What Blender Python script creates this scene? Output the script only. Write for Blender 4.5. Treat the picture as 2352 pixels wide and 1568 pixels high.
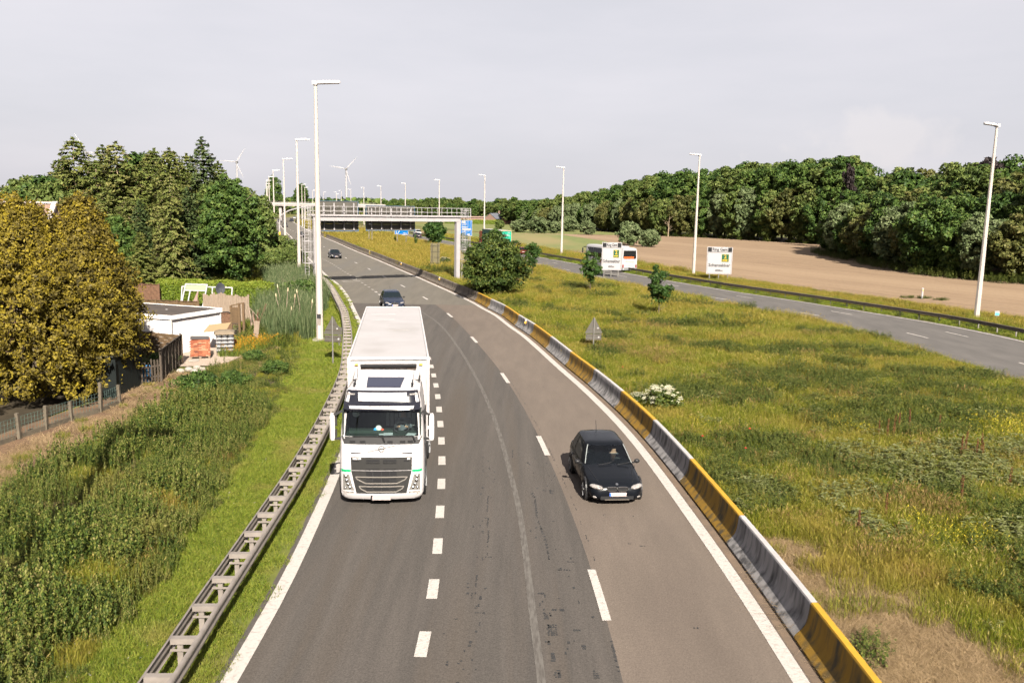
import bpy, bmesh, math, random
import numpy as np
from mathutils import Vector, Matrix, Euler

scene = bpy.context.scene
for o in list(bpy.data.objects):
    bpy.data.objects.remove(o)
PI = math.pi
rad = math.radians
rng = np.random.default_rng(7)
random.seed(7)

# ------------------------------------------------------------------ camera
cam_d = bpy.data.cameras.new('camera')
cam = bpy.data.objects.new('camera', cam_d)
scene.collection.objects.link(cam)
cam_d.sensor_width = 36.0
cam_d.lens = 36.0 * 1910.0 / 2352.0
cam_d.clip_start = 0.1
cam_d.clip_end = 9000.0
PITCH = math.atan(306.3 / 1910.0)
cam.matrix_world = (Matrix.Translation((0, 0, 8.9)) @ Matrix.Rotation(PI / 2 - PITCH, 4, 'X')
                    @ Matrix.Rotation(0.0187, 4, 'Z'))
scene.camera = cam

# ------------------------------------------------------------------ sky and sun
SUN_EL, SUN_LEFT = rad(35.0), rad(13.0)          # shadows run away from the camera and a little to the left
world = bpy.data.worlds.new('World')
scene.world = world
world.use_nodes = True
wt = world.node_tree
wt.nodes.clear()


def N(t, kind, **kw):
    n = t.nodes.new(kind)
    for k, v in kw.items():
        if k.startswith('_'):
            n.inputs[k[1:]].default_value = v
        else:
            setattr(n, k, v)
    return n


sky = N(wt, 'ShaderNodeTexSky', sky_type='NISHITA', sun_disc=False, sun_elevation=SUN_EL,
        sun_rotation=PI - SUN_LEFT, air_density=1.0, dust_density=3.0, ozone_density=1.0)
tc = N(wt, 'ShaderNodeTexCoord')
hsv = N(wt, 'ShaderNodeHueSaturation')
hsv.inputs['Saturation'].default_value = 0.35
wt.links.new(sky.outputs[0], hsv.inputs['Color'])
# thin even veil of high cloud with faint streaks
mp = N(wt, 'ShaderNodeMapping')
mp.inputs['Scale'].default_value = (1.6, 1.6, 7.0)
wt.links.new(tc.outputs['Generated'], mp.inputs['Vector'])
cn = N(wt, 'ShaderNodeTexNoise')
cn.inputs['Scale'].default_value = 1.7
cn.inputs['Detail'].default_value = 6.0
cn.inputs['Roughness'].default_value = 0.55
wt.links.new(mp.outputs[0], cn.inputs['Vector'])
cr = N(wt, 'ShaderNodeValToRGB')
cr.color_ramp.elements[0].position = 0.3
cr.color_ramp.elements[0].color = (0.885, 0.875, 0.945, 1)
cr.color_ramp.elements[1].position = 0.72
cr.color_ramp.elements[1].color = (1.02, 0.985, 1.05, 1)
wt.links.new(cn.outputs[0], cr.inputs[0])
# a small heap of warm cumulus low over the wood on the right
cdir = Vector((0.415, 1.0, 0.0885)).normalized()
sub = N(wt, 'ShaderNodeVectorMath', operation='SUBTRACT')
sub.inputs[1].default_value = cdir
wt.links.new(tc.outputs['Generated'], sub.inputs[0])
mulv = N(wt, 'ShaderNodeVectorMath', operation='MULTIPLY')
mulv.inputs[1].default_value = (9.5, 9.5, 30.0)
wt.links.new(sub.outputs[0], mulv.inputs[0])
ln = N(wt, 'ShaderNodeVectorMath', operation='LENGTH')
wt.links.new(mulv.outputs[0], ln.inputs[0])
cn2 = N(wt, 'ShaderNodeTexNoise')
cn2.inputs['Scale'].default_value = 26.0
cn2.inputs['Detail'].default_value = 5.0
wt.links.new(tc.outputs['Generated'], cn2.inputs['Vector'])
mm = N(wt, 'ShaderNodeMath', operation='MULTIPLY_ADD')
mm.inputs[1].default_value = 2.6
mm.inputs[2].default_value = 0.0
wt.links.new(cn2.outputs[0], mm.inputs[0])
ms = N(wt, 'ShaderNodeMath', operation='SUBTRACT')
wt.links.new(mm.outputs[0], ms.inputs[0])
wt.links.new(ln.outputs['Value'], ms.inputs[1])
mr = N(wt, 'ShaderNodeMapRange')
mr.inputs['From Min'].default_value = 0.35
mr.inputs['From Max'].default_value = 0.95
mr.inputs['To Max'].default_value = 0.55
wt.links.new(ms.outputs[0], mr.inputs['Value'])
mixc = N(wt, 'ShaderNodeMixRGB')
mixc.inputs[2].default_value = (1.12, 1.05, 1.06, 1)
wt.links.new(mr.outputs[0], mixc.inputs[0])
wt.links.new(cr.outputs[0], mixc.inputs[1])
veil = N(wt, 'ShaderNodeVectorMath', operation='SCALE')
veil.inputs['Scale'].default_value = 1.75
wt.links.new(mixc.outputs[0], veil.inputs[0])
mixs = N(wt, 'ShaderNodeMixRGB')
mixs.inputs[0].default_value = 0.93
wt.links.new(hsv.outputs[0], mixs.inputs[1])
wt.links.new(veil.outputs[0], mixs.inputs[2])
bg = N(wt, 'ShaderNodeBackground')
bg.inputs['Strength'].default_value = 0.1
wt.links.new(mixs.outputs[0], bg.inputs['Color'])
wo = N(wt, 'ShaderNodeOutputWorld')
wt.links.new(bg.outputs[0], wo.inputs['Surface'])

sun_d = bpy.data.lights.new('sun', 'SUN')
sun_d.energy = 5.0
sun_d.angle = rad(0.53)
sun_d.color = (1.0, 0.92, 0.80)
sun = bpy.data.objects.new('sun', sun_d)
scene.collection.objects.link(sun)
sdir = Vector((-math.sin(SUN_LEFT) * math.cos(SUN_EL), math.cos(SUN_LEFT) * math.cos(SUN_EL), -math.sin(SUN_EL)))
sun.rotation_euler = sdir.to_track_quat('-Z', 'Y').to_euler()
sun.location = (8, -30, 40)

scene.view_settings.view_transform = 'Standard'
scene.view_settings.look = 'None'
scene.view_settings.exposure = 2.05
scene.view_settings.gamma = 1.0
scene.view_settings.use_curve_mapping = False
scene.render.engine = 'CYCLES'
cy = scene.cycles
cy.use_adaptive_sampling = True
cy.adaptive_threshold = 0.03
cy.max_bounces = 4
cy.use_light_tree = False
world.cycles.sampling_method = 'MANUAL'
world.cycles.sample_map_resolution = 256
cy.diffuse_bounces = 1
cy.glossy_bounces = 2
cy.transmission_bounces = 3
cy.transparent_max_bounces = 6
cy.caustics_reflective = False
cy.caustics_refractive = False

# ------------------------------------------------------------------ materials
MATS = {}


def rgba(c):
    return (c[0], c[1], c[2], 1.0)


def mat(name, c1, c2=None, scale=3.0, detail=6.0, rough=0.8, bump=0.0, bscale=None, metal=0.0, spec=0.2,
        stretch=(1, 1, 1), coords='Object', coat=0.0, lo=0.3, hi=0.7, c3=None, s3=0.3, lo3=.5, hi3=.65, grain=0.0, gscale=22.0, rot=0.0):
    """principled with two colours mixed by noise (a third by a larger noise) and a fine bump"""
    if name in MATS:
        return MATS[name]
    m = bpy.data.materials.new(name)
    m.use_nodes = True
    t = m.node_tree
    b = t.nodes['Principled BSDF']
    b.inputs['Roughness'].default_value = rough
    b.inputs['Metallic'].default_value = metal
    b.inputs['Specular IOR Level'].default_value = spec
    b.inputs['Coat Weight'].default_value = coat
    b.inputs['Base Color'].default_value = rgba(c1)
    vec = None
    if c2 is not None or bump:
        if coords == 'World':
            g = N(t, 'ShaderNodeNewGeometry')
            src = g.outputs['Position']
        else:
            g = N(t, 'ShaderNodeTexCoord')
            src = g.outputs['Object']
        mpn = N(t, 'ShaderNodeMapping')
        if rot:
            mpn.vector_type = 'TEXTURE'
            mpn.inputs['Rotation'].default_value = (0, 0, rot)
            mpn.inputs['Scale'].default_value = tuple(1 / s for s in stretch)
        else:
            mpn.inputs['Scale'].default_value = stretch
        t.links.new(src, mpn.inputs['Vector'])
        vec = mpn.outputs[0]
    if c2 is not None:
        n = N(t, 'ShaderNodeTexNoise', _Scale=scale, _Detail=detail, _Roughness=0.6)
        t.links.new(vec, n.inputs['Vector'])
        r = N(t, 'ShaderNodeValToRGB')
        r.color_ramp.elements[0].position = lo
        r.color_ramp.elements[0].color = rgba(c1)
        r.color_ramp.elements[1].position = hi
        r.color_ramp.elements[1].color = rgba(c2)
        t.links.new(n.outputs[0], r.inputs[0])
        out = r.outputs[0]
        if c3 is not None:
            n3 = N(t, 'ShaderNodeTexNoise', _Scale=s3, _Detail=4.0)
            t.links.new(vec, n3.inputs['Vector'])
            mr3 = N(t, 'ShaderNodeMapRange')
            mr3.inputs['From Min'].default_value = lo3
            mr3.inputs['From Max'].default_value = hi3
            t.links.new(n3.outputs[0], mr3.inputs['Value'])
            mx = N(t, 'ShaderNodeMixRGB')
            mx.inputs[2].default_value = rgba(c3)
            t.links.new(mr3.outputs[0], mx.inputs[0])
            t.links.new(out, mx.inputs[1])
            out = mx.outputs[0]
        if grain:
            ngr = N(t, 'ShaderNodeTexNoise', _Scale=gscale, _Detail=3.0, _Roughness=0.75)
            gsrc = N(t, 'ShaderNodeNewGeometry') if coords == 'World' else None
            t.links.new(gsrc.outputs['Position'] if gsrc else src, ngr.inputs['Vector'])
            mrg = N(t, 'ShaderNodeMapRange')
            mrg.inputs['From Min'].default_value = .25
            mrg.inputs['From Max'].default_value = .75
            mrg.inputs['To Min'].default_value = 1 - grain
            mrg.inputs['To Max'].default_value = 1 + grain
            t.links.new(ngr.outputs[0], mrg.inputs['Value'])
            vmg = N(t, 'ShaderNodeVectorMath', operation='SCALE')
            t.links.new(out, vmg.inputs[0])
            t.links.new(mrg.outputs[0], vmg.inputs['Scale'])
            out = vmg.outputs[0]
        t.links.new(out, b.inputs['Base Color'])
    if bump:
        nb = N(t, 'ShaderNodeTexNoise', _Scale=bscale or scale * 4, _Detail=5.0)
        t.links.new(vec, nb.inputs['Vector'])
        bp = N(t, 'ShaderNodeBump')
        bp.inputs['Strength'].default_value = bump
        bp.inputs['Distance'].default_value = 0.03
        t.links.new(nb.outputs[0], bp.inputs['Height'])
        t.links.new(bp.outputs[0], b.inputs['Normal'])
    MATS[name] = m
    return m


def leafmat(name, cols, trans=0.3, patch=None, pscale=0.12, rough=0.55, plo=.45, phi=.62, bright=0.22):
    """foliage: colour ramp over a per-leaf attribute and a per-instance random; optional second tint by world position"""
    m = bpy.data.materials.new(name)
    m.use_nodes = True
    t = m.node_tree
    t.nodes.clear()
    at = N(t, 'ShaderNodeAttribute', attribute_name='tint')
    oi = N(t, 'ShaderNodeObjectInfo')
    ad = N(t, 'ShaderNodeMath', operation='MULTIPLY_ADD')
    ad.inputs[1].default_value = bright
    t.links.new(oi.outputs['Random'], ad.inputs[0])
    t.links.new(at.outputs['Fac'], ad.inputs[2])
    sb = N(t, 'ShaderNodeMath', operation='SUBTRACT', use_clamp=True)
    sb.inputs[1].default_value = bright / 2
    t.links.new(ad.outputs[0], sb.inputs[0])
    r = N(t, 'ShaderNodeValToRGB')
    els = r.color_ramp.elements
    while len(els) < len(cols):
        els.new(0.5)
    for i, c in enumerate(cols):
        els[i].position = i / (len(cols) - 1)
        els[i].color = rgba(c)
    t.links.new(sb.outputs[0], r.inputs[0])
    out = r.outputs[0]
    if patch is not None:
        g = N(t, 'ShaderNodeNewGeometry')
        n = N(t, 'ShaderNodeTexNoise', _Scale=pscale, _Detail=5.0, _Roughness=0.6)
        t.links.new(g.outputs['Position'], n.inputs['Vector'])
        mr_ = N(t, 'ShaderNodeMapRange')
        mr_.inputs['From Min'].default_value = plo
        mr_.inputs['From Max'].default_value = phi
        mr_.inputs['To Max'].default_value = 0.85
        t.links.new(n.outputs[0], mr_.inputs['Value'])
        mx = N(t, 'ShaderNodeMixRGB')
        mx.inputs[2].default_value = rgba(patch)
        t.links.new(mr_.outputs[0], mx.inputs[0])
        t.links.new(out, mx.inputs[1])
        out = mx.outputs[0]
    d = N(t, 'ShaderNodeBsdfPrincipled')
    d.inputs['Roughness'].default_value = rough
    d.inputs['Specular IOR Level'].default_value = 0.12
    tr = N(t, 'ShaderNodeBsdfTranslucent')
    t.links.new(out, d.inputs['Base Color'])
    t.links.new(out, tr.inputs['Color'])
    ms_ = N(t, 'ShaderNodeMixShader')
    ms_.inputs[0].default_value = trans
    t.links.new(d.outputs[0], ms_.inputs[1])
    t.links.new(tr.outputs[0], ms_.inputs[2])
    o = N(t, 'ShaderNodeOutputMaterial')
    t.links.new(ms_.outputs[0], o.inputs['Surface'])
    MATS[name] = m
    return m


def glassmat(name, tint, gloss=0.1, through=0.8):
    m = bpy.data.materials.new(name)
    m.use_nodes = True
    t = m.node_tree
    t.nodes.clear()
    tr = N(t, 'ShaderNodeBsdfTransparent')
    tr.inputs[0].default_value = rgba(tint)
    gl = N(t, 'ShaderNodeBsdfGlossy')
    gl.inputs['Roughness'].default_value = 0.03
    gl.inputs[0].default_value = (0.9, 0.95, 1.0, 1)
    fr = N(t, 'ShaderNodeFresnel', _IOR=1.45)
    ms_ = N(t, 'ShaderNodeMixShader')
    t.links.new(fr.outputs[0], ms_.inputs[0])
    t.links.new(tr.outputs[0], ms_.inputs[1])
    t.links.new(gl.outputs[0], ms_.inputs[2])
    o = N(t, 'ShaderNodeOutputMaterial')
    t.links.new(ms_.outputs[0], o.inputs['Surface'])
    MATS[name] = m
    return m


# ------------------------------------------------------------------ object helpers
COL = scene.collection


class MB:
    """collects geometry for one mesh"""

    def __init__(self):
        self.v, self.f, self.m = [], [], []

    def add(self, vs, fs, mi=0):
        n = len(self.v)
        self.v += [tuple(p) for p in vs]
        self.f += [tuple(i + n for i in f) for f in fs]
        self.m += [mi] * len(fs)
        return self

    def box(self, c, s, mi=0, rz=0.0, rx=0.0, ry=0.0, taper=1.0):
        hx, hy, hz = s[0] / 2, s[1] / 2, s[2] / 2
        M = Euler((rx, ry, rz)).to_matrix()
        vs = []
        for z in (-1, 1):
            k = 1.0 if z < 0 else taper
            for x, y in ((-1, -1), (1, -1), (1, 1), (-1, 1)):
                vs.append(tuple(Vector(c) + M @ Vector((x * hx * k, y * hy * k, z * hz))))
        return self.add(vs, [(3, 2, 1, 0), (4, 5, 6, 7), (0, 1, 5, 4), (1, 2, 6, 5), (2, 3, 7, 6), (3, 0, 4, 7)], mi)

    def bar(self, a, b, w, h=None, mi=0):
        a, b = Vector(a), Vector(b)
        h = h or w
        d = (b - a).normalized()
        up = Vector((0, 0, 1)) if abs(d.z) < 0.95 else Vector((0, 1, 0))
        s = d.cross(up).normalized()
        u = s.cross(d)
        vs = []
        for p in (a, b):
            for i, j in ((-1, -1), (1, -1), (1, 1), (-1, 1)):
                vs.append(p + s * (i * w / 2) + u * (j * h / 2))
        return self.add(vs, [(0, 1, 2, 3), (7, 6, 5, 4), (0, 4, 5, 1), (1, 5, 6, 2), (2, 6, 7, 3), (3, 7, 4, 0)], mi)

    def tube(self, pts, r, n=8, mi=0, cap=True):
        pts = [Vector(p) for p in pts]
        rs = r if isinstance(r, (list, tuple)) else [r] * len(pts)
        vs, fs = [], []
        for i, p in enumerate(pts):
            d = (pts[min(i + 1, len(pts) - 1)] - pts[max(i - 1, 0)]).normalized()
            up = Vector((0, 0, 1)) if abs(d.z) < 0.9 else Vector((1, 0, 0))
            s = d.cross(up).normalized()
            u = s.cross(d)
            for k in range(n):
                a = 2 * PI * (k + .5) / n
                vs.append(p + s * math.cos(a) * rs[i] + u * math.sin(a) * rs[i])
        for i in range(len(pts) - 1):
            for k in range(n):
                a, b = i * n + k, i * n + (k + 1) % n
                fs.append((a, a + n, b + n, b))
        if cap:
            fs.append(tuple(range(n)))
            fs.append(tuple(reversed(range((len(pts) - 1) * n, len(pts) * n))))
        return self.add(vs, fs, mi)

    def rings(self, rings, mi=0, cap0=True, cap1=True, skip=None):
        n = len(rings[0])
        vs = [p for r in rings for p in r]
        fs = []
        for i in range(len(rings) - 1):
            for k in range(n):
                if skip and skip(i, k):
                    continue
                a, b = i * n + k, i * n + (k + 1) % n
                fs.append((a, b, b + n, a + n))
        if cap0:
            fs.append(tuple(reversed(range(n))))
        if cap1:
            fs.append(tuple(range((len(rings) - 1) * n, len(rings) * n)))
        return self.add(vs, fs, mi)

    def grid(self, P, mi=0, flip=False):
        r, c = len(P), len(P[0])
        vs = [p for row in P for p in row]
        fs = []
        for i in range(r - 1):
            for j in range(c - 1):
                q = (i * c + j, i * c + j + 1, (i + 1) * c + j + 1, (i + 1) * c + j)
                fs.append(tuple(reversed(q)) if flip else q)
        return self.add(vs, fs, mi)

    def poly(self, pts, mi=0):
        return self.add(pts, [tuple(range(len(pts)))], mi)

    def prism(self, pts, d, mi=0):
        """polygon pts extruded by vector d"""
        n = len(pts)
        q = [Vector(p) + Vector(d) for p in pts]
        fs = [tuple(range(n)), tuple(reversed(range(n, 2 * n)))]
        fs += [(i, i + n, (i + 1) % n + n, (i + 1) % n) for i in range(n)]
        return self.add(list(pts) + q, fs, mi)

    def ellipsoid(self, c, r, nu=14, nv=8, mi=0):
        R = []
        for j in range(1, nv):
            a = PI * j / nv - PI / 2
            R.append([(c[0] + r[0] * math.cos(a) * math.cos(2 * PI * k / nu),
                       c[1] + r[1] * math.cos(a) * math.sin(2 * PI * k / nu),
                       c[2] + r[2] * math.sin(a)) for k in range(nu)])
        return self.rings(R, mi)

    def disc(self, c, axis, r, th, n=20, mi=0):
        c, axis = Vector(c), Vector(axis).normalized()
        return self.tube([c - axis * th / 2, c + axis * th / 2], r, n, mi)

    def mesh(self, name, mats, smooth=False, sharp=35):
        me = bpy.data.meshes.new(name)
        me.from_pydata(self.v, [], self.f)
        for m_ in (mats if isinstance(mats, (list, tuple)) else [mats]):
            me.materials.append(m_)
        if any(self.m):
            me.polygons.foreach_set('material_index', self.m)
        bm = bmesh.new()
        bm.from_mesh(me)
        bmesh.ops.recalc_face_normals(bm, faces=bm.faces)
        bm.to_mesh(me)
        bm.free()
        if smooth:
            me.polygons.foreach_set('use_smooth', [True] * len(me.polygons))
            me.set_sharp_from_angle(angle=rad(sharp))
        me.update()
        return me

    def build(self, name, mats, parent=None, smooth=False, sharp=35):
        return obj(name, self.mesh(name, mats, smooth, sharp), parent)


def obj(name, me, parent=None, loc=None, rz=0.0):
    o = bpy.data.objects.new(name, me)
    COL.objects.link(o)
    if parent is not None:
        o.parent = parent
    if loc is not None:
        o.location = loc
    if rz:
        o.rotation_euler = (0, 0, rz)
    return o


def tag(o, label=None, cat=None, group=None, kind=None):
    for k, v in (('label', label), ('category', cat), ('group', group), ('kind', kind)):
        if v:
            o[k] = v
    return o


def thing(name, label, cat, loc=(0, 0, 0), rz=0.0, group=None):
    o = obj(name, None, None, loc, rz)
    o.empty_display_size = 0.3
    return tag(o, label, cat, group)


def struct(name, mb, m, z=None, **kw):
    o = mb.build(name, m, None, **kw)
    return tag(o, kind='structure')


def copy_tree(root, loc, rz=0.0, label=None, scale=None, group=None):
    r = root.copy()
    COL.objects.link(r)
    r.location = loc
    r.rotation_euler = (0, 0, rz)
    if scale is not None:
        r.scale = scale if isinstance(scale, tuple) else (scale,) * 3
    if label:
        r['label'] = label
    if group:
        r['group'] = group
    for ch in list(root.children):
        c = ch.copy()
        COL.objects.link(c)
        c.parent = r
        for gch in list(ch.children):
            d = gch.copy()
            COL.objects.link(d)
            d.parent = c
    return r


_txt = {}


def text_mb(mb, s, size, origin, right, up, mi=0, off=0.0, width=None, align='CENTER'):
    """adds lettering as flat faces lying in the plane (right, up) at origin"""
    key = (s, align)
    if key not in _txt:
        cu = bpy.data.curves.new('lettering', 'FONT')
        cu.body = s
        cu.align_x = align
        cu.align_y = 'CENTER'
        cu.resolution_u = 2
        cu.offset = 0.022
        to = bpy.data.objects.new('lettering', cu)
        COL.objects.link(to)
        dg = bpy.context.evaluated_depsgraph_get()
        me = bpy.data.meshes.new_from_object(to.evaluated_get(dg))
        vs = [tuple(v.co) for v in me.vertices]
        fs = [tuple(p.vertices) for p in me.polygons]
        bpy.data.objects.remove(to)
        bpy.data.curves.remove(cu)
        bpy.data.meshes.remove(me)
        _txt[key] = (vs, fs)
    vs, fs = _txt[key]
    right, up = Vector(right).normalized(), Vector(up).normalized()
    nrm = right.cross(up)
    xs = [v[0] for v in vs]
    sx = size
    if width:
        sx = width / max(1e-6, max(xs) - min(xs))
    P = [Vector(origin) + right * (v[0] * sx) + up * (v[1] * size) + nrm * off for v in vs]
    return mb.add(P, fs, mi)


# ------------------------------------------------------------------ curves on the ground
def spline(pts, step=1.0):
    """Catmull-Rom through 2-D points, resampled about every `step` metres"""
    P = [np.array(p, float) for p in pts]
    P = [2 * P[0] - P[1]] + P + [2 * P[-1] - P[-2]]
    out = []
    for i in range(1, len(P) - 2):
        p0, p1, p2, p3 = P[i - 1], P[i], P[i + 1], P[i + 2]
        d0, d1, d2 = [max(1e-3, np.linalg.norm(b - a) ** .5) for a, b in ((p0, p1), (p1, p2), (p2, p3))]
        m1 = (p1 - p0) / d0 - (p2 - p0) / (d0 + d1) + (p2 - p1) / d1
        m2 = (p2 - p1) / d1 - (p3 - p1) / (d1 + d2) + (p3 - p2) / d2
        m1, m2 = m1 * d1, m2 * d1
        n = max(2, int(np.linalg.norm(p2 - p1) / step) + 1)
        for k in range(n):
            t = k / n
            out.append((2 * t ** 3 - 3 * t ** 2 + 1) * p1 + (t ** 3 - 2 * t ** 2 + t) * m1
                       + (-2 * t ** 3 + 3 * t ** 2) * p2 + (t ** 3 - t ** 2) * m2)
    out.append(P[-2])
    return np.array(out)


def normals(c):
    d = np.gradient(c, axis=0)
    d /= np.linalg.norm(d, axis=1)[:, None]
    return np.stack([d[:, 1], -d[:, 0]], 1)           # points to the right of travel (+y travel -> +x)


def offset(c, w):
    return c + normals(c) * w


def at_y(c, y):
    return np.array([np.interp(y, c[:, 1], c[:, 0]), y])


def strip(mb, a, b, z, mi=0):
    n = min(len(a), len(b))
    P = [[(a[i][0], a[i][1], z) for i in range(n)], [(b[i][0], b[i][1], z) for i in range(n)]]
    return mb.grid(P, mi, True)


def cut(c, y0, y1):
    return c[(c[:, 1] >= y0) & (c[:, 1] <= y1)]


def resample_y(c, ys):
    return np.stack([np.interp(ys, c[:, 1], c[:, 0]), ys], 1)


LEFT = spline([(-5.2, -60), (-5.2, 0), (-5.2, 14.4), (-5.28, 18.5), (-5.55, 23), (-5.85, 27), (-6.9, 38), (-8.9, 50),
               (-10.95, 60), (-13.4, 70), (-16.7, 83), (-20.2, 95), (-22.5, 101.7), (-29.5, 124), (-40, 158),
               (-52, 198), (-61, 229), (-70, 258), (-82, 298), (-100.6, 360), (-117.6, 417), (-128, 454), (-139, 499),
               (-148, 545), (-154, 600), (-155, 680), (-150, 780), (-140, 900)], 1.5)
TOE = spline([(6.15, -60), (6.15, 0), (6.1, 14.8), (5.9, 21.4), (5.2, 32.3), (4.2, 40), (3.05, 46.9), (2.15, 52.6),
              (1.22, 58.1), (.16, 63.1), (-.94, 68.9), (-2.27, 73.9), (-3.68, 79.4), (-10, 100), (-17, 121.9),
              (-22.7, 139.8), (-28.9, 158.6), (-33.4, 172.5), (-43.3, 203.8), (-61, 258), (-73, 297), (-92, 359),
              (-109, 416), (-119, 454), (-130, 499), (-138, 545), (-144, 600), (-145, 680), (-140, 780), (-130, 900)], 1.5)
DASH = [(2.25, 6.0), (2.15, 18.35), (1.25, 30.63), (-.33, 43.2), (-2.58, 55.9), (-5.22, 68.6), (-8.58, 81.2),
        (-12.4, 93.3), (-16.4, 105.4), (-20.4, 117.7), (-24.55, 129.9), (-28.5, 141.7), (-32.6, 154), (-36.7, 166.3),
        (-40.4, 178)]
BLOCK = spline([(-1.72, 0), (-1.72, 13.4), (-1.75, 18.4), (-2.03, 23.4), (-2.42, 28.6), (-2.95, 33.9), (-3.87, 41.6),
                (-5.7, 53), (-8.9, 68), (-14.84, 88.1), (-18.06, 97.9), (-22.73, 112), (-28.14, 128.3), (-31.4, 137.7),
                (-40, 163)], .25)
RFAR = spline([(38.6, 20), (38.4, 40), (37.3, 58), (35.98, 67), (34, 72.8), (31.65, 78.8), (28.2, 87), (25.3, 93.2),
               (20.6, 105.4), (18.5, 111.3), (15.7, 120), (10.1, 137.5), (5.4, 152), (-.5, 170), (-11, 201), (-25.5, 244),
               (-41, 286), (-56.5, 332), (-70, 370), (-85, 418), (-98, 460), (-110, 510), (-118, 560), (-122, 640),
               (-120, 720), (-110, 860)], 1.5)
RAIL = spline([(-5.8, -20), (-5.8, 13.1), (-5.93, 15.5), (-6.06, 18.1), (-6.23, 21.6), (-6.45, 25.5), (-7.0, 31.8),
               (-8.1, 41), (-9.54, 48.8), (-10.63, 54.3), (-11.7, 59.2), (-13.04, 65), (-14.8, 71.6), (-17.3, 80.8),
               (-20, 90.2), (-22.6, 98), (-27, 112), (-33, 130), (-45.5, 165), (-57.5, 203), (-68, 236), (-81.5, 280),
               (-104, 360), (-122.5, 425), (-145, 499)], .25)

# ================================================================== SETTING
M_ground = mat('ground_grass', (.030, .040, .010), (.075, .078, .018), scale=.35, detail=8, rough=.95, coords='World',
               c3=(.10, .085, .022), s3=.03, lo3=.45, hi3=.62)
M_meadow = mat('meadow_soil', (.020, .026, .008), (.055, .056, .014), scale=1.4, detail=8, rough=.95, coords='World',
               c3=(.085, .072, .020), s3=.09, lo3=.42, hi3=.62)
M_verge = mat('verge_turf', (.050, .060, .012), (.085, .090, .018), scale=2.5, detail=8, rough=.95, coords='World',
              c3=(.085, .075, .022), s3=.25, lo3=.5, hi3=.68)
M_soil = mat('bare_soil', (.060, .034, .021), (.105, .066, .038), scale=1.2, detail=9, rough=.98, coords='World', bump=.6,
             bscale=9)
M_crop = mat('crop_field', (.062, .078, .024), (.095, .105, .032), scale=.5, detail=8, rough=.95, coords='World',
             stretch=(1, .3, 1), c3=(.125, .105, .045), s3=.02, lo3=.5, hi3=.6)
M_asph_far = mat('old_asphalt', (.062, .056, .047), (.085, .075, .062), scale=.6, detail=9, rough=.92, coords='World',
                 stretch=(2.2, .25, 1), c3=(.070, .064, .056), s3=.15, bump=.25, bscale=60, grain=.18)
M_asph_lane = mat('worn_lane_asphalt', (.037, .033, .030), (.055, .048, .043), scale=1.1, detail=9, rough=.9,
                  coords='World', stretch=(2.0, .10, 1), c3=(.047, .0395, .0335), s3=.5, bump=.35, bscale=55, grain=.34)
M_asph_right = mat('pale_lane_asphalt', (.070, .0565, .0470), (.087, .070, .0575), scale=1.3, detail=9, rough=.92,
                   coords='World', stretch=(1.2, .2, 1), c3=(.066, .053, .044), s3=.22, bump=.3, bscale=55, grain=.22)
M_asph_opp = mat('grey_asphalt', (.050, .0465, .044), (.074, .068, .064), scale=.5, detail=9, rough=.9, coords='World',
                 stretch=(1.6, .5, 1), bump=.2, bscale=50)
M_paint = mat('road_paint', (.26, .24, .225), (.165, .15, .138), scale=9, detail=8, rough=.75, coords='World', lo=.52,
              hi=.74, bump=.5, bscale=16)
M_paint_worn = mat('worn_road_paint', (.19, .175, .16), (.10, .09, .08), scale=14, detail=6, rough=.8, coords='World',
                   lo=.45, hi=.65)
M_ghost = mat('ground_off_marking', (.074, .068, .062), (.046, .041, .037), scale=7, detail=8, rough=.9, coords='World',
              stretch=(2, .35, 1), lo=.40, hi=.62)
M_tar = mat('crack_sealing_tar', (.014, .014, .015), (.030, .029, .028), scale=9, rough=.55, coords='World')
M_gutter = mat('concrete_gutter', (.105, .074, .052), (.065, .05, .038), scale=2.5, detail=8, rough=.95, coords='World')

gm = MB()
gm.grid([[(x, y, -0.05) for x in np.linspace(-3000, 3000, 25)] for y in np.linspace(-400, 5600, 25)])
struct('ground', gm, M_ground)


def pave(name, a, b, z, m, y0, y1, step=2.0, cat=None):
    ys = np.arange(y0, y1 + .01, step)
    mb = MB()
    strip(mb, resample_y(a, ys), resample_y(b, ys), z)
    return struct(name, mb, m)


EDGE_R = offset(TOE, -.42)
LEFT_OUT = offset(LEFT, -.28)
SHOULDER = offset(RAIL, .35)
# median, verge
pave('median_soil', offset(TOE, .4), offset(RFAR, -10.3), -0.012, M_meadow, -40, 520, 3)
pave('verge_soil', offset(LEFT, -6.0), LEFT, -0.014, M_verge, -40, 420, 3)
# carriageway that comes towards the overpass
road = pave('road', LEFT_OUT, offset(TOE, -.02), 0.004, M_asph_far, -50, 895, 2.5)
dcurve = spline([(2.3, -60)] + DASH + [(-56, 226), (-80, 298), (-118, 420)], 1.0)
lane_left = pave('lane_surface', LEFT_OUT, dcurve, 0.008, M_asph_lane, -50, 76.5, 1.5)
lane_right = pave('lane_surface', dcurve, offset(TOE, -.22), 0.0075, M_asph_right, -50, 76.5, 1.5)
pave('gutter', offset(TOE, -.22), offset(TOE, .1), 0.012, M_gutter, -50, 300, 1.5)
sh = MB()
ys = np.arange(104, 500, 3.0)
strip(sh, resample_y(SHOULDER, ys), resample_y(LEFT_OUT, ys), 0.002)
struct('hard_shoulder', sh, M_asph_far)
# opposite carriageway
opp = pave('opposite_road', offset(RFAR, -10.2), offset(RFAR, .45), 0.004, M_asph_opp, 20, 858, 2.5)

# painted markings are children of the road they lie on
def mark(name, parent, mb, m):
    return mb.build(name, m, parent)


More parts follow.
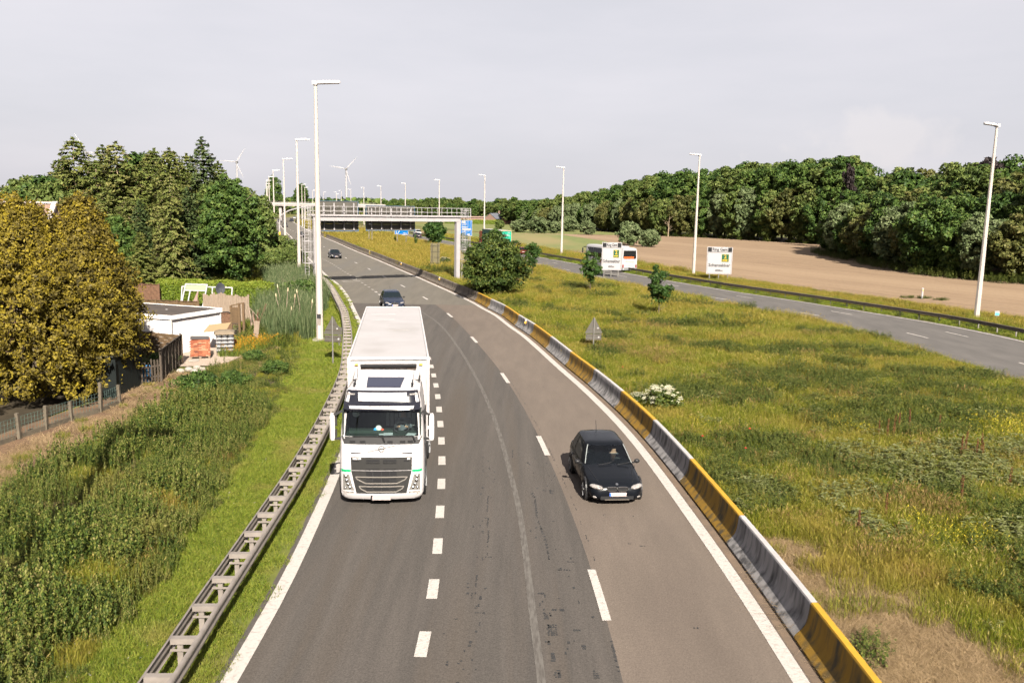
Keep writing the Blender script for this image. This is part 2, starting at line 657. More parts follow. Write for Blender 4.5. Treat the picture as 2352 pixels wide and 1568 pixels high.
def line_mark(c, w, z, y0, y1, step, parent, name, m=None):
    ys_ = np.arange(y0, y1 + .01, step)
    mb = MB()
    cc = resample_y(c, ys_)
    strip(mb, offset(cc, -w / 2), offset(cc, w / 2), z)
    return mb.build(name, m or M_paint, parent)


line_mark(LEFT, .32, .016, -50, 440, 1.5, road, 'edge_line')
line_mark(LEFT, .34, .015, 441, 890, 3, road, 'edge_line')
line_mark(EDGE_R, .33, .016, -50, 440, 1.5, road, 'edge_line')


def dashes(c, ys_, L, w, z, parent, name, m):
    for y in ys_:
        p = at_y(c, y)
        d = at_y(c, y + .5) - at_y(c, y - .5)
        d /= np.linalg.norm(d)
        nn = np.array([d[1], -d[0]])
        mb = MB()
        k = max(1, int(L / .8))
        A, B = [], []
        for i in range(k + 1):
            t = (i / k - .5) * L
            q = at_y(c, y + t * d[1])
            A.append((*(q - nn * w / 2), z))
            B.append((*(q + nn * w / 2), z))
        mb.grid([A, B], 0, True)
        mb.build(name, m, parent)


dashes(dcurve, [p[1] for p in DASH] + [190.2 + 12.3 * i for i in range(14)], 2.6, .20, .017, road, 'lane_dash', M_paint)
dashes(BLOCK, [10.9 + 2.51 * i for i in range(31)], 1.02, .25, .017, road, 'block_marking', M_paint)
dashes(BLOCK, [10.9 + 2.51 * i for i in range(31, 56)], 1.0, .24, .017, road, 'block_marking', M_paint_worn)
gh = spline([(.72, 5), (.68, 14.6), (.58, 17.1), (.48, 20), (.3, 23.8), (0, 27.5), (-.48, 32.6), (-1.36, 39.7),
             (-3.11, 50.7), (-5.56, 63), (-7.6, 70), (-9.6, 76)], .5)
line_mark(gh, .17, .013, 6, 75, .7, road, 'ground_off_line', M_ghost)
# worn arrow stub under the gantry shadow
am = MB()
am.grid([[(-19.9, 97.2, .016), (-19.2, 97.5, .016)], [(-20.3, 98.2, .016), (-19.4, 98.0, .016)]])
am.bar((-19.3, 97.7, .015), (-17.6, 98.3, .015), .22, .004)
am.bar((-18.2, 98.2, .015), (-19.9, 101.6, .015), .22, .004)
am.build('worn_arrow', M_paint_worn, road)
# sealing tar over cracks in the middle of the wheel tracks
tm = MB()
tr_ = random.Random(3)


def tarpatch(x, y, w, l, a=0.0):
    nx, ny = max(1, int(w / .055)), max(1, int(l / .075))
    for i in range(nx):
        for j in range(ny):
            if tr_.random() < .22:
                continue
            cx, cy = x + (i + .5 - nx / 2) * w / nx + tr_.uniform(-.012, .012), y + (j + .5 - ny / 2) * l / ny
            hx, hy = w / nx * tr_.uniform(.28, .5), l / ny * tr_.uniform(.3, .5)
            tm.poly([(cx - hx, cy - hy * tr_.uniform(.6, 1.1), .0125), (cx + hx * tr_.uniform(.6, 1.1), cy - hy, .0125),
                     (cx + hx, cy + hy * tr_.uniform(.6, 1.1), .0125), (cx - hx * tr_.uniform(.6, 1.1), cy + hy, .0125)])


for (x, y, w, l) in [(.98, 16.6, .22, .5), (.9, 17.3, .18, .5), (1.15, 17.5, .3, .12), (1.42, 19.6, .28, .10), (1.3, 19.65, .12, .16),
                     (.8, 18.3, .18, .12), (.95, 15.5, .1, .35), (1.0, 14.9, .14, .3), (-.75, 18.9, .06, .7), (-.7, 17.6, .05, .25),
                     (-.62, 17.3, .22, .05), (-.9, 15.3, .2, .08), (-.7, 15.0, .3, .06), (-1.15, 15.2, .06, .2), (-.75, 16.0, .1, .3),
                     (1.75, 14.9, .12, .3), (-.55, 21.5, .05, 1.2), (-.6, 22.6, .06, .9), (-.65, 24.2, .05, 1.4), (-.5, 20.3, .2, .06),
                     (1.35, 25.4, .12, .4), (1.25, 25.5, .35, .08), (1.5, 16.6, .2, .1), (1.9, 17.2, .1, .1), (1.05, 20.5, .04, .6),
                     (-.35, 18.0, .05, .2), (-1.1, 17.0, .1, .06), (.85, 16.1, .12, .1), (1.6, 20.1, .2, .05), (1.6, 15.9, .1, .2),
                     (2.2, 15.6, .08, 1.2), (.1, 29.5, .05, 1.0), (3.6, 21.2, .18, .05), (4.1, 16.8, .12, .06), (-4.2, 21.8, .1, .04)]:
    tarpatch(x, y, w, l)
for i in range(26):                               # long crack beside the dashes
    t = i / 25
    tarpatch(1.04 + .03 * math.sin(9 * t) - .32 * t, 20.6 + 4.6 * t, .04 + .05 * tr_.random(), .15)
for i in range(46):
    x, y = tr_.uniform(-1.0, -.5), tr_.uniform(15, 30)
    tarpatch(x, y, .03 + .05 * tr_.random(), .05 + .16 * tr_.random())
for i in range(46):
    x, y = tr_.uniform(.6, 1.7), tr_.uniform(14.5, 30)
    tarpatch(x, y, .03 + .06 * tr_.random(), .05 + .14 * tr_.random())
for i in range(30):
    x, y = tr_.uniform(-4.5, 5.0), tr_.uniform(14.5, 45)
    tarpatch(x, y, .05 + .08 * tr_.random(), .04 + .05 * tr_.random())
for y in np.arange(20, 74, .35):                  # open joint along the lane seam
    p = at_y(dcurve, y)
    if tr_.random() < .55:
        tarpatch(p[0] + .16 + .02 * tr_.random(), y, .03, .30)
tag(tm.build('tar_sealing', M_tar, road), kind='stuff')

# opposite carriageway markings
line_mark(RFAR, .22, .016, 22, 470, 1.5, opp, 'edge_line')
o1, o2 = offset(RFAR, -2.75), offset(RFAR, -6.35)
dashes(o1, [50.3 + 12.6 * i for i in range(12)], 2.6, .16, .016, opp, 'lane_dash', M_paint)
dashes(o2, [49.6 + 12.3 * i for i in range(12)], 2.6, .16, .016, opp, 'lane_dash', M_paint)

# fields on the right
fm = MB()
F1 = offset(RFAR, 9.0)
ysf = np.arange(50, 300, 3.0)
A = resample_y(F1, ysf)
M_plough = mat('ploughed_soil', (.100, .067, .041), (.155, .107, .067), scale=.9, detail=10, rough=.98, coords='World', rot=rad(24), grain=.16, gscale=2.2,
               stretch=(2.6, .10, 1), bump=1.0, bscale=3, lo=.36, hi=.64, c3=(.150, .105, .066), s3=.035, lo3=.45, hi3=.62)
# furrows follow the road: real ridges with a slight roll
P = []
for i, (x, y) in enumerate(A):
    row = []
    for j in range(70):
        t = j / 69
        xx = x + (165 - y * .1) * t ** 1.3
        row.append((xx, y, .012 + .05 * (j % 2) * (1 if j > 1 else 0) + .012 * random.random()))
    P.append(row)
fm.grid(P, 0, True)
struct('ploughed_field', fm, M_plough)
cf = MB()
cf.poly([(-24, 300, .02), (-8, 292, .02), (16, 290, .02), (25.6, 241, .02), (27.5, 205, .02), (14.5, 178, .02), (9, 184, .02),
         (-2, 205, .02), (-16, 236, .02)])
cfo = struct('crop_field', cf, M_crop)
cfo.location.z = .08
cf2 = MB()
cf2.poly([(-8, 294, .05), (-60, 420, .05), (-20, 470, .05), (30, 355, .05), (50, 300, .05), (25, 300, .05)])
struct('rough_pasture', cf2, mat('pasture', (.06, .075, .02), (.11, .11, .035), scale=.2, detail=8, rough=.95, coords='World'))

# yard of the house on the left
ym = MB()
ym.poly([(-18.6, 44.6, .01), (-16.1, 45.2, .01), (-15.9, 48, .01), (-16.9, 51.6, .01), (-18.3, 54.5, .01), (-19.6, 54, .01), (-20.5, 48, .01)])
struct('gravel_yard', ym, mat('gravel', (.17, .13, .10), (.30, .245, .20), scale=14, detail=6, rough=.95, coords='World', bump=.8, bscale=30))
sm_ = MB()
strip(sm_, spline([(-20.6, 18), (-20.2, 24), (-19.6, 30), (-19.0, 34), (-18.3, 38), (-18.2, 42.6)], 1), spline(
    [(-14.6, 18), (-14.4, 24), (-14.2, 30), (-14.0, 34), (-14.6, 38), (-15.6, 43)], 1), .012)
struct('bare_soil_strip', sm_, M_soil)
bs = MB()
strip(bs, spline([(-17.5, 4), (-15.9, 22), (-15.2, 26), (-15.0, 34), (-15.2, 38), (-16.2, 44)], 1), spline([(-8.4, 4), (-8.6, 16), (-9.0, 22), (-10.4, 34), (-11.0, 38), (-12.0, 44)], 1), .004)
struct('bank_soil', bs, mat('bank_soil', (.020, .016, .008), (.045, .034, .016), scale=2, detail=8, rough=.98, coords='World'))
gd = MB()
gd.poly([(-20.0, 22, .0), (-19.2, 34, .0), (-18.4, 42, .0), (-20, 47, .0), (-60, 56, .0), (-60, 22, .0)])
struct('garden_soil', gd, mat('garden_soil', (.014, .011, .006), (.035, .026, .015), scale=1.1, detail=8, rough=.97, coords='World'))

# ================================================================== CONCRETE BARRIER
M_yel = mat('yellow_barrier_paint', (.185, .105, .012), (.13, .073, .010), scale=1.1, detail=8, rough=.8, coords='World', c3=(.040, .032, .018),
            s3=1.7, lo3=.45, hi3=.66, stretch=(2.2, 2.2, .45))
M_wht = mat('white_barrier_paint', (.20, .19, .19), (.125, .12, .12), scale=1.6, detail=9, rough=.85, coords='World', c3=(.040, .039, .040),
            s3=1.9, lo3=.44, hi3=.68, stretch=(2.4, 2.4, .4))
M_cap = mat('barrier_cap_white', (.26, .25, .25), (.20, .19, .19), scale=3, rough=.8, coords='World')
M_capy = mat('barrier_cap_yellow', (.30, .17, .014), (.23, .13, .014), scale=3, rough=.8, coords='World')
M_raw = mat('weathered_barrier_concrete', (.075, .062, .050), (.115, .095, .078), scale=1.4, detail=9, rough=.92, coords='World', c3=(.045, .038, .032),
            s3=1.0, stretch=(2.2, 2.2, .5))
M_toe = mat('barrier_toe_concrete', (.20, .165, .125), (.12, .10, .08), scale=2.5, detail=8, rough=.9, coords='World')
PROF = [(0.02, .0), (.0, .07), (.06, .14), (.16, .235), (.225, .33), (.26, .45), (.285, .62), (.30, .80), (.325, .835),
        (.455, .835), (.48, .80), (.495, .62), (.52, .45), (.56, .33), (.62, .235), (.70, .14), (.74, .07), (.72, .0)]
barrier = thing('concrete_barrier', 'long curved concrete barrier, yellow and white near, bare grey beyond, along the median', 'barrier',
                (6.2, 15, 0))
bx0 = Vector((6.2, 15, 0))
joints = [-4.0, 1.1, 6.2, 11.3, 16.4, 21.4, 26.5, 31.6, 36.7, 41.8, 46.9, 52.6, 58.1, 63.1, 68.9, 73.9, 79.4]
njoint = len(joints)
while joints[-1] < 300:
    joints.append(joints[-1] + 5.2)
for i in range(len(joints) - 1):
    y0, y1 = joints[i] + .012, joints[i + 1] - .012
    cc = resample_y(TOE, np.linspace(y0, y1, 5))
    nn = normals(cc)
    R = [[tuple(Vector((c[0] + nv[0] * u, c[1] + nv[1] * u, z + .012)) - bx0) for (u, z) in PROF] for c, nv in zip(cc, nn)]
    mb = MB()
    painted = i < njoint - 1
    yel = painted and (i % 2 == 1)
    n = len(PROF)
    vs = [p for r in R for p in r]
    fs, mi = [], []
    for a in range(4):
        for k in range(n - 1):
            fs.append((a * n + k, a * n + k + 1, (a + 1) * n + k + 1, (a + 1) * n + k))
            mi.append(1 if 7 <= k <= 9 else 0)
    fs += [tuple(range(n)), tuple(reversed(range(4 * n, 5 * n)))]
    mi += [0, 0]
    mb.v, mb.f, mb.m = vs, fs, mi
    ms2 = [M_yel, M_capy] if yel else ([M_wht, M_cap] if painted else [M_raw, M_raw])
    o = mb.build('barrier_segment', ms2, barrier, smooth=True, sharp=40)
    if painted and i in (4, 6, 13):
        o['label'] = 'yellow segment' if yel else 'white segment'
# orange marker lamps fixed on the barrier
M_amber = mat('amber_reflector', (.55, .27, .05), rough=.35)
M_white_plate = mat('white_plate', (.3, .29, .28), rough=.5)
for y in (60.4, 120.0, 150.5, 96.0):
    c = at_y(TOE, y)
    nv = normals(resample_y(TOE, np.array([y - 1, y, y + 1])))[1]
    p = Vector((c[0] + nv[0] * .22, c[1] + nv[1] * .22, .62)) - bx0
    mb = MB()
    mb.disc(p, (-nv[0] * .6, -.8, 0), .085, .05, 12, 0)
    mb.box(p + Vector((nv[0] * .05, nv[1] * .05, .17)), (.1, .03, .16), 1)
    mb.build('marker_reflector', [M_amber, M_white_plate], barrier)

# ================================================================== GUARDRAILS
M_galv = mat('galvanised_steel', (.185, .163, .147), (.135, .118, .106), scale=4, detail=7, rough=.5, metal=.25, coords='World')
M_galv_d = mat('dull_galvanised_steel', (.085, .07, .055), (.055, .046, .038), scale=3, detail=6, rough=.6, metal=.2, coords='World')  # darker, browner steel tone than the near guardrail
WB = [(0, .44), (.035, .455), (.05, .50), (.05, .53), (.012, .575), (.012, .61), (.05, .655), (.05, .69), (.035, .735), (.0, .75)]
grail = thing('guardrail', 'double-beam galvanised guardrail with ladder-like spacers beside the slow lane', 'guardrail', (-6.2, 20, 0))
g0 = Vector((-6.2, 20, 0))


def wbeam(c, side, m, parent, org, zo=0.0, name='rail', th=.018):
    nn = normals(c)
    mb = MB()
    prof = [(side * u, z + zo) for u, z in WB] + [(side * (u - th), z + zo) for u, z in reversed(WB)]
    R = [[tuple(Vector((p[0] + nv[0] * u, p[1] + nv[1] * u, z)) - org) for u, z in prof] for p, nv in zip(c, nn)]
    mb.rings(R)
    return mb.build(name, m, parent, smooth=True, sharp=50)


ys_r = [-12.0]
while ys_r[-1] < 104:
    ys_r.append(ys_r[-1] + 4.0)
back = offset(RAIL, -.50)
for i in range(len(ys_r) - 1):
    seg = np.linspace(ys_r[i] - .12, ys_r[i + 1], 6 if ys_r[i] > 20 else 4)
    wbeam(offset(resample_y(RAIL, seg), .002 * (i % 2)), 1, M_galv, grail, g0, .003 * (i % 2))
    wbeam(offset(resample_y(back, seg), -.002 * (i % 2)), -1, M_galv, grail, g0, .003 * (i % 2))
pm_ = MB()                                             # C-section post
pm_.box((0, 0, .33), (.10, .006, .66))
pm_.box((-.05, .03, .33), (.006, .06, .66))
pm_.box((.05, .03, .33), (.006, .06, .66))
post_me = pm_.mesh('post', M_galv)
sp_ = MB()                                             # spacer: folded channel with a slot
sp_.box((0, 0, .742), (.47, .13, .008))
sp_.box((0, -.065, .69), (.47, .008, .11))
sp_.box((0, .065, .69), (.47, .008, .11))
sp_.box((0, -.066, .52), (.47, .01, .05))
sp_me = sp_.mesh('spacer', M_galv)
y = -10.0
while y < 103:
    c = at_y(RAIL, y)
    nv = normals(resample_y(RAIL, np.array([y - 1, y, y + 1])))[1]
    mid = c - nv * .25
    rz = math.atan2(nv[1], nv[0])
    obj('post', post_me, grail, Vector((mid[0] - nv[0] * .08, mid[1] - nv[1] * .08, 0)) - g0, rz)
    obj('spacer', sp_me, grail, Vector((mid[0], mid[1], 0)) - g0, rz)
    y += 1.30
g2 = thing('guardrail', 'grey guardrail along the far hard shoulder beyond the gantry', 'guardrail', (-45, 165, 0))
seg = np.arange(104, 490, 4.0)
wbeam(resample_y(RAIL, seg), 1, M_galv_d, g2, Vector((-45, 165, 0)))
pm2 = MB().box((0, 0, .32), (.08, .06, .66)).mesh('post', M_galv_d)
for y in np.arange(106, 300, 4.0):
    c = at_y(RAIL, y)
    obj('post', pm2, g2, Vector((c[0] - .06, c[1], 0)) - Vector((-45, 165, 0)))
gr = thing('guardrail', 'dark guardrail between the opposite carriageway and the ploughed field', 'guardrail', (34, 72, 0))
gr0 = Vector((34, 72, 0))
RG = offset(RFAR, 1.0)
yy = 22.0
k = 0
while yy < 470:
    L_ = 4.0 if yy < 180 else 12.0
    wbeam(resample_y(RG, np.linspace(yy - .1, yy + L_, 4)), -1, M_galv_d, gr, gr0, .003 * (k % 2))
    yy += L_
    k += 1
pm3 = MB().box((0, 0, .34), (.09, .06, .68)).mesh('post', mat('post_grey', (.13, .12, .105), (.09, .085, .075), scale=4, rough=.7))
for y in np.arange(24, 200, 2.0):
    c = at_y(RG, y)
    obj('post', pm3, gr, Vector((c[0] + .06, c[1], 0)) - gr0)

# ================================================================== LAMP POSTS
M_pole = mat('painted_lamp_pole', (.27, .24, .22), (.235, .21, .19), scale=1.2, detail=6, rough=.6, stretch=(3, 3, .4))
M_headw = mat('lamp_head_shell', (.26, .25, .255), rough=.35)
M_headd = mat('lamp_head_glass', (.10, .085, .085), rough=.25)
M_dark = mat('dark_plastic', (.016, .016, .018), rough=.5)
M_conc = mat('concrete', (.22, .20, .175), (.155, .14, .125), scale=5, detail=8, rough=.92)


def lamp_proto():
    t = thing('street_lamp', 'x', 'street lamp', (0, 0, 0), 0, 'motorway lamp posts')
    mb = MB()
    zs = [0, 4, 8, 12, 16.35]
    rs = [.235, .205, .17, .135, .10]
    mb.rings([[(r * math.cos(PI / 4 * k + PI / 8), r * math.sin(PI / 4 * k + PI / 8), z) for k in range(8)] for z, r in zip(zs, rs)])
    mb.build('pole', M_pole, t)
    mb = MB()                                     # head reaches along +X, slightly raised at its tip
    mb.box((-.02, 0, 16.45), (.32, .34, .24))
    hd = mb.build('lamp_head', M_headw, t)
    mb = MB()
    R = []
    for x, hw, h in ((.13, .15, .10), (.5, .17, .12), (1.2, .165, .11), (1.52, .13, .085), (1.57, .07, .04)):
        z = 16.47 + .05 * x
        R.append([(x, -hw, z - .06), (x, hw, z - .06), (x, hw * .95, z + h * .4), (x, hw * .55, z + h), (x, -hw * .55, z + h), (x, -hw * .95, z + h * .4)])
    mb.rings(R)
    mb.build('lamp_shell', M_headw, hd, smooth=True, sharp=40)
    mb = MB()
    mb.box((.83, 0, 16.445), (1.3, .27, .07), ry=-.05)
    mb.build('lamp_glass', M_headd, hd)
    mb = MB()
    mb.box((0, 0, .05), (.9, .9, .12))
    mb.build('footing', M_conc, t)
    return t


lp = lamp_proto()
LAMPS_L = [((-12.72, 54.4), 'nearest tall white lamp post, standing left of the truck beside the guardrail'),
           ((-26.1, 101.5), 'second white lamp post of the left row, just left of the sign gantry'),
           ((-39.9, 146), 'third lamp post of the left row, rising behind the roadside bushes'),
           ((-56, 196), 'fourth lamp post of the left row, beside the yellow-footed curved mast'),
           ((-71, 244), 'fifth lamp post of the left row, in front of the grey sign back'),
           ((-83.5, 284), 'sixth lamp post of the left row, thin against the tree edge'),
           ((-98, 333), 'seventh lamp post of the left row, small in the distance'),
           ((-112, 382), 'eighth lamp post of the left row, small in the distance'),
           ((-126, 430), 'ninth and farthest lamp post of the left row')]
LAMPS_R = [((40.2, 71.6), 'nearest lamp post on the far right, leaning out of the forest skyline'),
           ((25.0, 115.5), 'right-row lamp post between the two white place-name signs'),
           ((9.0, 157.5), 'right-row lamp post standing just left of the coach'),
           ((-7.2, 202), 'right-row lamp post behind the green lorry'),
           ((-21.9, 245), 'right-row lamp post rising over the right end of the gantry'),
           ((-37.2, 287), 'right-row lamp post rising behind the right gantry sign panel'),
           ((-52.8, 333), 'right-row lamp post rising between the two gantry sign panels'),
           ((-66, 369), 'right-row lamp post above the left gantry sign panel'),
           ((-81.2, 418), 'small right-row lamp post just right of the middle wind turbine'),
           ((-96.2, 468), 'small right-row lamp post just left of the middle wind turbine'),
           ((-110, 520), 'tiny far lamp post of the right row, left of the middle turbine')]
LAMPS_M = [((-84, 333), 'far lamp post above the white overpass, the taller of a close pair'),
           ((-97.5, 392), 'far lamp post above the white overpass, the shorter of a close pair'),
           ((-111.4, 465), 'far lamp post above the overpass, right of the close pair'),
           ((-120, 530), 'far lamp post above the overpass near the nearest white pole'),
           ((-127, 602), 'farthest tiny lamp post above the overpass')]
placed = False
for lst, rz in ((LAMPS_L, rad(18)), (LAMPS_R, PI + rad(18)), (LAMPS_M, rad(10))):
    for (x, y), lb in lst:
        r_ = rz if y > 100 else (rad(3) if rz < 1 else PI + rad(24))
        if not placed:
            lp.location = (x, y, 0)
            lp.rotation_euler = (0, 0, r_)
            lp['label'] = lb
            placed = True
            first_lamp = lp
        else:
            copy_tree(lp, (x, y, 0), r_, lb)
# the lamp behind the left edge of the view; only its shadow falls into the picture
copy_tree(lp, (-8.9, 7.0, 0), rad(2), 'lamp post outside the picture whose long shadow lies on the nettles', (1.25, 1.7, 1.0))
hm = MB()                                         # service hatch of the nearest pole
hm.box((.0, -.215, 1.62), (.26, .02, .34), 0)
hm.box((.0, -.222, 1.28), (.26, .014, .42), 1)
hatch = hm.build('service_hatch', [M_dark, M_galv], first_lamp)
hatch.rotation_euler = (0, 0, -rad(3))

# ================================================================== GANTRY
M_gan = mat('gantry_white_paint', (.205, .195, .20), (.175, .165, .168), scale=2, rough=.5)
M_back = mat('sign_back_aluminium', (.062, .058, .050), (.054, .050, .043), scale=1.5, rough=.5, metal=.1)
M_edge_b = mat('sign_edge_blue', (.03, .07, .12), rough=.5)
GA, GB = Vector((-21.1, 89.0, 0)), Vector((-6.7, 99.1, 0))
gd_ = (GB - GA).normalized()
gn = Vector((-gd_.y, gd_.x, 0))                   # away from the camera
gan = thing('sign_gantry', 'white steel sign gantry spanning the road with two large sign backs', 'gantry', GA)


def gp(s, d=0.0, z=0.0):                          # along beam, away from camera, up (local)
    v = gd_ * s + gn * d
    return Vector((v.x, v.y, z))


GL = (GB - GA).length
grz = math.atan2(gd_.y, gd_.x)
for s in (0.0, GL):
    mb = MB()
    mb.box(gp(s, 0, 3.62), (.5, .5, 7.2), 0, grz)
    mb.build('post', M_gan, gan)
    mb = MB()
    mb.box(gp(s, 0, .12), (1.1, 1.1, .28), 0, grz)
    mb.build('footing', M_conc, gan)
mb = MB()
mb.box(gp(GL / 2, 0, 7.43), (GL + .56, .56, .50), 0, grz)
mb.box(gp(GL / 2 + .5, .1, 7.71), (GL + 2.0, 1.1, .05), 0, grz)
mb.build('beam', M_gan, gan)
for d in (-.40, .62):
    mb = MB()
    for z in (8.22, 8.73):
        mb.bar(gp(-.6, d, z), gp(GL + 1.6, d, z), .045)
    mb.bar(gp(-.6, d, 7.80), gp(GL + 1.6, d, 7.80), .02, .12)
    rl = mb.build('handrail', M_gan, gan)
    for i in range(16):
        s = -.6 + (GL + 2.2) * i / 15
        mb = MB()
        mb.bar(gp(s, d, 7.70), gp(s, d, 8.73), .042)
        mb.build('baluster', M_gan, rl)
for nm, s0, s1, z0, z1, ns in (('a', .75, 5.35, 6.05, 9.28, 4), ('b', 6.3, 12.4, 6.12, 8.86, 5)):
    mb = MB()
    nsh = 4
    for i in range(nsh):                          # sheets stacked with lipped edges
        za, zb = z0 + (z1 - z0) * i / nsh, z0 + (z1 - z0) * (i + 1) / nsh
        mb.box(gp((s0 + s1) / 2, .95, (za + zb) / 2), (s1 - s0, .03, zb - za - .02), 0, grz)
        mb.box(gp((s0 + s1) / 2, .92, zb - .03), (s1 - s0 - .02, .05, .05), 1, grz)
    for z in (z0, z1):
        mb.box(gp((s0 + s1) / 2, .94, z), (s1 - s0 + .06, .08, .06), 2, grz)
    for s in (s0, s1):
        mb.box(gp(s, .94, (z0 + z1) / 2), (.06, .08, z1 - z0), 2, grz)
    pn = mb.build('sign_panel', [M_back, mat('sheet_lip', (.05, .045, .04), rough=.6), M_edge_b], gan)
    for i in range(ns):
        s = s0 + (s1 - s0) * (i + .5) / ns
        mb = MB()
        mb.box(gp(s, .82, (z0 + z1) / 2 - .05), (.12, .12, z1 - z0 - .3), 0, grz)
        mb.build('strut', M_gan, pn)


def ladder_cage(s, d, z0, z1, w, parent):
    mb = MB()
    q = [gp(s - w / 2, d), gp(s + w / 2, d), gp(s + w / 2, d - .75), gp(s - w / 2, d - .75), gp(s, d - .95)]
    for p in q:
        mb.bar(p + Vector((0, 0, z0)), p + Vector((0, 0, z1)), .034)
    z = z0 + .05
    while z < z1:
        for i, j in ((0, 1), (1, 2), (2, 4), (4, 3), (3, 0)):
            mb.bar(q[i] + Vector((0, 0, z)), q[j] + Vector((0, 0, z)), .034, .05)
        z += 1.15
    mb.build('ladder_cage', M_gan, parent)
    mb = MB()
    for e in (-.22, .22):
        mb.bar(gp(s + e, d, .4), gp(s + e, d, z1), .05)
    z = .6
    while z < z1:
        mb.bar(gp(s - .22, d, z), gp(s + .22, d, z), .03)
        z += .3
    mb.build('ladder', M_gan, parent)


ladder_cage(-1.0, -.05, 2.7, 8.7, .95, gan)
ladder_cage(GL + .95, .1, 2.7, 8.7, .85, gan)
mb = MB()
mb.box(gp(-1.6, -.3, .8), (.7, .45, 1.5), 0, grz)
mb.build('control_cabinet', M_back, gan)

# ================================================================== SIGNS ALONG THE ROADS
M_signw = mat('sign_white', (.205, .197, .20), rough=.45)
M_signk = mat('sign_black', (.005, .005, .006), rough=.5)
M_signg = mat('sign_green', (.002, .040, .022), rough=.5)
M_signy = mat('sign_yellow', (.26, .17, .004), rough=.5)
M_signb = mat('sign_blue', (.001, .070, .21), rough=.6, spec=.05)
M_post = mat('grey_post', (.11, .105, .095), (.085, .08, .075), scale=3, rough=.6)


def place_sign(label, loc, rz, w, h, z0):
    t = thing('road_sign', label, 'sign', loc, rz, 'white place-name signs')
    mb = MB()
    mb.box((0, 0, z0 + h / 2), (w, .05, h))
    mb.box((0, -.032, z0 + h / 2), (w - .1, .012, h - .1))
    bd = mb.build('panel', M_signw, t)
    f = -.044
    hb = h * .155

    def rect(b, cx, cz, ww, hh, mi=0, o=0.0):
        b.grid([[(cx - ww / 2, f - o, cz - hh / 2), (cx + ww / 2, f - o, cz - hh / 2)],
                [(cx - ww / 2, f - o, cz + hh / 2), (cx + ww / 2, f - o, cz + hh / 2)]], mi)
    b = MB()                                        # header: black ends, white field with the ring name
    zc = z0 + h - .06 - hb / 2
    rect(b, -w / 2 + .33, zc, .50, hb - .02)
    rect(b, w / 2 - .33, zc, .50, hb - .02)
    rect(b, 0, zc - hb / 2 - .03, w - .16, .05)
    text_mb(b, 'Ring Gent', hb * 1.02, (0, f, zc), (1, 0, 0), (0, 0, 1), 0, .004, width=w - 1.3)
    # thin frame line round the lower field
    zb, zt = z0 + .1, zc - hb / 2 - .14
    for xx in (-w / 2 + .1, w / 2 - .1):
        rect(b, xx, (zb + zt) / 2, .02, zt - zb)
    for zz in (zb, zt):
        rect(b, 0, zz, w - .2, .02)
    text_mb(b, 'Schansakker', h * .165, (0, f, z0 + h * .325), (1, 0, 0), (0, 0, 1), 0, .004, width=w * .86)
    text_mb(b, '400m', h * .115, (-.02, f, z0 + h * .13), (1, 0, 0), (0, 0, 1), 0, .004, width=w * .30)
    b.build('lettering', M_signk, bd)
    b = MB()
    gx, gz, gw, gh_ = w * .22, z0 + h * .595, w * .27, h * .27
    rect(b, gx, gz, gw + .06, gh_ + .06, 1, .002)
    rect(b, gx, gz, gw, gh_, 0, .005)
    text_mb(b, '2', gh_ * .72, (gx, f, gz + gh_ * .17), (1, 0, 0), (0, 0, 1), 1, .010)
    b.add([(gx - gw * .4, f - .01, gz - gh_ * .36), (gx + gw * .12, f - .01, gz - gh_ * .36), (gx + gw * .12, f - .01, gz - gh_ * .22),
           (gx - gw * .4, f - .01, gz - gh_ * .22)], [(0, 1, 2, 3)], 1)
    b.add([(gx + gw * .1, f - .011, gz - gh_ * .44), (gx + gw * .42, f - .011, gz - gh_ * .29), (gx + gw * .1, f - .011, gz - gh_ * .14)], [(0, 1, 2)], 1)
    b.build('route_shield', [M_signg, M_signy], bd)
    for x in (-w * .36, 0, w * .36):
        mb = MB()
        mb.box((x, .09, (z0 + h - .3) / 2), (.1, .1, z0 + h - .3))
        mb.build('post', M_post, t)
    mb = MB()
    mb.box((0, .15, .35), (w * .8, .05, .07))
    mb.build('brace', M_post, t)
    return t


place_sign('white sign with place name, standing in the median grass in front of the coach', (13.15, 111.9, 0), rad(-3), 2.65, 3.72, .88)
place_sign('white sign with place name, standing alone before the ploughed field', (26.3, 106.6, 0), rad(-4), 3.2, 3.45, 1.03)


def tri_back(label, loc, rz, w, h, ztop, plate=True):
    t = thing('warning_sign', label, 'sign', loc, rz, 'triangular sign backs')
    z1 = ztop - h
    mb = MB()
    mb.prism([(-w / 2, 0, z1 + .05), (-w / 2 + .05, 0, z1), (w / 2 - .05, 0, z1), (w / 2, 0, z1 + .05), (.04, 0, ztop), (-.04, 0, ztop)], (0, .022, 0))
    p = mb.build('triangle_panel', M_back, t)
    mb = MB()
    mb.box((0, -.02, z1 + .27), (w * .82, .03, .035))
    mb.box((0, -.02, z1 + .6), (w * .3, .03, .035))
    mb.build('channel', M_galv_d, p)
    mb = MB()
    mb.box((w * .24, -.006, z1 + .34), (.09, .008, .09))
    mb.build('sticker', M_signw, p)
    if plate:
        mb = MB()
        mb.box((0, .011, z1 - .24), (w * .9, .022, .38))
        q = mb.build('lower_plate', M_back, t)
        mb = MB()
        for z in (z1 - .13, z1 - .36):
            mb.box((0, -.02, z), (w * .9, .03, .035))
        mb.build('channel', M_galv_d, q)
        mb = MB()
        mb.box((w * .3, -.006, z1 - .24), (.1, .008, .1))
        mb.build('sticker', M_signw, q)
    mb = MB()
    mb.tube([(0, -.055, 0), (0, -.055, ztop + .03)], .04, 10)
    mb.build('post', M_post, t)
    return t


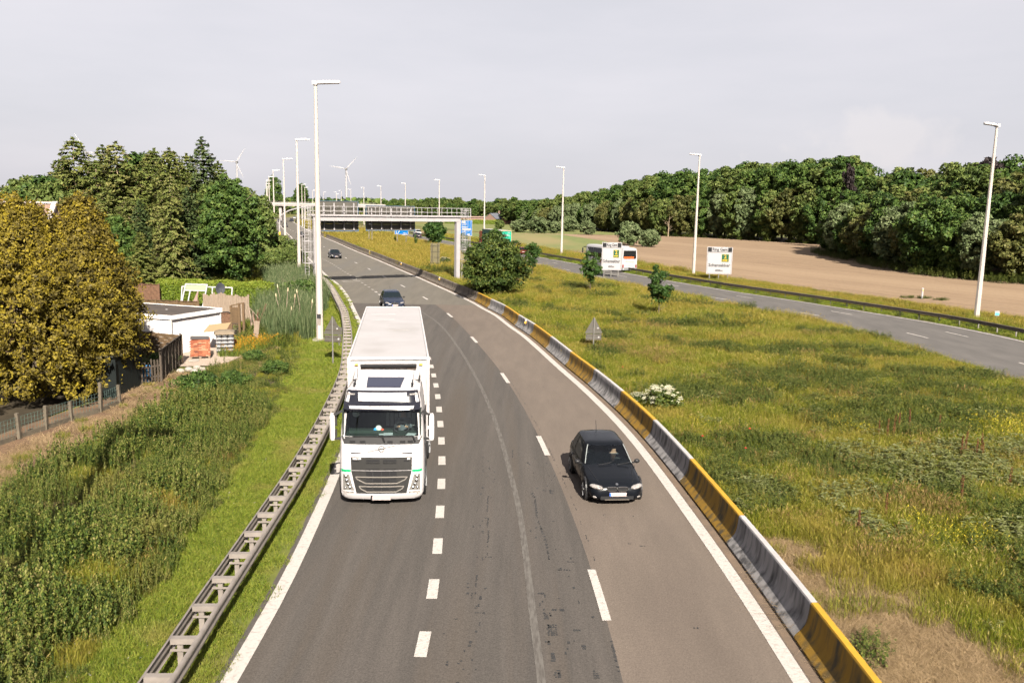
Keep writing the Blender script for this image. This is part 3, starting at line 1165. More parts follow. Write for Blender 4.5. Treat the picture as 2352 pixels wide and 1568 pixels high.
tri_back('grey back of a triangular warning sign, left of the truck by the guardrail', (-10.1, 46.3, 0), rad(-8), 1.1, 1.0, 2.68)
tri_back('grey back of a triangular warning sign standing in the median behind the barrier', (5.19, 52.4, 0), rad(4), 1.1, 1.0, 2.12)
t = thing('small_sign', 'small dark sign on a thin post behind the left triangular sign', 'sign', (-11.0, 52.2, 0), rad(-8))
mb = MB()
mb.tube([(0, 0, 0), (0, 0, 1.3)], .03, 8)
mb.build('post', M_post, t)
MB().box((0, -.03, 1.1), (.45, .02, .3)).build('plate', M_back, t)

t = thing('tall_sign_back', 'tall beige sign back on two posts in the median by the gantry foot', 'sign', (-11.13, 118.3, 0), rad(-6))
mb = MB()
M_beige = mat('beige_sign_back', (.085, .075, .042), (.072, .062, .035), scale=1.5, rough=.6)
for i in range(3):
    for j in range(4):
        mb.box((-.45 + .45 * i, 0, .66 + .39 + .79 * j), (.44, .03, .775))
mb.build('panel', M_beige, t)
for x in (-.42, .42):
    MB().box((x, -.06, 1.85), (.09, .09, 3.75)).build('post', mat('sign_post_brown', (.030, .026, .017), rough=.7), t)
mb = MB()
for j in range(4):
    mb.box((0, -.04, 1.0 + .8 * j), (1.36, .05, .05))
mb.build('brace', MATS['sign_post_brown'], t)


def blue_sign(label, loc, rz, w, h, z0, kind):
    t = thing('motorway_sign', label, 'sign', loc, rz)
    mb = MB()
    mb.box((0, 0, z0 + h / 2), (w, .08, h))
    p = mb.build('panel', M_signw, t)
    mb = MB()
    mb.grid([[(-w / 2 + .09, -.045, z0 + .09), (w / 2 - .09, -.045, z0 + .09)], [(-w / 2 + .09, -.045, z0 + h - .09), (w / 2 - .09, -.045, z0 + h - .09)]])
    mb.build('blue_face', M_signb, p)
    f = -.05

    def rc(b, x0, x1, za, zb):
        b.grid([[(x0, f, za), (x1, f, za)], [(x0, f, zb), (x1, f, zb)]])
    b = MB()
    if kind == 'exit':
        rc(b, -w * .39, -w * .34, z0 + .12, z0 + h - .09)
        b.add([(-w * .33, f, z0 + .12), (-w * .27, f, z0 + .12), (-w * .08, f, z0 + h - .1), (-w * .16, f, z0 + h - .1)], [(0, 1, 2, 3)])
        text_mb(b, '300m', h * .42, (w * .25, f, z0 + h * .3), (1, 0, 0), (0, 0, 1), 0, .003)
    else:
        rc(b, -w * .40, -w * .06, z0 + h * .80, z0 + h * .95)
        rc(b, -w * .40, w * .0, z0 + h * .70, z0 + h * .735)
        rc(b, -w * .40, w * .12, z0 + h * .52, z0 + h * .57)
        rc(b, -w * .34, w * .40, z0 + h * .37, z0 + h * .475)
        b.add([(-w * .38, f, z0 + h * .18), (-w * .30, f, z0 + h * .18), (-w * .05, f, z0 + h * .32), (-w * .13, f, z0 + h * .32)], [(0, 1, 2, 3)])
        rc(b, w * .1, w * .3, z0 + h * .05, z0 + h * .14)
        rc(b, -w * .1, -w * .06, z0 + h * .05, z0 + h * .32)
    b.build('lettering', M_signw, p)
    for x in (-w * .32, w * .32):
        MB().box((x, .1, (z0 + h) / 2), (.14, .14, z0 + h - .1)).build('post', M_post, t)


blue_sign('tall blue motorway direction sign behind the right gantry post', (-9.4, 165, 0), rad(-8), 2.35, 3.1, 3.3, 'tall')
blue_sign('wide blue motorway exit sign under the right gantry panel', (-25.5, 190, 0), rad(-8), 3.2, 1.0, 2.5, 'exit')
blue_sign('small blue sign seen in the gap between the gantry panels', (-33.6, 196, 0), rad(-8), 1.1, 2.2, 3.3, 'tall')
blue_sign('thin blue-edged sign beside the far coach lane at the gantry left', (-63, 300, 0), rad(-8), 1.5, 1.6, 2.6, 'tall')

t = thing('roadside_sign_back', 'large grey lattice sign back beside the far left lamp posts', 'sign', (-64.2, 217, 0), rad(16))
mb = MB()
for i in range(4):
    for j in range(4):
        mb.box((-1.35 + .9 * i, 0, .5 + .55 + 1.0 * j), (.88, .04, .97))
mb.build('panel', mat('pale_sign_back', (.10, .098, .10), rough=.6), t)
for x in (-1.2, 1.2):
    MB().box((x, -.08, 2.2), (.14, .14, 4.3)).build('post', M_post, t)
for j in range(4):
    MB().box((0, -.05, .9 + j), (3.6, .06, .06)).build('brace', M_post, t)

# curved mast with a yellow and black foot
t = thing('curved_mast', 'white mast curving over the far road from a yellow and black banded foot', 'mast', (-56.2, 200.9, 0))
pts = [(0, 0, 2.2), (0, 0, 4.0), (.15, 0, 5.2), (.55, 0, 6.1), (1.2, 0, 6.7), (2.4, 0, 7.3), (4.2, 0, 7.85), (6.4, 0, 8.3), (9.0, 0, 8.55)]
MB().tube(pts, [.17, .17, .16, .16, .15, .15, .14, .13, .12], 10).build('arm', M_gan, t, smooth=True)
M_yelp = mat('yellow_paint', (.55, .33, .02), rough=.6)
for i in range(6):
    MB().tube([(0, 0, .37 * i), (0, 0, .37 * i + .37)], .20 - .001 * i, 10).build('band', M_yelp if i % 2 == 0 or i > 4 else M_signk, t)

# field marker post and small kilometre plate on the right
t = thing('marker_post', 'slim white marker post standing in the ploughed field', 'post', (44.2, 89.6, 0))
mb = MB()
mb.rings([[(.11 * math.cos(a) * s, .09 * math.sin(a) * s, z) for a in np.arange(8) * PI / 4] for z, s in ((0, 1), (1.05, 1), (1.2, .85), (1.24, .3))])
mb.build('shaft', M_signw, t, smooth=True)
MB().box((0, -.095, .95), (.1, .012, .14)).build('reflector', M_amber, t)
t = thing('distance_plate', 'small teal and white distance plate on a stub behind the right guardrail', 'sign', (41.6, 71.0, 0), rad(-15))
MB().box((0, 0, .75), (.36, .02, .42)).build('plate', M_signw, t)
MB().box((0, -.013, .68), (.30, .006, .2)).build('plate_face', mat('teal_face', (.06, .32, .28), rough=.5), t)
MB().box((0, .03, .45), (.05, .04, .9)).build('post', M_post, t)

# ================================================================== FAR OVERPASS AND TURBINES
t = thing('far_overpass', 'white concrete road overpass crossing the far motorway', 'bridge', (-100, 420, 0), rad(3))
M_ovp = mat('pale_bridge_concrete', (.22, .20, .195), (.18, .165, .16), scale=.4, rough=.85)
MB().box((-4, 0, 8.3), (78, 9, .9)).build('deck', M_ovp, t)
for yv in (-4.6, 4.6):
    MB().box((-4, yv, 8.95), (78, .2, 1.0)).build('parapet', M_ovp, t)
for xx in (-38, -16, 10, 30):
    MB().box((xx, 0, 3.95), (1.2, 6, 7.9)).build('pier', M_ovp, t)
mb = MB()
for xx in np.arange(-40, 32, 2.0):
    mb.bar((xx, -4.6, 9.4), (xx, -4.6, 9.9), .05)
mb.bar((-40, -4.6, 9.9), (31, -4.6, 9.9), .07)
mb.build('railing', M_gan, t)

M_turb = mat('turbine_white', (.185, .18, .19), rough=.5)


def turbine(label, x, y, hub, R_, angs):
    t = thing('wind_turbine', label, 'wind turbine', (x, y, 0), 0, 'wind turbines on the horizon')
    mb = MB()
    mb.tube([(0, 0, 0), (0, 0, hub * .5), (0, 0, hub - 1.5)], [2.9, 2.3, 1.6], 14)
    mb.build('tower', M_turb, t, smooth=True)
    mb = MB()
    mb.rings([[(u * s * 1.9, yv, hub + v * s * 1.9) for u, v in ((-1, -.9), (1, -.9), (1, .7), (.6, 1), (-.6, 1), (-1, .7))] for yv, s in
              ((-3.5, .75), (-2, 1), (4, 1), (6.5, .7))])
    mb.build('nacelle', M_turb, t)
    mb = MB()
    mb.ellipsoid((0, -4.2, hub), (1.7, 1.9, 1.7), 12, 8)
    h = mb.build('hub', mat('turbine_hub', (.12, .115, .11), rough=.6), t, smooth=True)
    for a in angs:
        mb = MB()
        Rg = []
        dv = Vector((math.sin(a), 0, math.cos(a)))
        sv = Vector((math.cos(a), 0, -math.sin(a)))
        for f_, c_, th_ in ((.02, .5, .5), (.10, .7, .45), (.22, 1.4, .3), (.5, 1.0, .2), (.8, .6, .12), (1.0, .15, .05)):
            p = Vector((0, -4.2, hub)) + dv * R_ * f_
            Rg.append([p + sv * c_ * math.cos(q) + Vector((0, 1, 0)) * th_ * math.sin(q) + sv * c_ * .35 for q in np.arange(8) * PI / 4])
        mb.rings(Rg)
        mb.build('blade', M_turb, h, smooth=True)


turbine('wind turbine standing just right of the conifers, left of the lamp row', -591, 1800, 94, 36, [rad(34), rad(-86), rad(155)])
turbine('wind turbine rising in the middle behind the gantry', -359, 1800, 84, 35, [rad(44), rad(-81), rad(162)])
turbine('wind turbine mostly hidden behind the conifers on the left, one blade showing', -907, 1800, 108, 46, [rad(-31), rad(89), rad(209)])

# ================================================================== VEHICLES
def paintmat(name, c, rough=.22, metal=0.0):
    m = mat(name, c, rough=rough, metal=metal, coat=.0, spec=.10)
    m.node_tree.nodes['Principled BSDF'].inputs['Coat Roughness'].default_value = .06
    return m


M_tyre = mat('tyre_rubber', (.010, .010, .011), rough=.85)
M_rim = mat('alloy_rim', (.14, .14, .145), rough=.3, metal=.8)
M_glass_d = mat('dark_car_glass', (.004, .007, .009), rough=.04, spec=.25)
M_glass_c = glassmat('clear_windscreen', (.62, .72, .70))
M_chrome = mat('chrome', (.40, .39, .38), rough=.2, metal=1.0)
M_lampc = mat('headlamp_lens', (.24, .22, .21), (.07, .065, .06), scale=16, rough=.12, coat=1.0)
M_lampr = mat('tail_lamp_lens', (.12, .006, .006), rough=.15, coat=1.0)
M_black = mat('black_trim', (.012, .012, .013), rough=.45)
M_plate = mat('number_plate', (.24, .20, .195), rough=.5)
M_plateb = mat('plate_blue', (.03, .09, .40), rough=.5)
M_skin = mat('skin', (.30, .17, .12), rough=.6)
M_shirt = mat('pale_shirt', (.07, .075, .085), rough=.9)
M_hair = mat('dark_hair', (.015, .010, .008), rough=.7)
M_seat = mat('seat_fabric', (.035, .035, .037), (.05, .05, .052), scale=20, rough=.9)
M_sill = mat('window_seal', (.14, .15, .15), rough=.4)


def wheel(parent, x, y, r, w, side, name='wheel'):
    mb = MB()
    mb.tube([(x - w / 2, y, r), (x - w * .4, y, r), (x + w * .4, y, r), (x + w / 2, y, r)], [r * .93, r, r, r * .93], 24)
    t = mb.build(name, M_tyre, parent, smooth=True, sharp=40)
    mb = MB()
    xo = x + side * w / 2
    mb.disc((xo, y, r), (1, 0, 0), r * .66, .02, 20)
    for k in range(5):
        a = 2 * PI * k / 5 + .3
        mb.bar((xo + side * .012, y, r), (xo + side * .012, y + math.cos(a) * r * .64, r + math.sin(a) * r * .64), r * .16, .012)
    mb.build('rim', M_rim, t)
    return t


KINDS = {   # s: position along length, w: half-width factor, b: bottom, d: deck height
    'hatch': dict(s=[0, .012, .04, .09, .17, .27, .335, .5, .7, .86, .95, .985, 1],
                  w=[.62, .78, .885, .955, .99, 1, 1, 1, 1, .985, .94, .88, .80],
                  b=[.32, .24, .20, .18, .18, .18, .18, .18, .18, .2, .24, .28, .34],
                  d=[.44, .58, .67, .735, .80, .865, .92, .94, .965, .985, .99, .96, .74],
                  cowl=.295, front_top=.465, rear_top=.875, rear=.965, belt=.90, roof=1.0),
    'sedan': dict(s=[0, .012, .04, .09, .17, .25, .31, .5, .7, .82, .95, .985, 1],
                  w=[.80, .88, .94, .975, .99, 1, 1, 1, 1, .985, .95, .91, .85],
                  b=[.30, .22, .19, .18, .18, .18, .18, .18, .18, .2, .24, .28, .34],
                  d=[.42, .56, .645, .71, .77, .84, .885, .905, .93, .95, .95, .92, .72],
                  cowl=.29, front_top=.44, rear_top=.70, rear=.85, belt=.87, roof=1.0),
    'suv': dict(s=[0, .012, .04, .09, .17, .25, .30, .5, .7, .88, .96, .985, 1],
                w=[.84, .91, .955, .98, .99, 1, 1, 1, 1, .99, .96, .92, .88],
                b=[.38, .30, .26, .25, .25, .25, .25, .25, .25, .27, .3, .34, .4],
                d=[.55, .74, .86, .94, .98, 1.02, 1.05, 1.07, 1.09, 1.1, 1.1, 1.07, .85],
                cowl=.28, front_top=.40, rear_top=.90, rear=.97, belt=1.03, roof=1.0),
}


def car(label, loc, rz, paint, kind='hatch', L=4.3, W=1.76, H=1.43, clear=False, name='car', group=None, rear_lit=False):
    K = KINDS[kind]
    t = thing(name, label, 'car', loc, rz, group)
    hw = W / 2
    Y = lambda s: -L / 2 + L * s
    ss = np.linspace(0, 1, 41)
    ss = np.unique(np.concatenate([ss, K['s']]))
    wf = np.interp(ss, K['s'], K['w'])
    bb = np.interp(ss, K['s'], K['b'])
    dd = np.interp(ss, K['s'], K['d'])
    R = []
    for s, w, b, d in zip(ss, wf, bb, dd):
        w = w * hw
        y = Y(s)
        h = d - b
        half = [(0, b), (w * .80, b), (w * .93, b + h * .10), (w * .985, b + h * .28), (w, b + h * .50), (w * .985, b + h * .70),
                (w * .955, b + h * .84), (w * .90, d - .03), (w * .78, d + .002), (w * .45, d + .032), (0, d + .042)]
        ring = [(x, y, z) for x, z in half] + [(-x, y, z) for x, z in reversed(half[1:-1])]
        R.append(ring)
    mb = MB()
    mb.rings(R)
    body = mb.build('body', paint, t, smooth=True, sharp=50)
    # wheel arches and wheels
    r = .315 if kind != 'suv' else .36
    for ys_ in (.19, .815):
        for sd in (-1, 1):
            mb = MB()
            mb.disc((sd * (hw * .99 - .06), Y(ys_), r + .02), (1, 0, 0), r + .055, .15, 24)
            mb.build('wheel_arch', M_black, t)
            wheel(t, sd * (hw - .09), Y(ys_), r, .21, sd)
    # greenhouse: belt ring and roof ring joined by a curved side
    zb, zr = K['belt'] - .01, H
    yb0, yb1 = Y(K['cowl']), Y(K['rear'])
    yr0, yr1 = Y(K['front_top']), Y(K['rear_top'])
    nf, ns = 8, 12

    def ring(v):
        """v: 0 belt .. 1 roof edge"""
        e = v ** 1.0
        z = zb + (zr - .055 - zb) * v
        y0 = yb0 + (yr0 - yb0) * (v ** .94)
        y1 = yb1 + (yr1 - yb1) * (v ** (1.35 if kind != 'sedan' else 1.0))
        w = hw * (.915 + (.70 - .915) * (e ** 1.15))
        bow = .14 * (1 - .35 * v)
        rb = .10
        p = []
        for i in range(nf + 1):
            u = -1 + 2 * i / nf
            p.append((u * (w - .05), y0 + bow * (u * u), z))
        for i in range(1, ns):
            f = i / ns
            p.append((w + .012 * math.sin(PI * f), y0 + bow + .03 + (y1 - rb - y0 - bow - .06) * f, z))
        for i in range(nf + 1):
            u = 1 - 2 * i / nf
            p.append((u * (w - .06), y1 - rb * (u * u), z))
        for i in range(1, ns):
            f = 1 - i / ns
            p.append((-w - .012 * math.sin(PI * f), y0 + bow + .03 + (y1 - rb - y0 - bow - .06) * f, z))
        return p
    vs_ = [0, .07, .2, .35, .5, .65, .8, .93, 1.0]
    RG_ = [ring(v) for v in vs_]
    top = RG_[-1]
    cx = (0, (yr0 + yr1) / 2)
    for k, dz in ((.93, .028), (.7, .048), (.35, .055)):
        RG_.append([(p[0] * k, cx[1] + (p[1] - cx[1]) * k, H - .055 + dz) for p in top])
    n1 = len(top)
    front = set(range(0, nf))
    rear = set(range(nf + ns, nf + ns + nf))
    skip = (lambda i, k: k in front and 1 <= i <= 6) if clear else None
    mb = MB()
    mb.rings(RG_, 0, False, True, skip)
    mb.build('cabin_shell', paint, t, smooth=True, sharp=40)

    def pane(ks, name_, m, off=.006, v0=1, v1=7, inset=0.0):
        mb_ = MB()
        P_ = []
        for i in range(v0, v1 + 1):
            row = []
            for k in ks:
                p = Vector(RG_[i][k % n1])
                c = Vector((0, cx[1], p.z))
                d = (p - c)
                d.z = .35 * d.length
                row.append(p + d.normalized() * off)
            P_.append(row)
        mb_.grid(P_)
        return mb_.build(name_, m, t, smooth=True)
    pane(range(0, nf + 1), 'windscreen', M_glass_c if clear else M_glass_d)
    pane(range(nf + ns, nf + ns + nf + 1), 'rear_window', M_glass_d)
    split = nf + 2 + (ns - 2) // 2
    for a, b in ((nf + 2, split), (split + 1, nf + ns - 2)):
        pane(range(a, b + 1), 'side_window', M_glass_d)
        pane([(2 * nf + ns - k + nf + ns) % n1 if False else (nf + ns + nf + (nf + ns - k)) % n1 for k in range(a, b + 1)], 'side_window', M_glass_d)
    if clear:                                     # seal strips beside the windscreen, as bright edges
        for ks in ((0,), (nf,)):
            mb = MB()
            pts = []
            for i in range(1, 8):
                p = Vector(RG_[i][ks[0]])
                pts.append(p + Vector((0, -.02, .015)))
            mb.tube(pts, .016, 6)
            mb.build('windscreen_seal', M_sill, t)
    # shut lines of bonnet and doors
    for sd in (-1, 1):
        mb = MB()
        pts = []
        for s in np.linspace(.055, K['cowl'] - .005, 8):
            w_, d_ = float(np.interp(s, K['s'], K['w'])) * hw, float(np.interp(s, K['s'], K['d']))
            pts.append((sd * w_ * (.62 + .16 * s / K['cowl']), Y(s), d_ + .020 - .012 * s / K['cowl']))
        mb.tube(pts, .007, 4)
        for s in (K['cowl'] + .06, K['cowl'] + .30, K['cowl'] + .50):
            b_ = K['b'][6]
            mb.bar((sd * (hw + .002), Y(s), b_ + .12), (sd * (hw * .985), Y(s), K['belt'] - .06), .012, .012)
        mb.build('shut_line', M_black, t)
        mb = MB()
        for s in (K['cowl'] + .26, K['cowl'] + .46):
            mb.box((sd * (hw * .985 + .012), Y(s), K['belt'] - .16), (.03, .16, .03))
        mb.build('door_handle', paint, t)
    # wipers
    mb = MB()
    zc = zb + .06
    for x in (-.35, .25):
        mb.bar((x, yb0 - .02, zc), (x + .42, yb0 + .06, zc + .05), .02)
    mb.build('wiper', M_black, t)
    # front end
    fy = Y(0)
    zl = K['d'][2]
    k_ = zl / .645
    for sd in (-1, 1):
        mb = MB()
        mb.ellipsoid((sd * hw * .70, fy + .165, .575 * k_), (.20, .15, .074), 18, 8)
        mb.v = [(x_, y_ + .42 * (abs(x_) - hw * .70), z_ + .10 * (abs(x_) - hw * .70)) for x_, y_, z_ in mb.v]
        hd = mb.build('headlight', M_lampc, t, smooth=True)
        mb = MB()
        for dx in (-.07, .06):
            mb.disc((sd * (hw * .70 + dx), fy + .05 + .05 * (dx > 0), .578 * k_), (0, 1, .2), .042, .03, 14)
        mb.build('reflector', M_chrome, hd)
        mb = MB()
        mb.ellipsoid((sd * (hw + .085), Y(K['cowl'] + .085), K['belt'] + .05), (.095, .065, .07), 12, 8)
        mb.bar((sd * (hw - .06), Y(K['cowl'] + .075), K['belt'] + .0), (sd * (hw + .05), Y(K['cowl'] + .085), K['belt'] + .03), .05, .03)
        mb.build('mirror', M_black if paint is not None else paint, t, smooth=True)
        mb = MB()
        mb.ellipsoid((sd * hw * .72, fy + .085, .30 * k_), (.10, .05, .045), 12, 6)
        mb.build('fog_lamp', M_lampc if sd else M_lampc, t, smooth=True)
        mb = MB()
        mb.ellipsoid((sd * hw * .68, Y(1) - .06, (.80 if kind != 'suv' else .9)), (.15, .07, .10), 12, 8)
        mb.build('tail_lamp', M_lampr, t, smooth=True)
        mb = MB()
        rim = []
        for q in range(13):
            a = 2 * PI * q / 12
            rim.append((sd * .165 + .15 * math.copysign(abs(math.cos(a)) ** .6, math.cos(a)), fy - .012 + .012 * abs(math.cos(a)),
                        .555 * k_ + .065 * math.copysign(abs(math.sin(a)) ** .6, math.sin(a))))
        mb.tube(rim, .013, 6, 0, False)
        gr_ = mb.build('grille_rim', M_chrome, t, smooth=True)
        mb = MB()
        mb.box((sd * .165, fy + .01, .555 * k_), (.27, .03, .11))
        mb.build('grille', M_black, gr_)
    mb = MB()
    mb.box((0, fy + .03, .285 * k_), (hw * 1.15, .08, .11), taper=1.0)
    mb.build('lower_intake', M_black, t)
    mb = MB()
    mb.box((0, fy - .012, .235 * k_), (hw * .85, .02, .03))
    mb.build('intake_trim', mat('matt_silver', (.12, .105, .09), rough=.4, metal=.6), t)
    mb = MB()
    mb.disc((0, fy + .10, .665 * k_), (0, -.6, .8), .042, .02, 16)
    mb.build('badge', M_chrome, t)
    mb = MB()
    mb.box((0.02, fy - .02, .395 * k_), (.52, .02, .115))
    pl = mb.build('number_plate', M_plate, t)
    MB().box((-.215, fy - .032, .395 * k_), (.045, .006, .105)).build('plate_band', M_plateb, pl)
    mb = MB()
    mb.box((0, Y(1) + .01, .62), (.52, .02, .115))
    mb.build('rear_plate', M_plate, t)
    mb = MB()
    mb.tube([(0, yr1 - .1, H - .01), (0, yr1 + .02, H + .28)], [.012, .006], 5)
    mb.build('aerial', M_black, t)
    return t


def figure(parent, seat, facing=-1, scale=1.0, reach=(-.0, -.42, .62)):
    """seated person in one continuous skin: torso, neck, head, arms reaching for the wheel, thighs"""
    V = [(0, 0, .08), (0, .03, .30), (0, .06, .50), (0, .05, .60), (0, .03, .70), (0, .01, .80),
         (-.19, .05, .50), (-.25, -.08, .28), (-.12, -.34, .36), (-.08, -.42, .40),
         (.19, .05, .50), (.25, -.08, .28), (.12, -.34, .36), (.08, -.42, .40),
         (-.10, -.05, .06), (-.13, -.45, .10), (.10, -.05, .06), (.13, -.45, .10)]
    E_ = [(0, 1), (1, 2), (2, 3), (3, 4), (4, 5), (2, 6), (6, 7), (7, 8), (8, 9), (2, 10), (10, 11), (11, 12), (12, 13),
          (0, 14), (14, 15), (0, 16), (16, 17)]
    Rr = [.15, .16, .15, .058, .098, .085, .065, .048, .038, .034, .065, .048, .038, .034, .085, .07, .085, .07]
    me = bpy.data.meshes.new('body')
    me.from_pydata([Vector(v) * scale for v in V], E_, [])
    o = obj('body', me, parent, seat)
    md = o.modifiers.new('skin', 'SKIN')
    for i, r in enumerate(Rr):
        me.skin_vertices[0].data[i].radius = (r * scale, r * scale * .85)
    me.skin_vertices[0].data[0].use_root = True
    o.modifiers.new('sub', 'SUBSURF').levels = 1
    dg = bpy.context.evaluated_depsgraph_get()
    new = bpy.data.meshes.new_from_object(o.evaluated_get(dg))
    o.modifiers.clear()
    o.data = new
    new.materials.clear()
    for m in (M_shirt, M_skin, M_hair):
        new.materials.append(m)
    for p in new.polygons:
        c = p.center / scale
        p.use_smooth = True
        if c.z > .80 or (c.z > .68 and c.y > .06):
            p.material_index = 2
        elif c.z > .575 or (c.y < -.28 and c.z > .2):
            p.material_index = 1
        else:
            p.material_index = 0
    return o


def driver(label, root, local):
    t = thing('person', label, 'person', root.matrix_basis @ Vector(local), root.rotation_euler.z)
    figure(t, (0, 0, 0))
    return t


M_pblack = paintmat('black_car_paint', (.0035, .0042, .0058))
M_pnavy = paintmat('dark_blue_car_paint', (.010, .014, .026))
M_pgrey = paintmat('dark_grey_car_paint', (.022, .021, .024))
M_psilver = paintmat('silver_car_paint', (.30, .31, .33), metal=.3)
M_pwhite = paintmat('white_car_paint', (.28, .275, .28))
M_pred = paintmat('dark_red_car_paint', (.05, .008, .007))

hatch = car('black hatchback with clear headlights driving in the right lane beside the barrier', (3.08, 26.25, 0), rad(5.2), M_pblack, 'hatch', 4.24, 1.76, 1.47, clear=True)
bpy.context.view_layer.update()
# interior of the near car
mb = MB()
for x in (-.36, .36):
    mb.box((x, .35, .62), (.48, .14, .62), rx=-.18)
    mb.box((x, .10, .42), (.48, .5, .14))
    mb.box((x, .44, .98), (.24, .09, .18), rx=-.15)
mb.box((0, 1.0, .62), (1.3, .14, .55))
mb.build('seats', M_seat, hatch)
mb = MB()
mb.box((0, -.60, .80), (1.4, .42, .12), rx=.12)
mb.box((0, .2, .25), (1.45, 2.4, .04))
mb.build('dashboard', M_black, hatch)
mb = MB()
mb.tube([(.36 + .175 * math.cos(a), -.31 + .05 * math.sin(a), .82 + .165 * math.sin(a)) for a in np.linspace(0, 2 * PI, 17)], .014, 6, 0, False)
mb.box((.36, -.33, .82), (.3, .03, .06))
mb.build('steering_wheel', mat('wheel_grey', (.03, .03, .03), rough=.5), hatch)
driver('driver in a pale shirt behind the wheel of the black hatchback', hatch, (.36, .22, .42))

car2 = car('dark blue car close behind the trailer of the white truck', (-10.75, 73.6, 0), rad(15), M_pnavy, 'hatch', 4.4, 1.82, 1.44)
car('black saloon car approaching below the gantry in the middle lane', (-30.3, 141.3, 0), rad(18.5), M_pblack, 'sedan', 4.8, 1.86, 1.43)
car('dark grey car seen between the lamp post and the gantry ladder', (-57.6, 226, 0), rad(18), M_pgrey, 'suv', 4.5, 1.82, 1.6)
car('dark van-like car far off, left of the gantry post', (-88.2, 323, 0), rad(17), M_pgrey, 'suv', 4.7, 1.9, 1.78)
car('black car far off beside a silver one in the far bend', (-106.5, 412, 0), rad(16), M_pblack, 'sedan', 4.6, 1.82, 1.45)
car('silver car far off beside a black one in the far bend', (-113.5, 428, 0), rad(16), M_psilver, 'sedan', 4.6, 1.82, 1.45)
car('small white car near the foot of the curved mast arm in the far bend', (-127.5, 466, 0), rad(14), M_pwhite, 'hatch', 4.2, 1.78, 1.5)
car('tiny white car, the farthest one in the bend', (-134, 512, 0), rad(12), M_pwhite, 'hatch', 4.2, 1.78, 1.5)
car('tiny black car half hidden by a lamp post in the far bend', (-114.0, 408, 0), rad(16), M_pgrey, 'hatch', 4.2, 1.78, 1.5)
# traffic moving away on the opposite carriageway
car('dark red car seen from behind, right of the big median bush', (1.2, 163.0, 0), PI + rad(18), M_pred, 'hatch', 4.2, 1.76, 1.45)
car('dark car seen from behind in the queue left of the small median tree', (-27.8, 240.5, 0), PI + rad(19), M_pgrey, 'sedan', 4.6, 1.82, 1.45)
car('silver car in the queue just beyond a dark car, opposite carriageway', (-33.2, 250.5, 0), PI + rad(19), M_psilver, 'hatch', 4.3, 1.78, 1.5)
car('white van-like car in the queue, opposite carriageway', (-30.2, 261, 0), PI + rad(19), M_pwhite, 'suv', 4.8, 1.9, 1.8)
car('silver car far in the queue by the blue exit sign', (-45.5, 287, 0), PI + rad(19), M_psilver, 'sedan', 4.5, 1.8, 1.45)
car('red car far in the queue left of the blue exit sign', (-49.0, 298, 0), PI + rad(19), M_pred, 'hatch', 4.2, 1.76, 1.48)

# ------------------------------------------------------------------ white truck
M_tw = paintmat('truck_white_paint', (.30, .285, .288), rough=.35)
M_tg = mat('truck_grille_grey', (.0165, .016, .0155), (.013, .0125, .012), scale=6, rough=.55)
M_tdark = mat('truck_visor_dark', (.007, .007, .011), rough=.18, coat=.6)
M_tgreen = mat('truck_green_stripe', (.004, .19, .075), rough=.4)
M_tband = mat('truck_cowl_grey', (.018, .0175, .018), rough=.6)
M_slat = mat('grille_pale_frame', (.115, .105, .095), rough=.5)
truck = thing('truck', 'white articulated truck with refrigerated trailer and green-striped cab in the left lane', 'truck', (-3.80, 23.72, 0), rad(4.0))
ZF = [.22, .30, .42, .9, 1.15, 1.5, 1.9, 2.15, 2.5, 2.9, 3.1, 3.4]
YF = [.12, .035, .0, .0, .01, .03, .08, .13, .22, .33, .39, .50]
WF = [1.14, 1.20, 1.235, 1.245, 1.245, 1.245, 1.24, 1.235, 1.21, 1.175, 1.15, 1.10]


def cab_f(x, z, o=0.0):
    """point on the cab front at lateral x, height z, pushed out by o"""
    y0 = np.interp(z, ZF, YF)
    w = np.interp(z, ZF, WF)
    u = min(1.0, abs(x) / w)
    y = y0 + .10 * u * u + (.22 * (1 - math.sqrt(max(0.0, 1 - ((u - .84) / .16) ** 2))) if u > .84 else 0)
    return Vector((x, y - o, z + o * .12))


def cab_ring(z):
    w = float(np.interp(z, ZF, WF))
    p = [cab_f(u * w, z) for u in (-1, -.985, -.955, -.92, -.88, -.8, -.65, -.4, -.2, 0, .2, .4, .65, .8, .88, .92, .955, .985, 1)]
    for y in (.7, 1.2, 1.7, 2.15):
        p.append(Vector((w, y, z)))
    p += [Vector((w - .06, 2.25, z)), Vector((-w + .06, 2.25, z))]
    for y in (2.15, 1.7, 1.2, .7):
        p.append(Vector((-w, y, z)))
    return p


zr_ = [.22, .26, .32, .42, .6, .9, 1.15, 1.3, 1.5, 1.7, 1.9, 2.06, 2.15, 2.3, 2.5, 2.7, 2.88, 2.96, 3.1, 3.25, 3.4]
mb = MB()
mb.rings([cab_ring(z) for z in zr_], 0, True, False, lambda i, k: 2.1 < zr_[i] < 2.88 and 4 <= k <= 13)
cab = mb.build('cab', M_tw, truck, smooth=True, sharp=42)
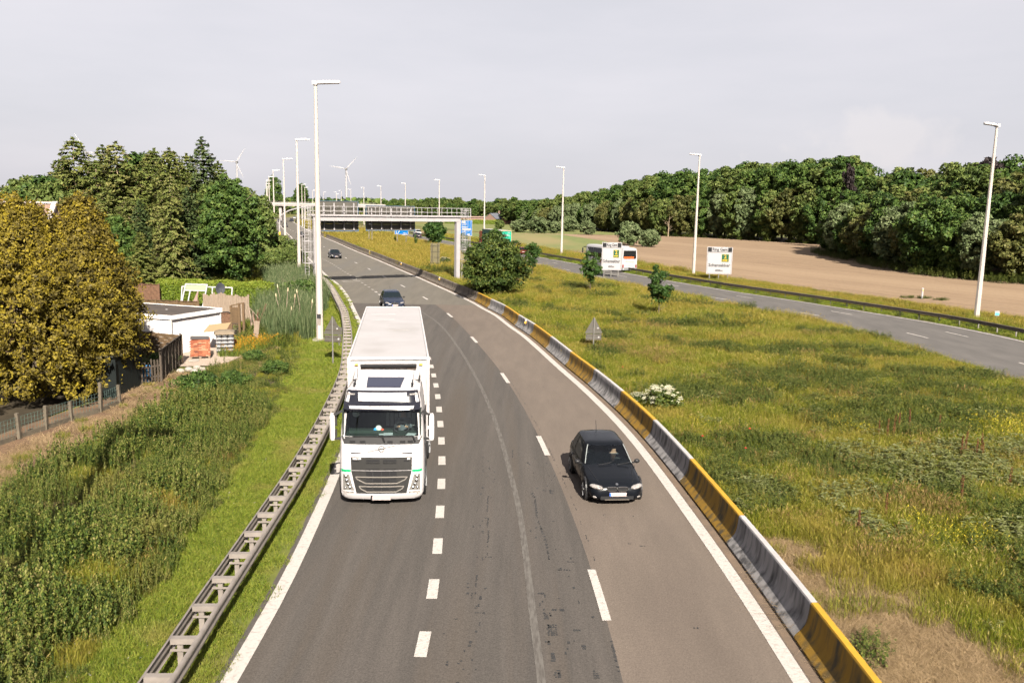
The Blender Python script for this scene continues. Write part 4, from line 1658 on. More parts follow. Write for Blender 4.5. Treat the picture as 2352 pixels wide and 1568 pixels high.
# cab roof, rising to the deflector
P = []
for y in np.linspace(.50, 2.28, 14):
    f = (y - .5) / 1.78
    w = 1.10 - .03 * f
    zc = 3.40 + .26 * math.sin(min(1, f * 1.25) * PI / 2)
    row = []
    for u in np.linspace(-1, 1, 17):
        yy_ = y + (.10 * u * u + (.22 * (1 - math.sqrt(max(0, 1 - ((abs(u) - .84) / .16) ** 2))) if abs(u) > .84 else 0)) * (1 - f)
        row.append((u * w, yy_, 3.40 + (zc - 3.40) * (1 - abs(u) ** 5)))
    P.append(row)
mb = MB()
mb.grid(P)
roof = mb.build('cab_roof', M_tw, truck, smooth=True)
mb = MB()                                         # tinted roof hatch
Q = [(-.50, .80), (.52, .80), (.60, 1.48), (-.52, 1.48)]
Z_ = lambda y: 3.40 + .26 * math.sin(min(1, (y - .5) / 1.78 * 1.25) * PI / 2) + .012
mb.prism([(x, y, Z_(y)) for x, y in Q], (0, 0, .03))
mb.build('roof_hatch', mat('tinted_hatch', (.014, .016, .030), rough=.25, coat=.5), roof)
mb = MB()                                         # air deflector behind the roof
Pd = []
for f in np.linspace(0, 1, 8):
    y = 1.62 + .80 * f
    z = 3.60 + .12 * f ** .8
    Pd.append([(u * (1.0 + .02 * f), y + .12 * u * u, z - .05 * abs(u) ** 4) for u in np.linspace(-1, 1, 13)])
mb.grid(Pd)
mb.grid([[(s_ * 1.02, 1.70 + .75 * a, 3.35 + b * (.24 + .11 * a)) for a in (0, .5, 1)] for b in (0, 1) for s_ in (1,)])
mb.grid([[(s_ * 1.02, 1.70 + .75 * a, 3.35 + b * (.24 + .11 * a)) for a in (0, .5, 1)] for b in (0, 1) for s_ in (-1,)])
mb.build('air_deflector', M_tw, truck, smooth=True, sharp=40)
mb = MB()
mb.prism([(1.035, 1.72, 3.36), (1.035, 2.25, 3.38), (1.035, 2.2, 3.60), (1.035, 1.95, 3.62)], (.02, 0, 0))
mb.build('deflector_shade', M_tg, truck)
mb = MB()                                         # horns and antennas on the roof
for x in (-.88, .86):
    mb.tube([(x, 1.05, 3.55), (x, 1.10, 3.57), (x, 1.35, 3.63)], [.045, .025, .016], 8)
    mb.disc((x, .92, 3.52), (0, 0, 1), .04, .02, 10)
    mb.tube([(x + .02, 1.62, 3.62), (x + .02, 1.70, 3.9)], .007, 5)
mb.build('roof_horns', M_black, roof)


def patch(name_, m, rows, o, parent=cab, mi=0, n=9, smooth=True):
    """rows: (z, x_left, x_right); a skin laid on the cab front, pushed out by o"""
    mb_ = MB()
    P1 = []
    for z, a, b in rows:
        P1.append([cab_f(a + (b - a) * i / (n - 1), z, o) for i in range(n)])
    mb_.grid(P1)
    for row, in ((P1[0],), (P1[-1],)):
        mb_.grid([row, [p + Vector((0, o + .02, 0)) for p in row]])
    mb_.grid([[r[0] for r in P1], [r[0] + Vector((0, o + .02, 0)) for r in P1]])
    mb_.grid([[r[-1] for r in P1], [r[-1] + Vector((0, o + .02, 0)) for r in P1]])
    return mb_.build(name_, m, parent, smooth=smooth, sharp=40)


def frow(z0, z1, a0, b0, a1, b1, k=5):
    return [(z0 + (z1 - z0) * i / k, a0 + (a1 - a0) * i / k, b0 + (b1 - b0) * i / k) for i in range(k + 1)]


# windscreen with the cab interior behind it
patch('windscreen', M_glass_c, frow(2.12, 2.9, -1.12, 1.12, -1.06, 1.06, 7), .0, cab, n=13)
mb = MB()
mb.box((0, 1.35, 2.45), (2.2, .05, 1.2), 0)
mb.box((-1.14, .8, 2.45), (.04, 1.1, 1.0), 0)
mb.box((1.14, .8, 2.45), (.04, 1.1, 1.0), 0)
mb.box((0, .85, 2.98), (2.2, 1.1, .04), 0)
mb.box((0, .62, 2.06), (2.2, .75, .10), 1)
mb.box((-.35, .75, 2.16), (1.3, .4, .10), 1, rx=-.1)
mb.build('cab_interior', [mat('cab_interior_dark', (.014, .018, .016), rough=.9), mat('cab_dashboard', (.018, .027, .021), (.013, .020, .016), scale=6, rough=.8)], cab)
mb = MB()
mb.box((.18, .36, 2.17), (.27, .24, .012), 0, rz=.03)
mb.box((.86, .40, 2.15), (.26, .24, .012), 0, rz=-.2)
mb.box((-.03, .40, 2.15), (.14, .12, .012), 0, rz=.2)
mb.build('papers', mat('paper', (.30, .31, .33), rough=.8), cab)
mb = MB()
mb.ellipsoid((-.13, .62, 2.27), (.10, .08, .10), 10, 7, 0)
mb.ellipsoid((-.22, .60, 2.24), (.06, .05, .06), 8, 6, 1)
mb.ellipsoid((-.02, .60, 2.23), (.06, .05, .05), 8, 6, 2)
mb.build('dashboard_toy', [mat('toy_white', (.5, .48, .45), rough=.7), mat('toy_blue', (.03, .25, .55), rough=.7), mat('toy_red', (.5, .07, .04), rough=.7)], cab)
mb = MB()
for i in range(7):
    mb.box((.10 + .13 * i, 1.20 - .03 * (i % 2), 2.52), (.10, .04, .62), 0)
mb.build('cab_curtain', mat('grey_curtain', (.15, .14, .135), rough=.95), cab)
mb = MB()
mb.ellipsoid((-.80, .62, 2.72), (.11, .05, .10), 10, 7)
mb.build('hanging_cap', mat('white_cloth', (.42, .40, .40), rough=.95), cab)
mb = MB()
mb.tube([(.55 + .22 * math.cos(a), .78 + .10 * math.sin(a), 2.25 + .16 * math.sin(a)) for a in np.linspace(0, 2 * PI, 17)], .018, 6, 0, False)
mb.build('steering_wheel', M_black, cab)
patch('wiper_cowl', M_tband, frow(1.93, 2.14, -1.10, 1.10, -1.20, 1.20, 4), .018, cab, n=15)
for x in (-.85, -.55, .25, .62, .85):
    MB().box(cab_f(x, 2.0, .026), (.16, .012, .07)).build('cowl_step', M_black, cab)
mb = MB()
for x0, x1 in ((-.85, .02), (-.05, .92)):
    a, b, c = cab_f(x0, 2.155, .04), cab_f(x1, 2.165, .05), cab_f(x1 + .07, 2.00, .05)
    mb.bar(a, b, .022, .03)
    mb.bar(b, c, .035)
mb.build('wiper', M_black, cab)
# sun visor: dark moulding with two white fields
patch('roof_front_band', M_tdark, frow(3.10, 3.46, -1.12, 1.12, -1.04, 1.04, 4), .016, cab, n=15)
patch('name_board', M_tw, frow(3.16, 3.40, -.70, .70, -.72, .72, 3), .026, cab)
for sd in (-1, 1):
    patch('top_lamp', M_lampc, frow(3.33, 3.37, sd * .93 - .12, sd * .93 + .12, sd * .93 - .12, sd * .93 + .12, 1), .03, cab, n=3)
mb = MB()
Pv = []
for z, o in ((2.86, .15), (2.93, .24), (3.05, .22), (3.13, .10)):
    Pv.append([cab_f(x, z, o) for x in np.linspace(-1.13, 1.13, 15)])
mb.grid(Pv)
mb.grid([Pv[0], [p + Vector((0, .14, .02)) for p in Pv[0]]])
vis = mb.build('sun_visor', M_tdark, cab, smooth=True, sharp=50)
mb = MB()
mb.grid([[cab_f(x, z, o) for x in np.linspace(-a, a, 9)] for z, o, a in ((2.965, .245, .93), (3.045, .235, .955))])
mb.build('visor_field', M_tw, vis, smooth=True)
# bonnet lip, badge, grille
mb = MB()
mb.bar(cab_f(-.90, 1.66, .012), cab_f(.90, 1.66, .012), .03, .028)
mb.build('bonnet_lip', M_tband, cab)
mb = MB()
mb.tube([cab_f(.085 * math.cos(a), 1.80 + .085 * math.sin(a), .02) for a in np.linspace(0, 2 * PI, 19)], .011, 6, 0, False)
mb.bar(cab_f(-.40, 1.705, .012), cab_f(-.08, 1.78, .012), .014)
mb.bar(cab_f(.08, 1.82, .012), cab_f(.42, 1.90, .012), .014)
mb.bar(cab_f(-.08, 1.80, .02), cab_f(.08, 1.80, .02), .03)
mb.build('badge', mat('badge_grey', (.12, .115, .11), rough=.35, metal=.5), cab)
gril = patch('grille_upper', M_tg, frow(1.16, 1.54, -.89, .89, -.90, .90, 4), .022, cab)
gril2 = patch('grille_lower', M_tg, frow(.45, 1.135, -.74, .74, -.89, .89, 6), .020, cab)
mb = MB()
text_mb(mb, 'VOLVO', .075, cab_f(-.72, 1.50, .032), (1, 0, 0), (0, -.05, 1), 0, .004)
text_mb(mb, 'FH', .075, cab_f(.80, 1.50, .032), (1, 0, 0), (0, -.05, 1), 0, .004)
mb.build('lettering', mat('silver_letter', (.6, .58, .57), rough=.4), gril)
mb = MB()
for x0, x1 in ((-.44, -.05), (.05, .44)):
    mb.grid([[cab_f(x, z, .026) for x in np.linspace(x0, x1, 4)] for z in (1.425, 1.475)])
    for zz in (1.36, 1.38, 1.40, 1.18, 1.20):
        mb.bar(cab_f(x0, zz, .024), cab_f(x1, zz, .024), .012, .008)
for x0, x1 in ((-.86, -.66), (.66, .82)):
    mb.grid([[cab_f(x, z, .026) for x in np.linspace(x0, x1, 4)] for z in (1.41, 1.46)])
mb.grid([[cab_f(x, z, .024) for x in np.linspace(-.45, .45, 6)] for z in (.98, 1.12)])
for z0_, z1_, a in ((.80, .90, .45), (.545, .62, .45), (.66, .72, .45)):
    mb.grid([[cab_f(x, z, .024) for x in np.linspace(-a, a, 6)] for z in (z0_, z1_)])
mb.build('grille_opening', mat('grille_black', (.006, .006, .007), rough=.7), gril2)
for z0_, z1_, w0, w1 in ((.76, .955, .46, .76), (.50, .665, .43, .66)):
    mb = MB()
    c = [(-w1, z1_), (w1, z1_), (w1 - .06, z1_ - .08), (w0, z0_), (-w0, z0_), (-w1 + .06, z1_ - .08)]
    for i in range(6):
        a, b = c[i], c[(i + 1) % 6]
        for q in range(4):
            f0, f1 = q / 4, (q + 1) / 4
            mb.bar(cab_f(a[0] + (b[0] - a[0]) * f0, a[1] + (b[1] - a[1]) * f0, .035), cab_f(a[0] + (b[0] - a[0]) * f1, a[1] + (b[1] - a[1]) * f1, .035), .026)
    mb.build('grille_frame', M_slat, gril2)
mb = MB()
for x in (-.25, 0, .25):
    mb.bar(cab_f(x, .52, .027), cab_f(x, 1.12, .027), .014)
for zz in (.83, .865, .58):
    mb.bar(cab_f(-.45, zz, .027), cab_f(.45, zz, .027), .012)
mb.build('grille_bar', M_tband, gril2)
# green stripe, lamps, bumper
for sd in (-1, 1):
    patch('green_stripe', M_tgreen, frow(1.10, 1.165, sd * 1.05 - .14, sd * 1.05 + .14, sd * 1.05 - .15, sd * 1.05 + .15, 2), .012, cab, n=11)
    xo, xi0, xi1 = sd * 1.13, sd * .93, sd * .82
    rows = [(z, min(sd * 1.14, a), max(sd * 1.14, a)) for z, a in ((.54, sd * .80), (.66, sd * .86), (.8, sd * .90), (.92, sd * .93), (1.02, sd * .955))]
    hl = patch('headlight', mat('headlight_housing', (.10, .095, .09), rough=.3), rows, .014, cab, n=7)
    mb = MB()
    for dx, z, r in ((1.05, .96, .05), (1.03, .83, .055), (.99, .72, .05), (.93, .62, .045), (1.06, .62, .035)):
        p = cab_f(sd * dx, z, .02)
        mb.ellipsoid(p, (r, .03, r), 12, 6)
    mb.build('reflector', M_chrome, hl, smooth=True)
    patch('fog_lamp', M_lampc, [(.40, min(sd * .78, sd * 1.12), max(sd * .78, sd * 1.12)), (.50, min(sd * .82, sd * 1.15), max(sd * .82, sd * 1.15))], .012, cab, n=5)
    # mirror on its arms
    mb = MB()
    xm = sd * 1.47
    mb.rings([[(xm + sd * u * .075 * s_, .38 + v * .08 * s_, z) for u, v in ((-1, -.6), (.3, -1), (1, -.3), (.8, .8), (-1, .9))] for z, s_ in
              ((1.98, .75), (2.06, 1), (2.45, 1), (2.72, .95), (2.80, .6))])
    mir = mb.build('mirror', M_tw, truck, smooth=True, sharp=50)
    mb = MB()
    mb.bar((sd * 1.18, .42, 2.86), (xm - sd * .02, .36, 2.74), .05, .07)
    mb.bar((sd * 1.2, .40, 2.03), (xm - sd * .02, .38, 2.02), .06, .07)
    mb.box((xm - sd * .09, .46, 2.55), (.07, .05, .30))
    mb.box((xm - sd * .09, .46, 2.18), (.07, .05, .22))
    mb.build('mirror_arm', M_tband, mir)
patch('bumper_skirt', M_tw, [(.24, -1.12, 1.12), (.36, -1.18, 1.18), (.44, -1.2, 1.2)], .02, cab, n=15)
mb = MB()
mb.box(cab_f(0, .30, .045), (.54, .02, .12))
pl = mb.build('number_plate', M_plate, cab)
MB().box(cab_f(-.29, .31, .045), (.05, .022, .13)).build('plate_band', M_black, pl)
# door seams and steps on the sides
for sd in (-1, 1):
    mb = MB()
    mb.box((sd * 1.246, .95, 1.75), (.012, .02, 2.0))
    mb.box((sd * 1.246, 1.75, 1.75), (.012, .02, 2.0))
    mb.box((sd * 1.242, 1.35, 2.45), (.03, .7, .6))
    mb.build('door_seam', M_tband, truck)
    for y in (.85,):
        mb = MB()
        mb.disc((sd * 1.12, 1.45, .52), (1, 0, 0), .60, .3, 20)
        mb.build('wheel_arch', M_black, truck)
    wheel(truck, sd * 1.08, 1.45, .51, .32, sd)
    wheel(truck, sd * 1.0, 5.0, .51, .5, sd)
mb = MB()
mb.box((0, 3.6, .9), (.9, 5.6, .3))
for sd in (-1, 1):
    mb.box((sd * .95, 3.1, .62), (.55, 1.3, .6))
mb.build('chassis', M_black, truck)
# trailer, turned a little more than the cab
TR = Matrix.Rotation(rad(3.6), 4, 'Z')


def tp(x, y, z):
    return TR @ Vector((x, y, z)) + Vector((-.02, 3.22, 0))


TL = 13.9
mb = MB()


def rbox(x0, x1, y0, y1, z0, z1, r=.05):
    rr = []
    for y in (y0, y1):
        rr.append([tp(x, y, z) for x, z in ((x0, z0), (x1, z0), (x1, z1 - r), (x1 - r, z1), (x0 + r, z1), (x0, z1 - r))])
    return rr


M_trl = mat('trailer_panel_white', (.245, .234, .238), (.215, .205, .205), scale=.8, rough=.45, c3=(.175, .165, .158), s3=.35, lo3=.58, hi3=.8)
mb.rings(rbox(-1.29, 1.29, 0, TL, 1.15, 3.98))
trl = mb.build('trailer', M_trl, truck)
mb = MB()
for x in (-1.29, 1.29):
    mb.bar(tp(x, -.02, 1.15), tp(x, -.02, 3.96), .09, .09)
    mb.bar(tp(x, .0, 3.955), tp(x, TL, 3.955), .06, .07)
mb.bar(tp(-1.29, -.02, 3.95), tp(1.29, -.02, 3.95), .08, .09)
mb.bar(tp(-1.29, TL, 3.95), tp(1.29, TL, 3.95), .08, .09)
mb.build('trailer_frame', mat('trailer_frame_white', (.30, .285, .288), rough=.4), trl)
mb = MB()
for x, y, w_, l_ in ((-.4, 11.0, 1.1, .03), (-.35, 9.2, .9, .03), (.3, 6.0, .8, .03)):
    mb.bar(tp(x - w_ / 2, y, 3.983), tp(x + w_ / 2, y + .12, 3.984), .03, .012)
mb.build('roof_crease', M_trl, trl)
mb = MB()                                         # refrigeration unit on the front wall
R = [[tp(x * s, y, z) for x, z in ((-.98, 1.9), (.98, 1.9), (1.0, 3.35), (.86, 3.62), (-.86, 3.62), (-1.0, 3.35))] for y, s in ((0, 1), (-.42, 1), (-.5, .95))]
mb.rings(R)
fr = mb.build('refrigeration_unit', M_tw, trl)
mb = MB()
mb.bar(tp(-.88, -.40, 3.72), tp(.88, -.40, 3.72), .10, .20)
mb.bar(tp(-.9, -.2, 3.68), tp(.9, -.2, 3.68), .2, .05)
mb.build('unit_grille', mat('unit_grille_brown', (.045, .034, .028), rough=.7), fr)
mb = MB()
mb.bar(tp(-.90, -.52, 3.80), tp(.90, -.52, 3.80), .06, .07)
mb.build('unit_bar', M_black, fr)
mb = MB()
o_ = tp(.05, -.53, 3.665)
text_mb(mb, 'CARRIER', .17, o_, TR.to_3x3() @ Vector((1, 0, 0)), (0, 0, 1), 0, .004, width=1.15)
mb.build('lettering', M_black, fr)
mb = MB()
for y in (.9, 5.6, 8.5, TL - .6):
    mb.box(tp(1.3, y, 1.12), (.05, .10, .06))
for x in (-1.05, 1.05):
    mb.box(tp(x, -.06, 3.75), (.10, .03, .05))
mb.build('side_marker', M_amber, trl)
for yw in (9.0, 10.3, 11.6):
    for sd in (-1, 1):
        c = tp(sd * 1.05, yw, 0)
        mb = MB()
        mb.tube([tp(sd * 1.05 - .2, yw, .5), tp(sd * 1.05 + .2, yw, .5)], .5, 20)
        mb.build('wheel', M_tyre, truck)
mb = MB()
mb.box(tp(0, 9.0, .95), (1.2, 8, .3))
for sd in (-1, 1):
    mb.bar(tp(sd * 1.25, 3.2, .75), tp(sd * 1.25, 8.2, .75), .03, .45)
mb.build('trailer_chassis', M_black, trl)
driver('truck driver sitting behind the wheel of the white truck', truck, (.58, 1.12, 1.92))

# ------------------------------------------------------------------ coach
M_cw = paintmat('coach_white_paint', (.225, .22, .225), rough=.3)
M_cgl = mat('coach_glass', (.006, .0065, .007), rough=.08, spec=.2)
M_cd = mat('coach_lower_grey', (.028, .040, .052), rough=.4)
M_credl = mat('coach_red_letter', (.12, .012, .012), rough=.5)
M_cor = mat('coach_orange', (.28, .05, .01), rough=.5)
# rear faces the camera: local -Y is the back of the coach, +Y its nose
coach = thing('coach', 'white touring coach with dark windows driving away behind the place-name sign', 'coach', (16.75, 120.4, 0), rad(21))
CL, CW, CH = 12.0, 2.55, 3.55


def cring(y, s=1.0, z0=.32):
    w = CW / 2 * s
    return [(-w * .96, y, z0), (w * .96, y, z0), (w, y, z0 + .35), (w, y, 1.75), (w * .985, y, 2.4), (w * .93, y, CH - .32), (w * .80, y, CH - .08), (w * .5, y, CH),
            (-w * .5, y, CH), (-w * .80, y, CH - .08), (-w * .93, y, CH - .32), (-w * .985, y, 2.4), (-w, y, 1.75), (-w, y, z0 + .35)]


mb = MB()
mb.rings([cring(0, .96, .4), cring(.12, 1), cring(6, 1), cring(CL - .4, 1), cring(CL - .1, .97), cring(CL, .93, .4)])
cb = mb.build('body', M_cw, coach, smooth=True, sharp=40)
for sd in (-1, 1):
    k = CW / 2 + .008
    mb = MB()
    npan = 7
    for i in range(npan):
        y0, y1 = .35 + (CL - 1.5) * i / npan + .02, .35 + (CL - 1.5) * (i + 1) / npan - .02
        mb.grid([[(sd * k, y, 1.78) for y in (y0, y1)], [(sd * k * .99, y, 2.4) for y in (y0, y1)], [(sd * k * .94, y, 3.18) for y in (y0, y1)]])
    mb.build('window_band', M_cgl, coach)
    mb = MB()
    mb.grid([[(sd * k, CL - 1.1, 1.0), (sd * k, CL - .25, 1.0)], [(sd * k, CL - 1.1, 1.78), (sd * k, CL - .3, 1.78)], [(sd * k * .94, CL - 1.1, 3.15), (sd * k * .93, CL - .5, 3.15)]])
    mb.build('door_glass', M_cgl, coach)
    mb = MB()
    mb.grid([[(sd * k, y, .34) for y in np.linspace(.2, CL - .3, 12)], [(sd * k, y, .62 + .18 * math.sin(y * .55 + 1.0) + .18 * (y > CL - 1.6)) for y in np.linspace(.2, CL - .3, 12)]])
    mb.build('skirt', M_cd, coach)
    for y in (2.4, 3.7, CL - 2.6):
        mb = MB()
        mb.disc((sd * (CW / 2 - .06), y, .55), (1, 0, 0), .60, .15, 22)
        mb.build('wheel_arch', M_black, coach)
        w_ = wheel(coach, sd * (CW / 2 - .13), y, .50, .3, sd)
        MB().disc((sd * (CW / 2 + .03), y, .5), (1, 0, 0), .33, .02, 16).build('hub_cover', M_cw, w_)
kL = -CW / 2 - .012
mb = MB()
text_mb(mb, 'BE', .75, (kL, CL - 2.9, 1.28), (0, -1, 0), (0, 0, 1), 0, .004)
text_mb(mb, 'OR', .70, (kL, CL - 5.2, 1.22), (0, -1, 0), (0, 0, 1), 0, .004)
text_mb(mb, 'RS', .75, (kL, CL - 7.4, 1.22), (0, -1, 0), (0, 0, 1), 0, .004)
mb.build('lettering', M_credl, coach)
mb = MB()                                         # rear: dark window with an orange sticker, lamps, bumper
mb.grid([[(-1.05, -.008, 1.95), (1.05, -.008, 1.95)], [(-1.0, .0, 3.15), (1.0, .0, 3.15)], [(-.9, .05, 3.3), (.9, .05, 3.3)]])
rw = mb.build('rear_window', M_cgl, coach)
MB().grid([[(-.95, -.02, 2.0), (.65, -.02, 2.0)], [(-.95, -.016, 2.28), (.7, -.016, 2.28)]]).build('orange_sticker', M_cor, rw)
mb = MB()
pts = [(-.8 + 1.6 * i / 40, -.014, 1.62 - .1 * i / 40 + .08 * math.sin(i * 1.3)) for i in range(41)]
for i in range(40):
    mb.bar(pts[i], pts[i + 1], .03, .008)
pts = [(-.1 + .9 * i / 20, -.014, 1.36 + .03 * math.sin(i * 1.7)) for i in range(21)]
for i in range(20):
    mb.bar(pts[i], pts[i + 1], .03, .008)
mb.build('script_lettering', mat('coach_script', (.45, .16, .08), rough=.6), coach)
MB().box((0, -.02, .52), (2.4, .08, .36)).build('rear_bumper', mat('bumper_grey', (.09, .095, .095), rough=.5), coach)
mb = MB()
mb.bar((-1.15, -.01, 1.02), (1.15, -.01, 1.02), .02)
mb.build('engine_flap_seam', M_cd, coach)
for sd in (-1, 1):
    mb = MB()
    mb.box((sd * 1.06, -.02, .92), (.2, .05, .42), 0)
    mb.build('tail_lamp', M_lampr, coach)
    mb = MB()
    mb.disc((sd * 1.0, -.07, .52), (0, 1, 0), .11, .03, 14)
    mb.disc((sd * 1.05, -.02, 1.98), (0, 1, 0), .09, .03, 14)
    mb.disc((sd * 1.02, .02, 3.2), (0, 1, 0), .07, .04, 12)
    mb.build('white_lamp', M_signw, coach)
    mb = MB()
    mb.tube([(sd * 1.15, CL - .2, 3.15), (sd * 1.45, CL + .2, 3.12), (sd * 1.62, CL + .28, 2.9), (sd * 1.62, CL + .28, 2.2)], [.05, .06, .09, .11], 8)
    mb.build('mirror', M_black, coach, smooth=True)
MB().box((0, 3.0, CH + .06), (1.7, 2.4, .16)).build('roof_unit', M_cw, coach)

# ------------------------------------------------------------------ green lorry
lor = thing('lorry', 'green curtain-sided lorry seen from behind over the top of the median bush', 'truck', (-1.75, 184, 0), rad(20))
M_lg = mat('lorry_green_tarp', (.012, .050, .038), (.010, .040, .030), scale=1.5, rough=.6)
M_lt = mat('lorry_teal_door', (.006, .175, .115), rough=.5)
M_lc = mat('lorry_cream_frame', (.20, .16, .09), rough=.6)
mb = MB()
mb.box((0, 6.6, 2.55), (2.5, 13.1, 2.75))
box_ = mb.build('trailer_body', M_lg, lor)
MB().box((0, 6.6, 3.95), (2.52, 13.2, .08)).build('roof', mat('lorry_roof', (.22, .21, .20), rough=.6), box_)
mb = MB()
for x in (-.62, .62):
    mb.box((x, .03, 2.5), (1.16, .06, 2.5))
dr = mb.build('rear_doors', M_lt, lor)
mb = MB()
for x in (-1.25, 1.25):
    mb.box((x, 0, 2.5), (.1, .12, 2.85))
for z in (1.12, 3.9):
    mb.box((0, .001, z), (2.6, .12, .1))
mb.build('door_frame', M_lc, lor)
mb = MB()
text_mb(mb, 'depaire', .52, (0, -.004, 3.05), (1, 0, 0), (0, 0, 1), 0, .003, width=1.6)
mb.grid([[(-1.1, -.005, 2.78), (1.1, -.005, 2.78)], [(-1.1, -.005, 2.86), (1.1, -.005, 2.86)]])
mb.grid([[(.45, -.005, 3.45), (.9, -.005, 3.45)], [(.45, -.005, 3.62), (.9, -.005, 3.62)]])
mb.build('lettering', M_signw, dr)
MB().box((0, 14.6, 2.0), (2.45, 1.9, 2.9)).build('cab', mat('lorry_red_cab', (.16, .02, .02), rough=.35, coat=.5), lor)
MB().box((0, 7, .95), (1.0, 13, .3)).build('chassis', M_black, lor)
for y in (2.0, 3.3, 4.6, 11.8, 14.8):
    for sd in (-1, 1):
        wheel(lor, sd * 1.08, y, .5, .3, sd)
for sd in (-1, 1):
    MB().box((sd * .95, -.02, .95), (.4, .05, .12)).build('tail_lamp', M_lampr, lor)

# ================================================================== YARD ON THE LEFT
M_wall = mat('white_render', (.46, .43, .42), (.41, .385, .375), scale=1.5, detail=6, rough=.9)
M_felt = mat('roofing_felt', (.032, .027, .025), (.050, .040, .034), scale=.9, detail=8, rough=.95)
M_wood = mat('weathered_fence_wood', (.085, .054, .028), (.050, .033, .019), scale=3, detail=8, rough=.9, stretch=(1, 1, 6))
M_wood2 = mat('grey_fence_wood', (.058, .045, .034), (.036, .029, .023), scale=3, detail=8, rough=.9, stretch=(1, 1, 6))
M_wood3 = mat('pale_picket_wood', (.165, .128, .098), (.11, .083, .062), scale=4, detail=8, rough=.9, stretch=(6, 6, 1))
M_wood4 = mat('brown_fence_wood', (.095, .050, .030), (.060, .034, .022), scale=3, detail=8, rough=.9, stretch=(1, 1, 6))

shed = thing('shed', 'flat-roofed white garage with dark felt roof and white fascia', 'garage', (-19.9, 48.0, 0))
a_ = Vector((1.5, 3.8, 0))
b_ = Vector((-6.4, 2.2, 0))
c0, c1, c2, c3 = Vector((0, 0, 0)), a_, a_ + b_, b_
U = Vector((0, 0, 1))


def wallbox(p, q, h, th, z0=0.0):
    d = (q - p)
    m_ = MB()
    n_ = Vector((d.y, -d.x, 0)).normalized()
    m_.prism([p + U * z0, q + U * z0, q + U * h, p + U * h], -n_ * th)
    return m_


for p, q in ((c0, c1), (c1, c2), (c2, c3), (c3, c0)):
    wallbox(p, q, 2.14, .18).build('wall', M_wall, shed)
cen = (c0 + c2) / 2
ov = [cen + (p - cen) * 1.035 for p in (c0, c1, c2, c3)]
mb = MB()
mb.prism([p + U * 2.20 for p in ov], U * .13)
rf = mb.build('roof', M_felt, shed)
for p, q in ((0, 1), (1, 2), (2, 3), (3, 0)):
    mb = MB()
    d = (ov[q] - ov[p]).normalized()
    n_ = Vector((d.y, -d.x, 0))
    mb.prism([ov[p] + U * 2.12 + n_ * .005, ov[q] + U * 2.12 + n_ * .005, ov[q] + U * 2.37 + n_ * .005, ov[p] + U * 2.37 + n_ * .005], n_ * .04)
    mb.build('fascia', M_wall, rf)
mb = MB()
mb.bar(c0 * .985 + Vector((.03, -.05, .05)), c0 + Vector((.03, -.05, 2.12)), .09)
mb.bar(c1 + Vector((.06, -.02, .05)), c1 + Vector((.06, -.02, 2.1)), .08)
mb.build('downpipe', mat('grey_pvc', (.25, .24, .23), rough=.5), shed)
mb = MB()
mb.tube([ov[1] + U * 2.1, ov[1] + U * 2.12 + Vector((.3, .1, 0)), ov[1] + U * 2.05 + Vector((.5, .1, 0))], .03, 6)
mb.build('gutter_spout', M_black, shed)
mb = MB()
for (u, v) in ((.55, .35), (.3, .7), (.75, .75)):
    p = a_ * u + b_ * v + U * 2.345
    mb.box(p, (.12, .07, .03))
mb.build('roof_debris', M_signw, rf)


def woven_panel(label, p, q, h, m, nsl=9, name='woven_fence', group=None, posts=True, z0=.08):
    """panel fence of overlapping horizontal boards; every board its own piece"""
    p, q = Vector((*p, 0)), Vector((*q, 0))
    t = thing(name, label, 'fence', p, 0, group)
    d = q - p
    n_ = Vector((-d.y, d.x, 0)).normalized()
    L_ = d.length
    u = d.normalized()
    npan = max(1, round(L_ / 1.8))
    bh = (h - z0) / nsl
    for k in range(npan):
        f0, f1 = L_ * k / npan + .05, L_ * (k + 1) / npan - .05
        for i in range(nsl):
            mb_ = MB()
            A_, B_ = [], []
            for j in range(7):
                s = f0 + (f1 - f0) * j / 6
                o = .022 * math.sin(PI * (j + i) * 1.0) if False else (.02 if (j + i) % 2 else -.02)
                c = u * s + n_ * o
                A_.append(c + U * (z0 + bh * i + .008))
                B_.append(c + U * (z0 + bh * (i + 1) - .008 + .012))
            mb_.grid([A_, B_])
            mb_.grid([[x + n_ * .012 for x in A_], [x + n_ * .012 for x in B_]])
            mb_.grid([B_, [x + n_ * .012 for x in B_]])
            mb_.build('board', m, t)
        mb_ = MB()
        for s in (f0, (f0 + f1) / 2, f1):
            mb_.bar(u * s - n_ * .035 + U * z0, u * s - n_ * .035 + U * h, .045, .03)
        mb_.bar(u * f0 - n_ * .03 + U * (h + .02), u * f1 - n_ * .03 + U * (h + .02), .07, .045)
        mb_.build('batten', m, t)
    for k in range(npan + 1):
        MB().box(u * (L_ * k / npan) + U * (h / 2 + .04), (.09, .09, h + .12), 0, math.atan2(d.y, d.x)).build('post', m, t)
    return t


woven_panel('grey-brown woven board fence running towards the shed from the dark hut', (-17.45, 40.6), (-18.35, 45.4), 1.62, M_wood2)
woven_panel('lighter brown woven board fence in front of the white garage', (-18.35, 45.5), (-22.4, 47.3), 1.55, M_wood)
woven_panel('reddish brown board wall behind the garage corner', (-20.0, 55.8), (-19.05, 55.95), 1.52, M_wood4, 7)
woven_panel('low brown board fence behind the flat garage roof', (-27.0, 59.0), (-22.2, 58.4), 1.95, M_wood, 8)
woven_panel('dark red-brown fence panels behind, left of the clipped hedge', (-33.0, 70.5), (-29.9, 70.0), 1.95, M_wood4, 7)


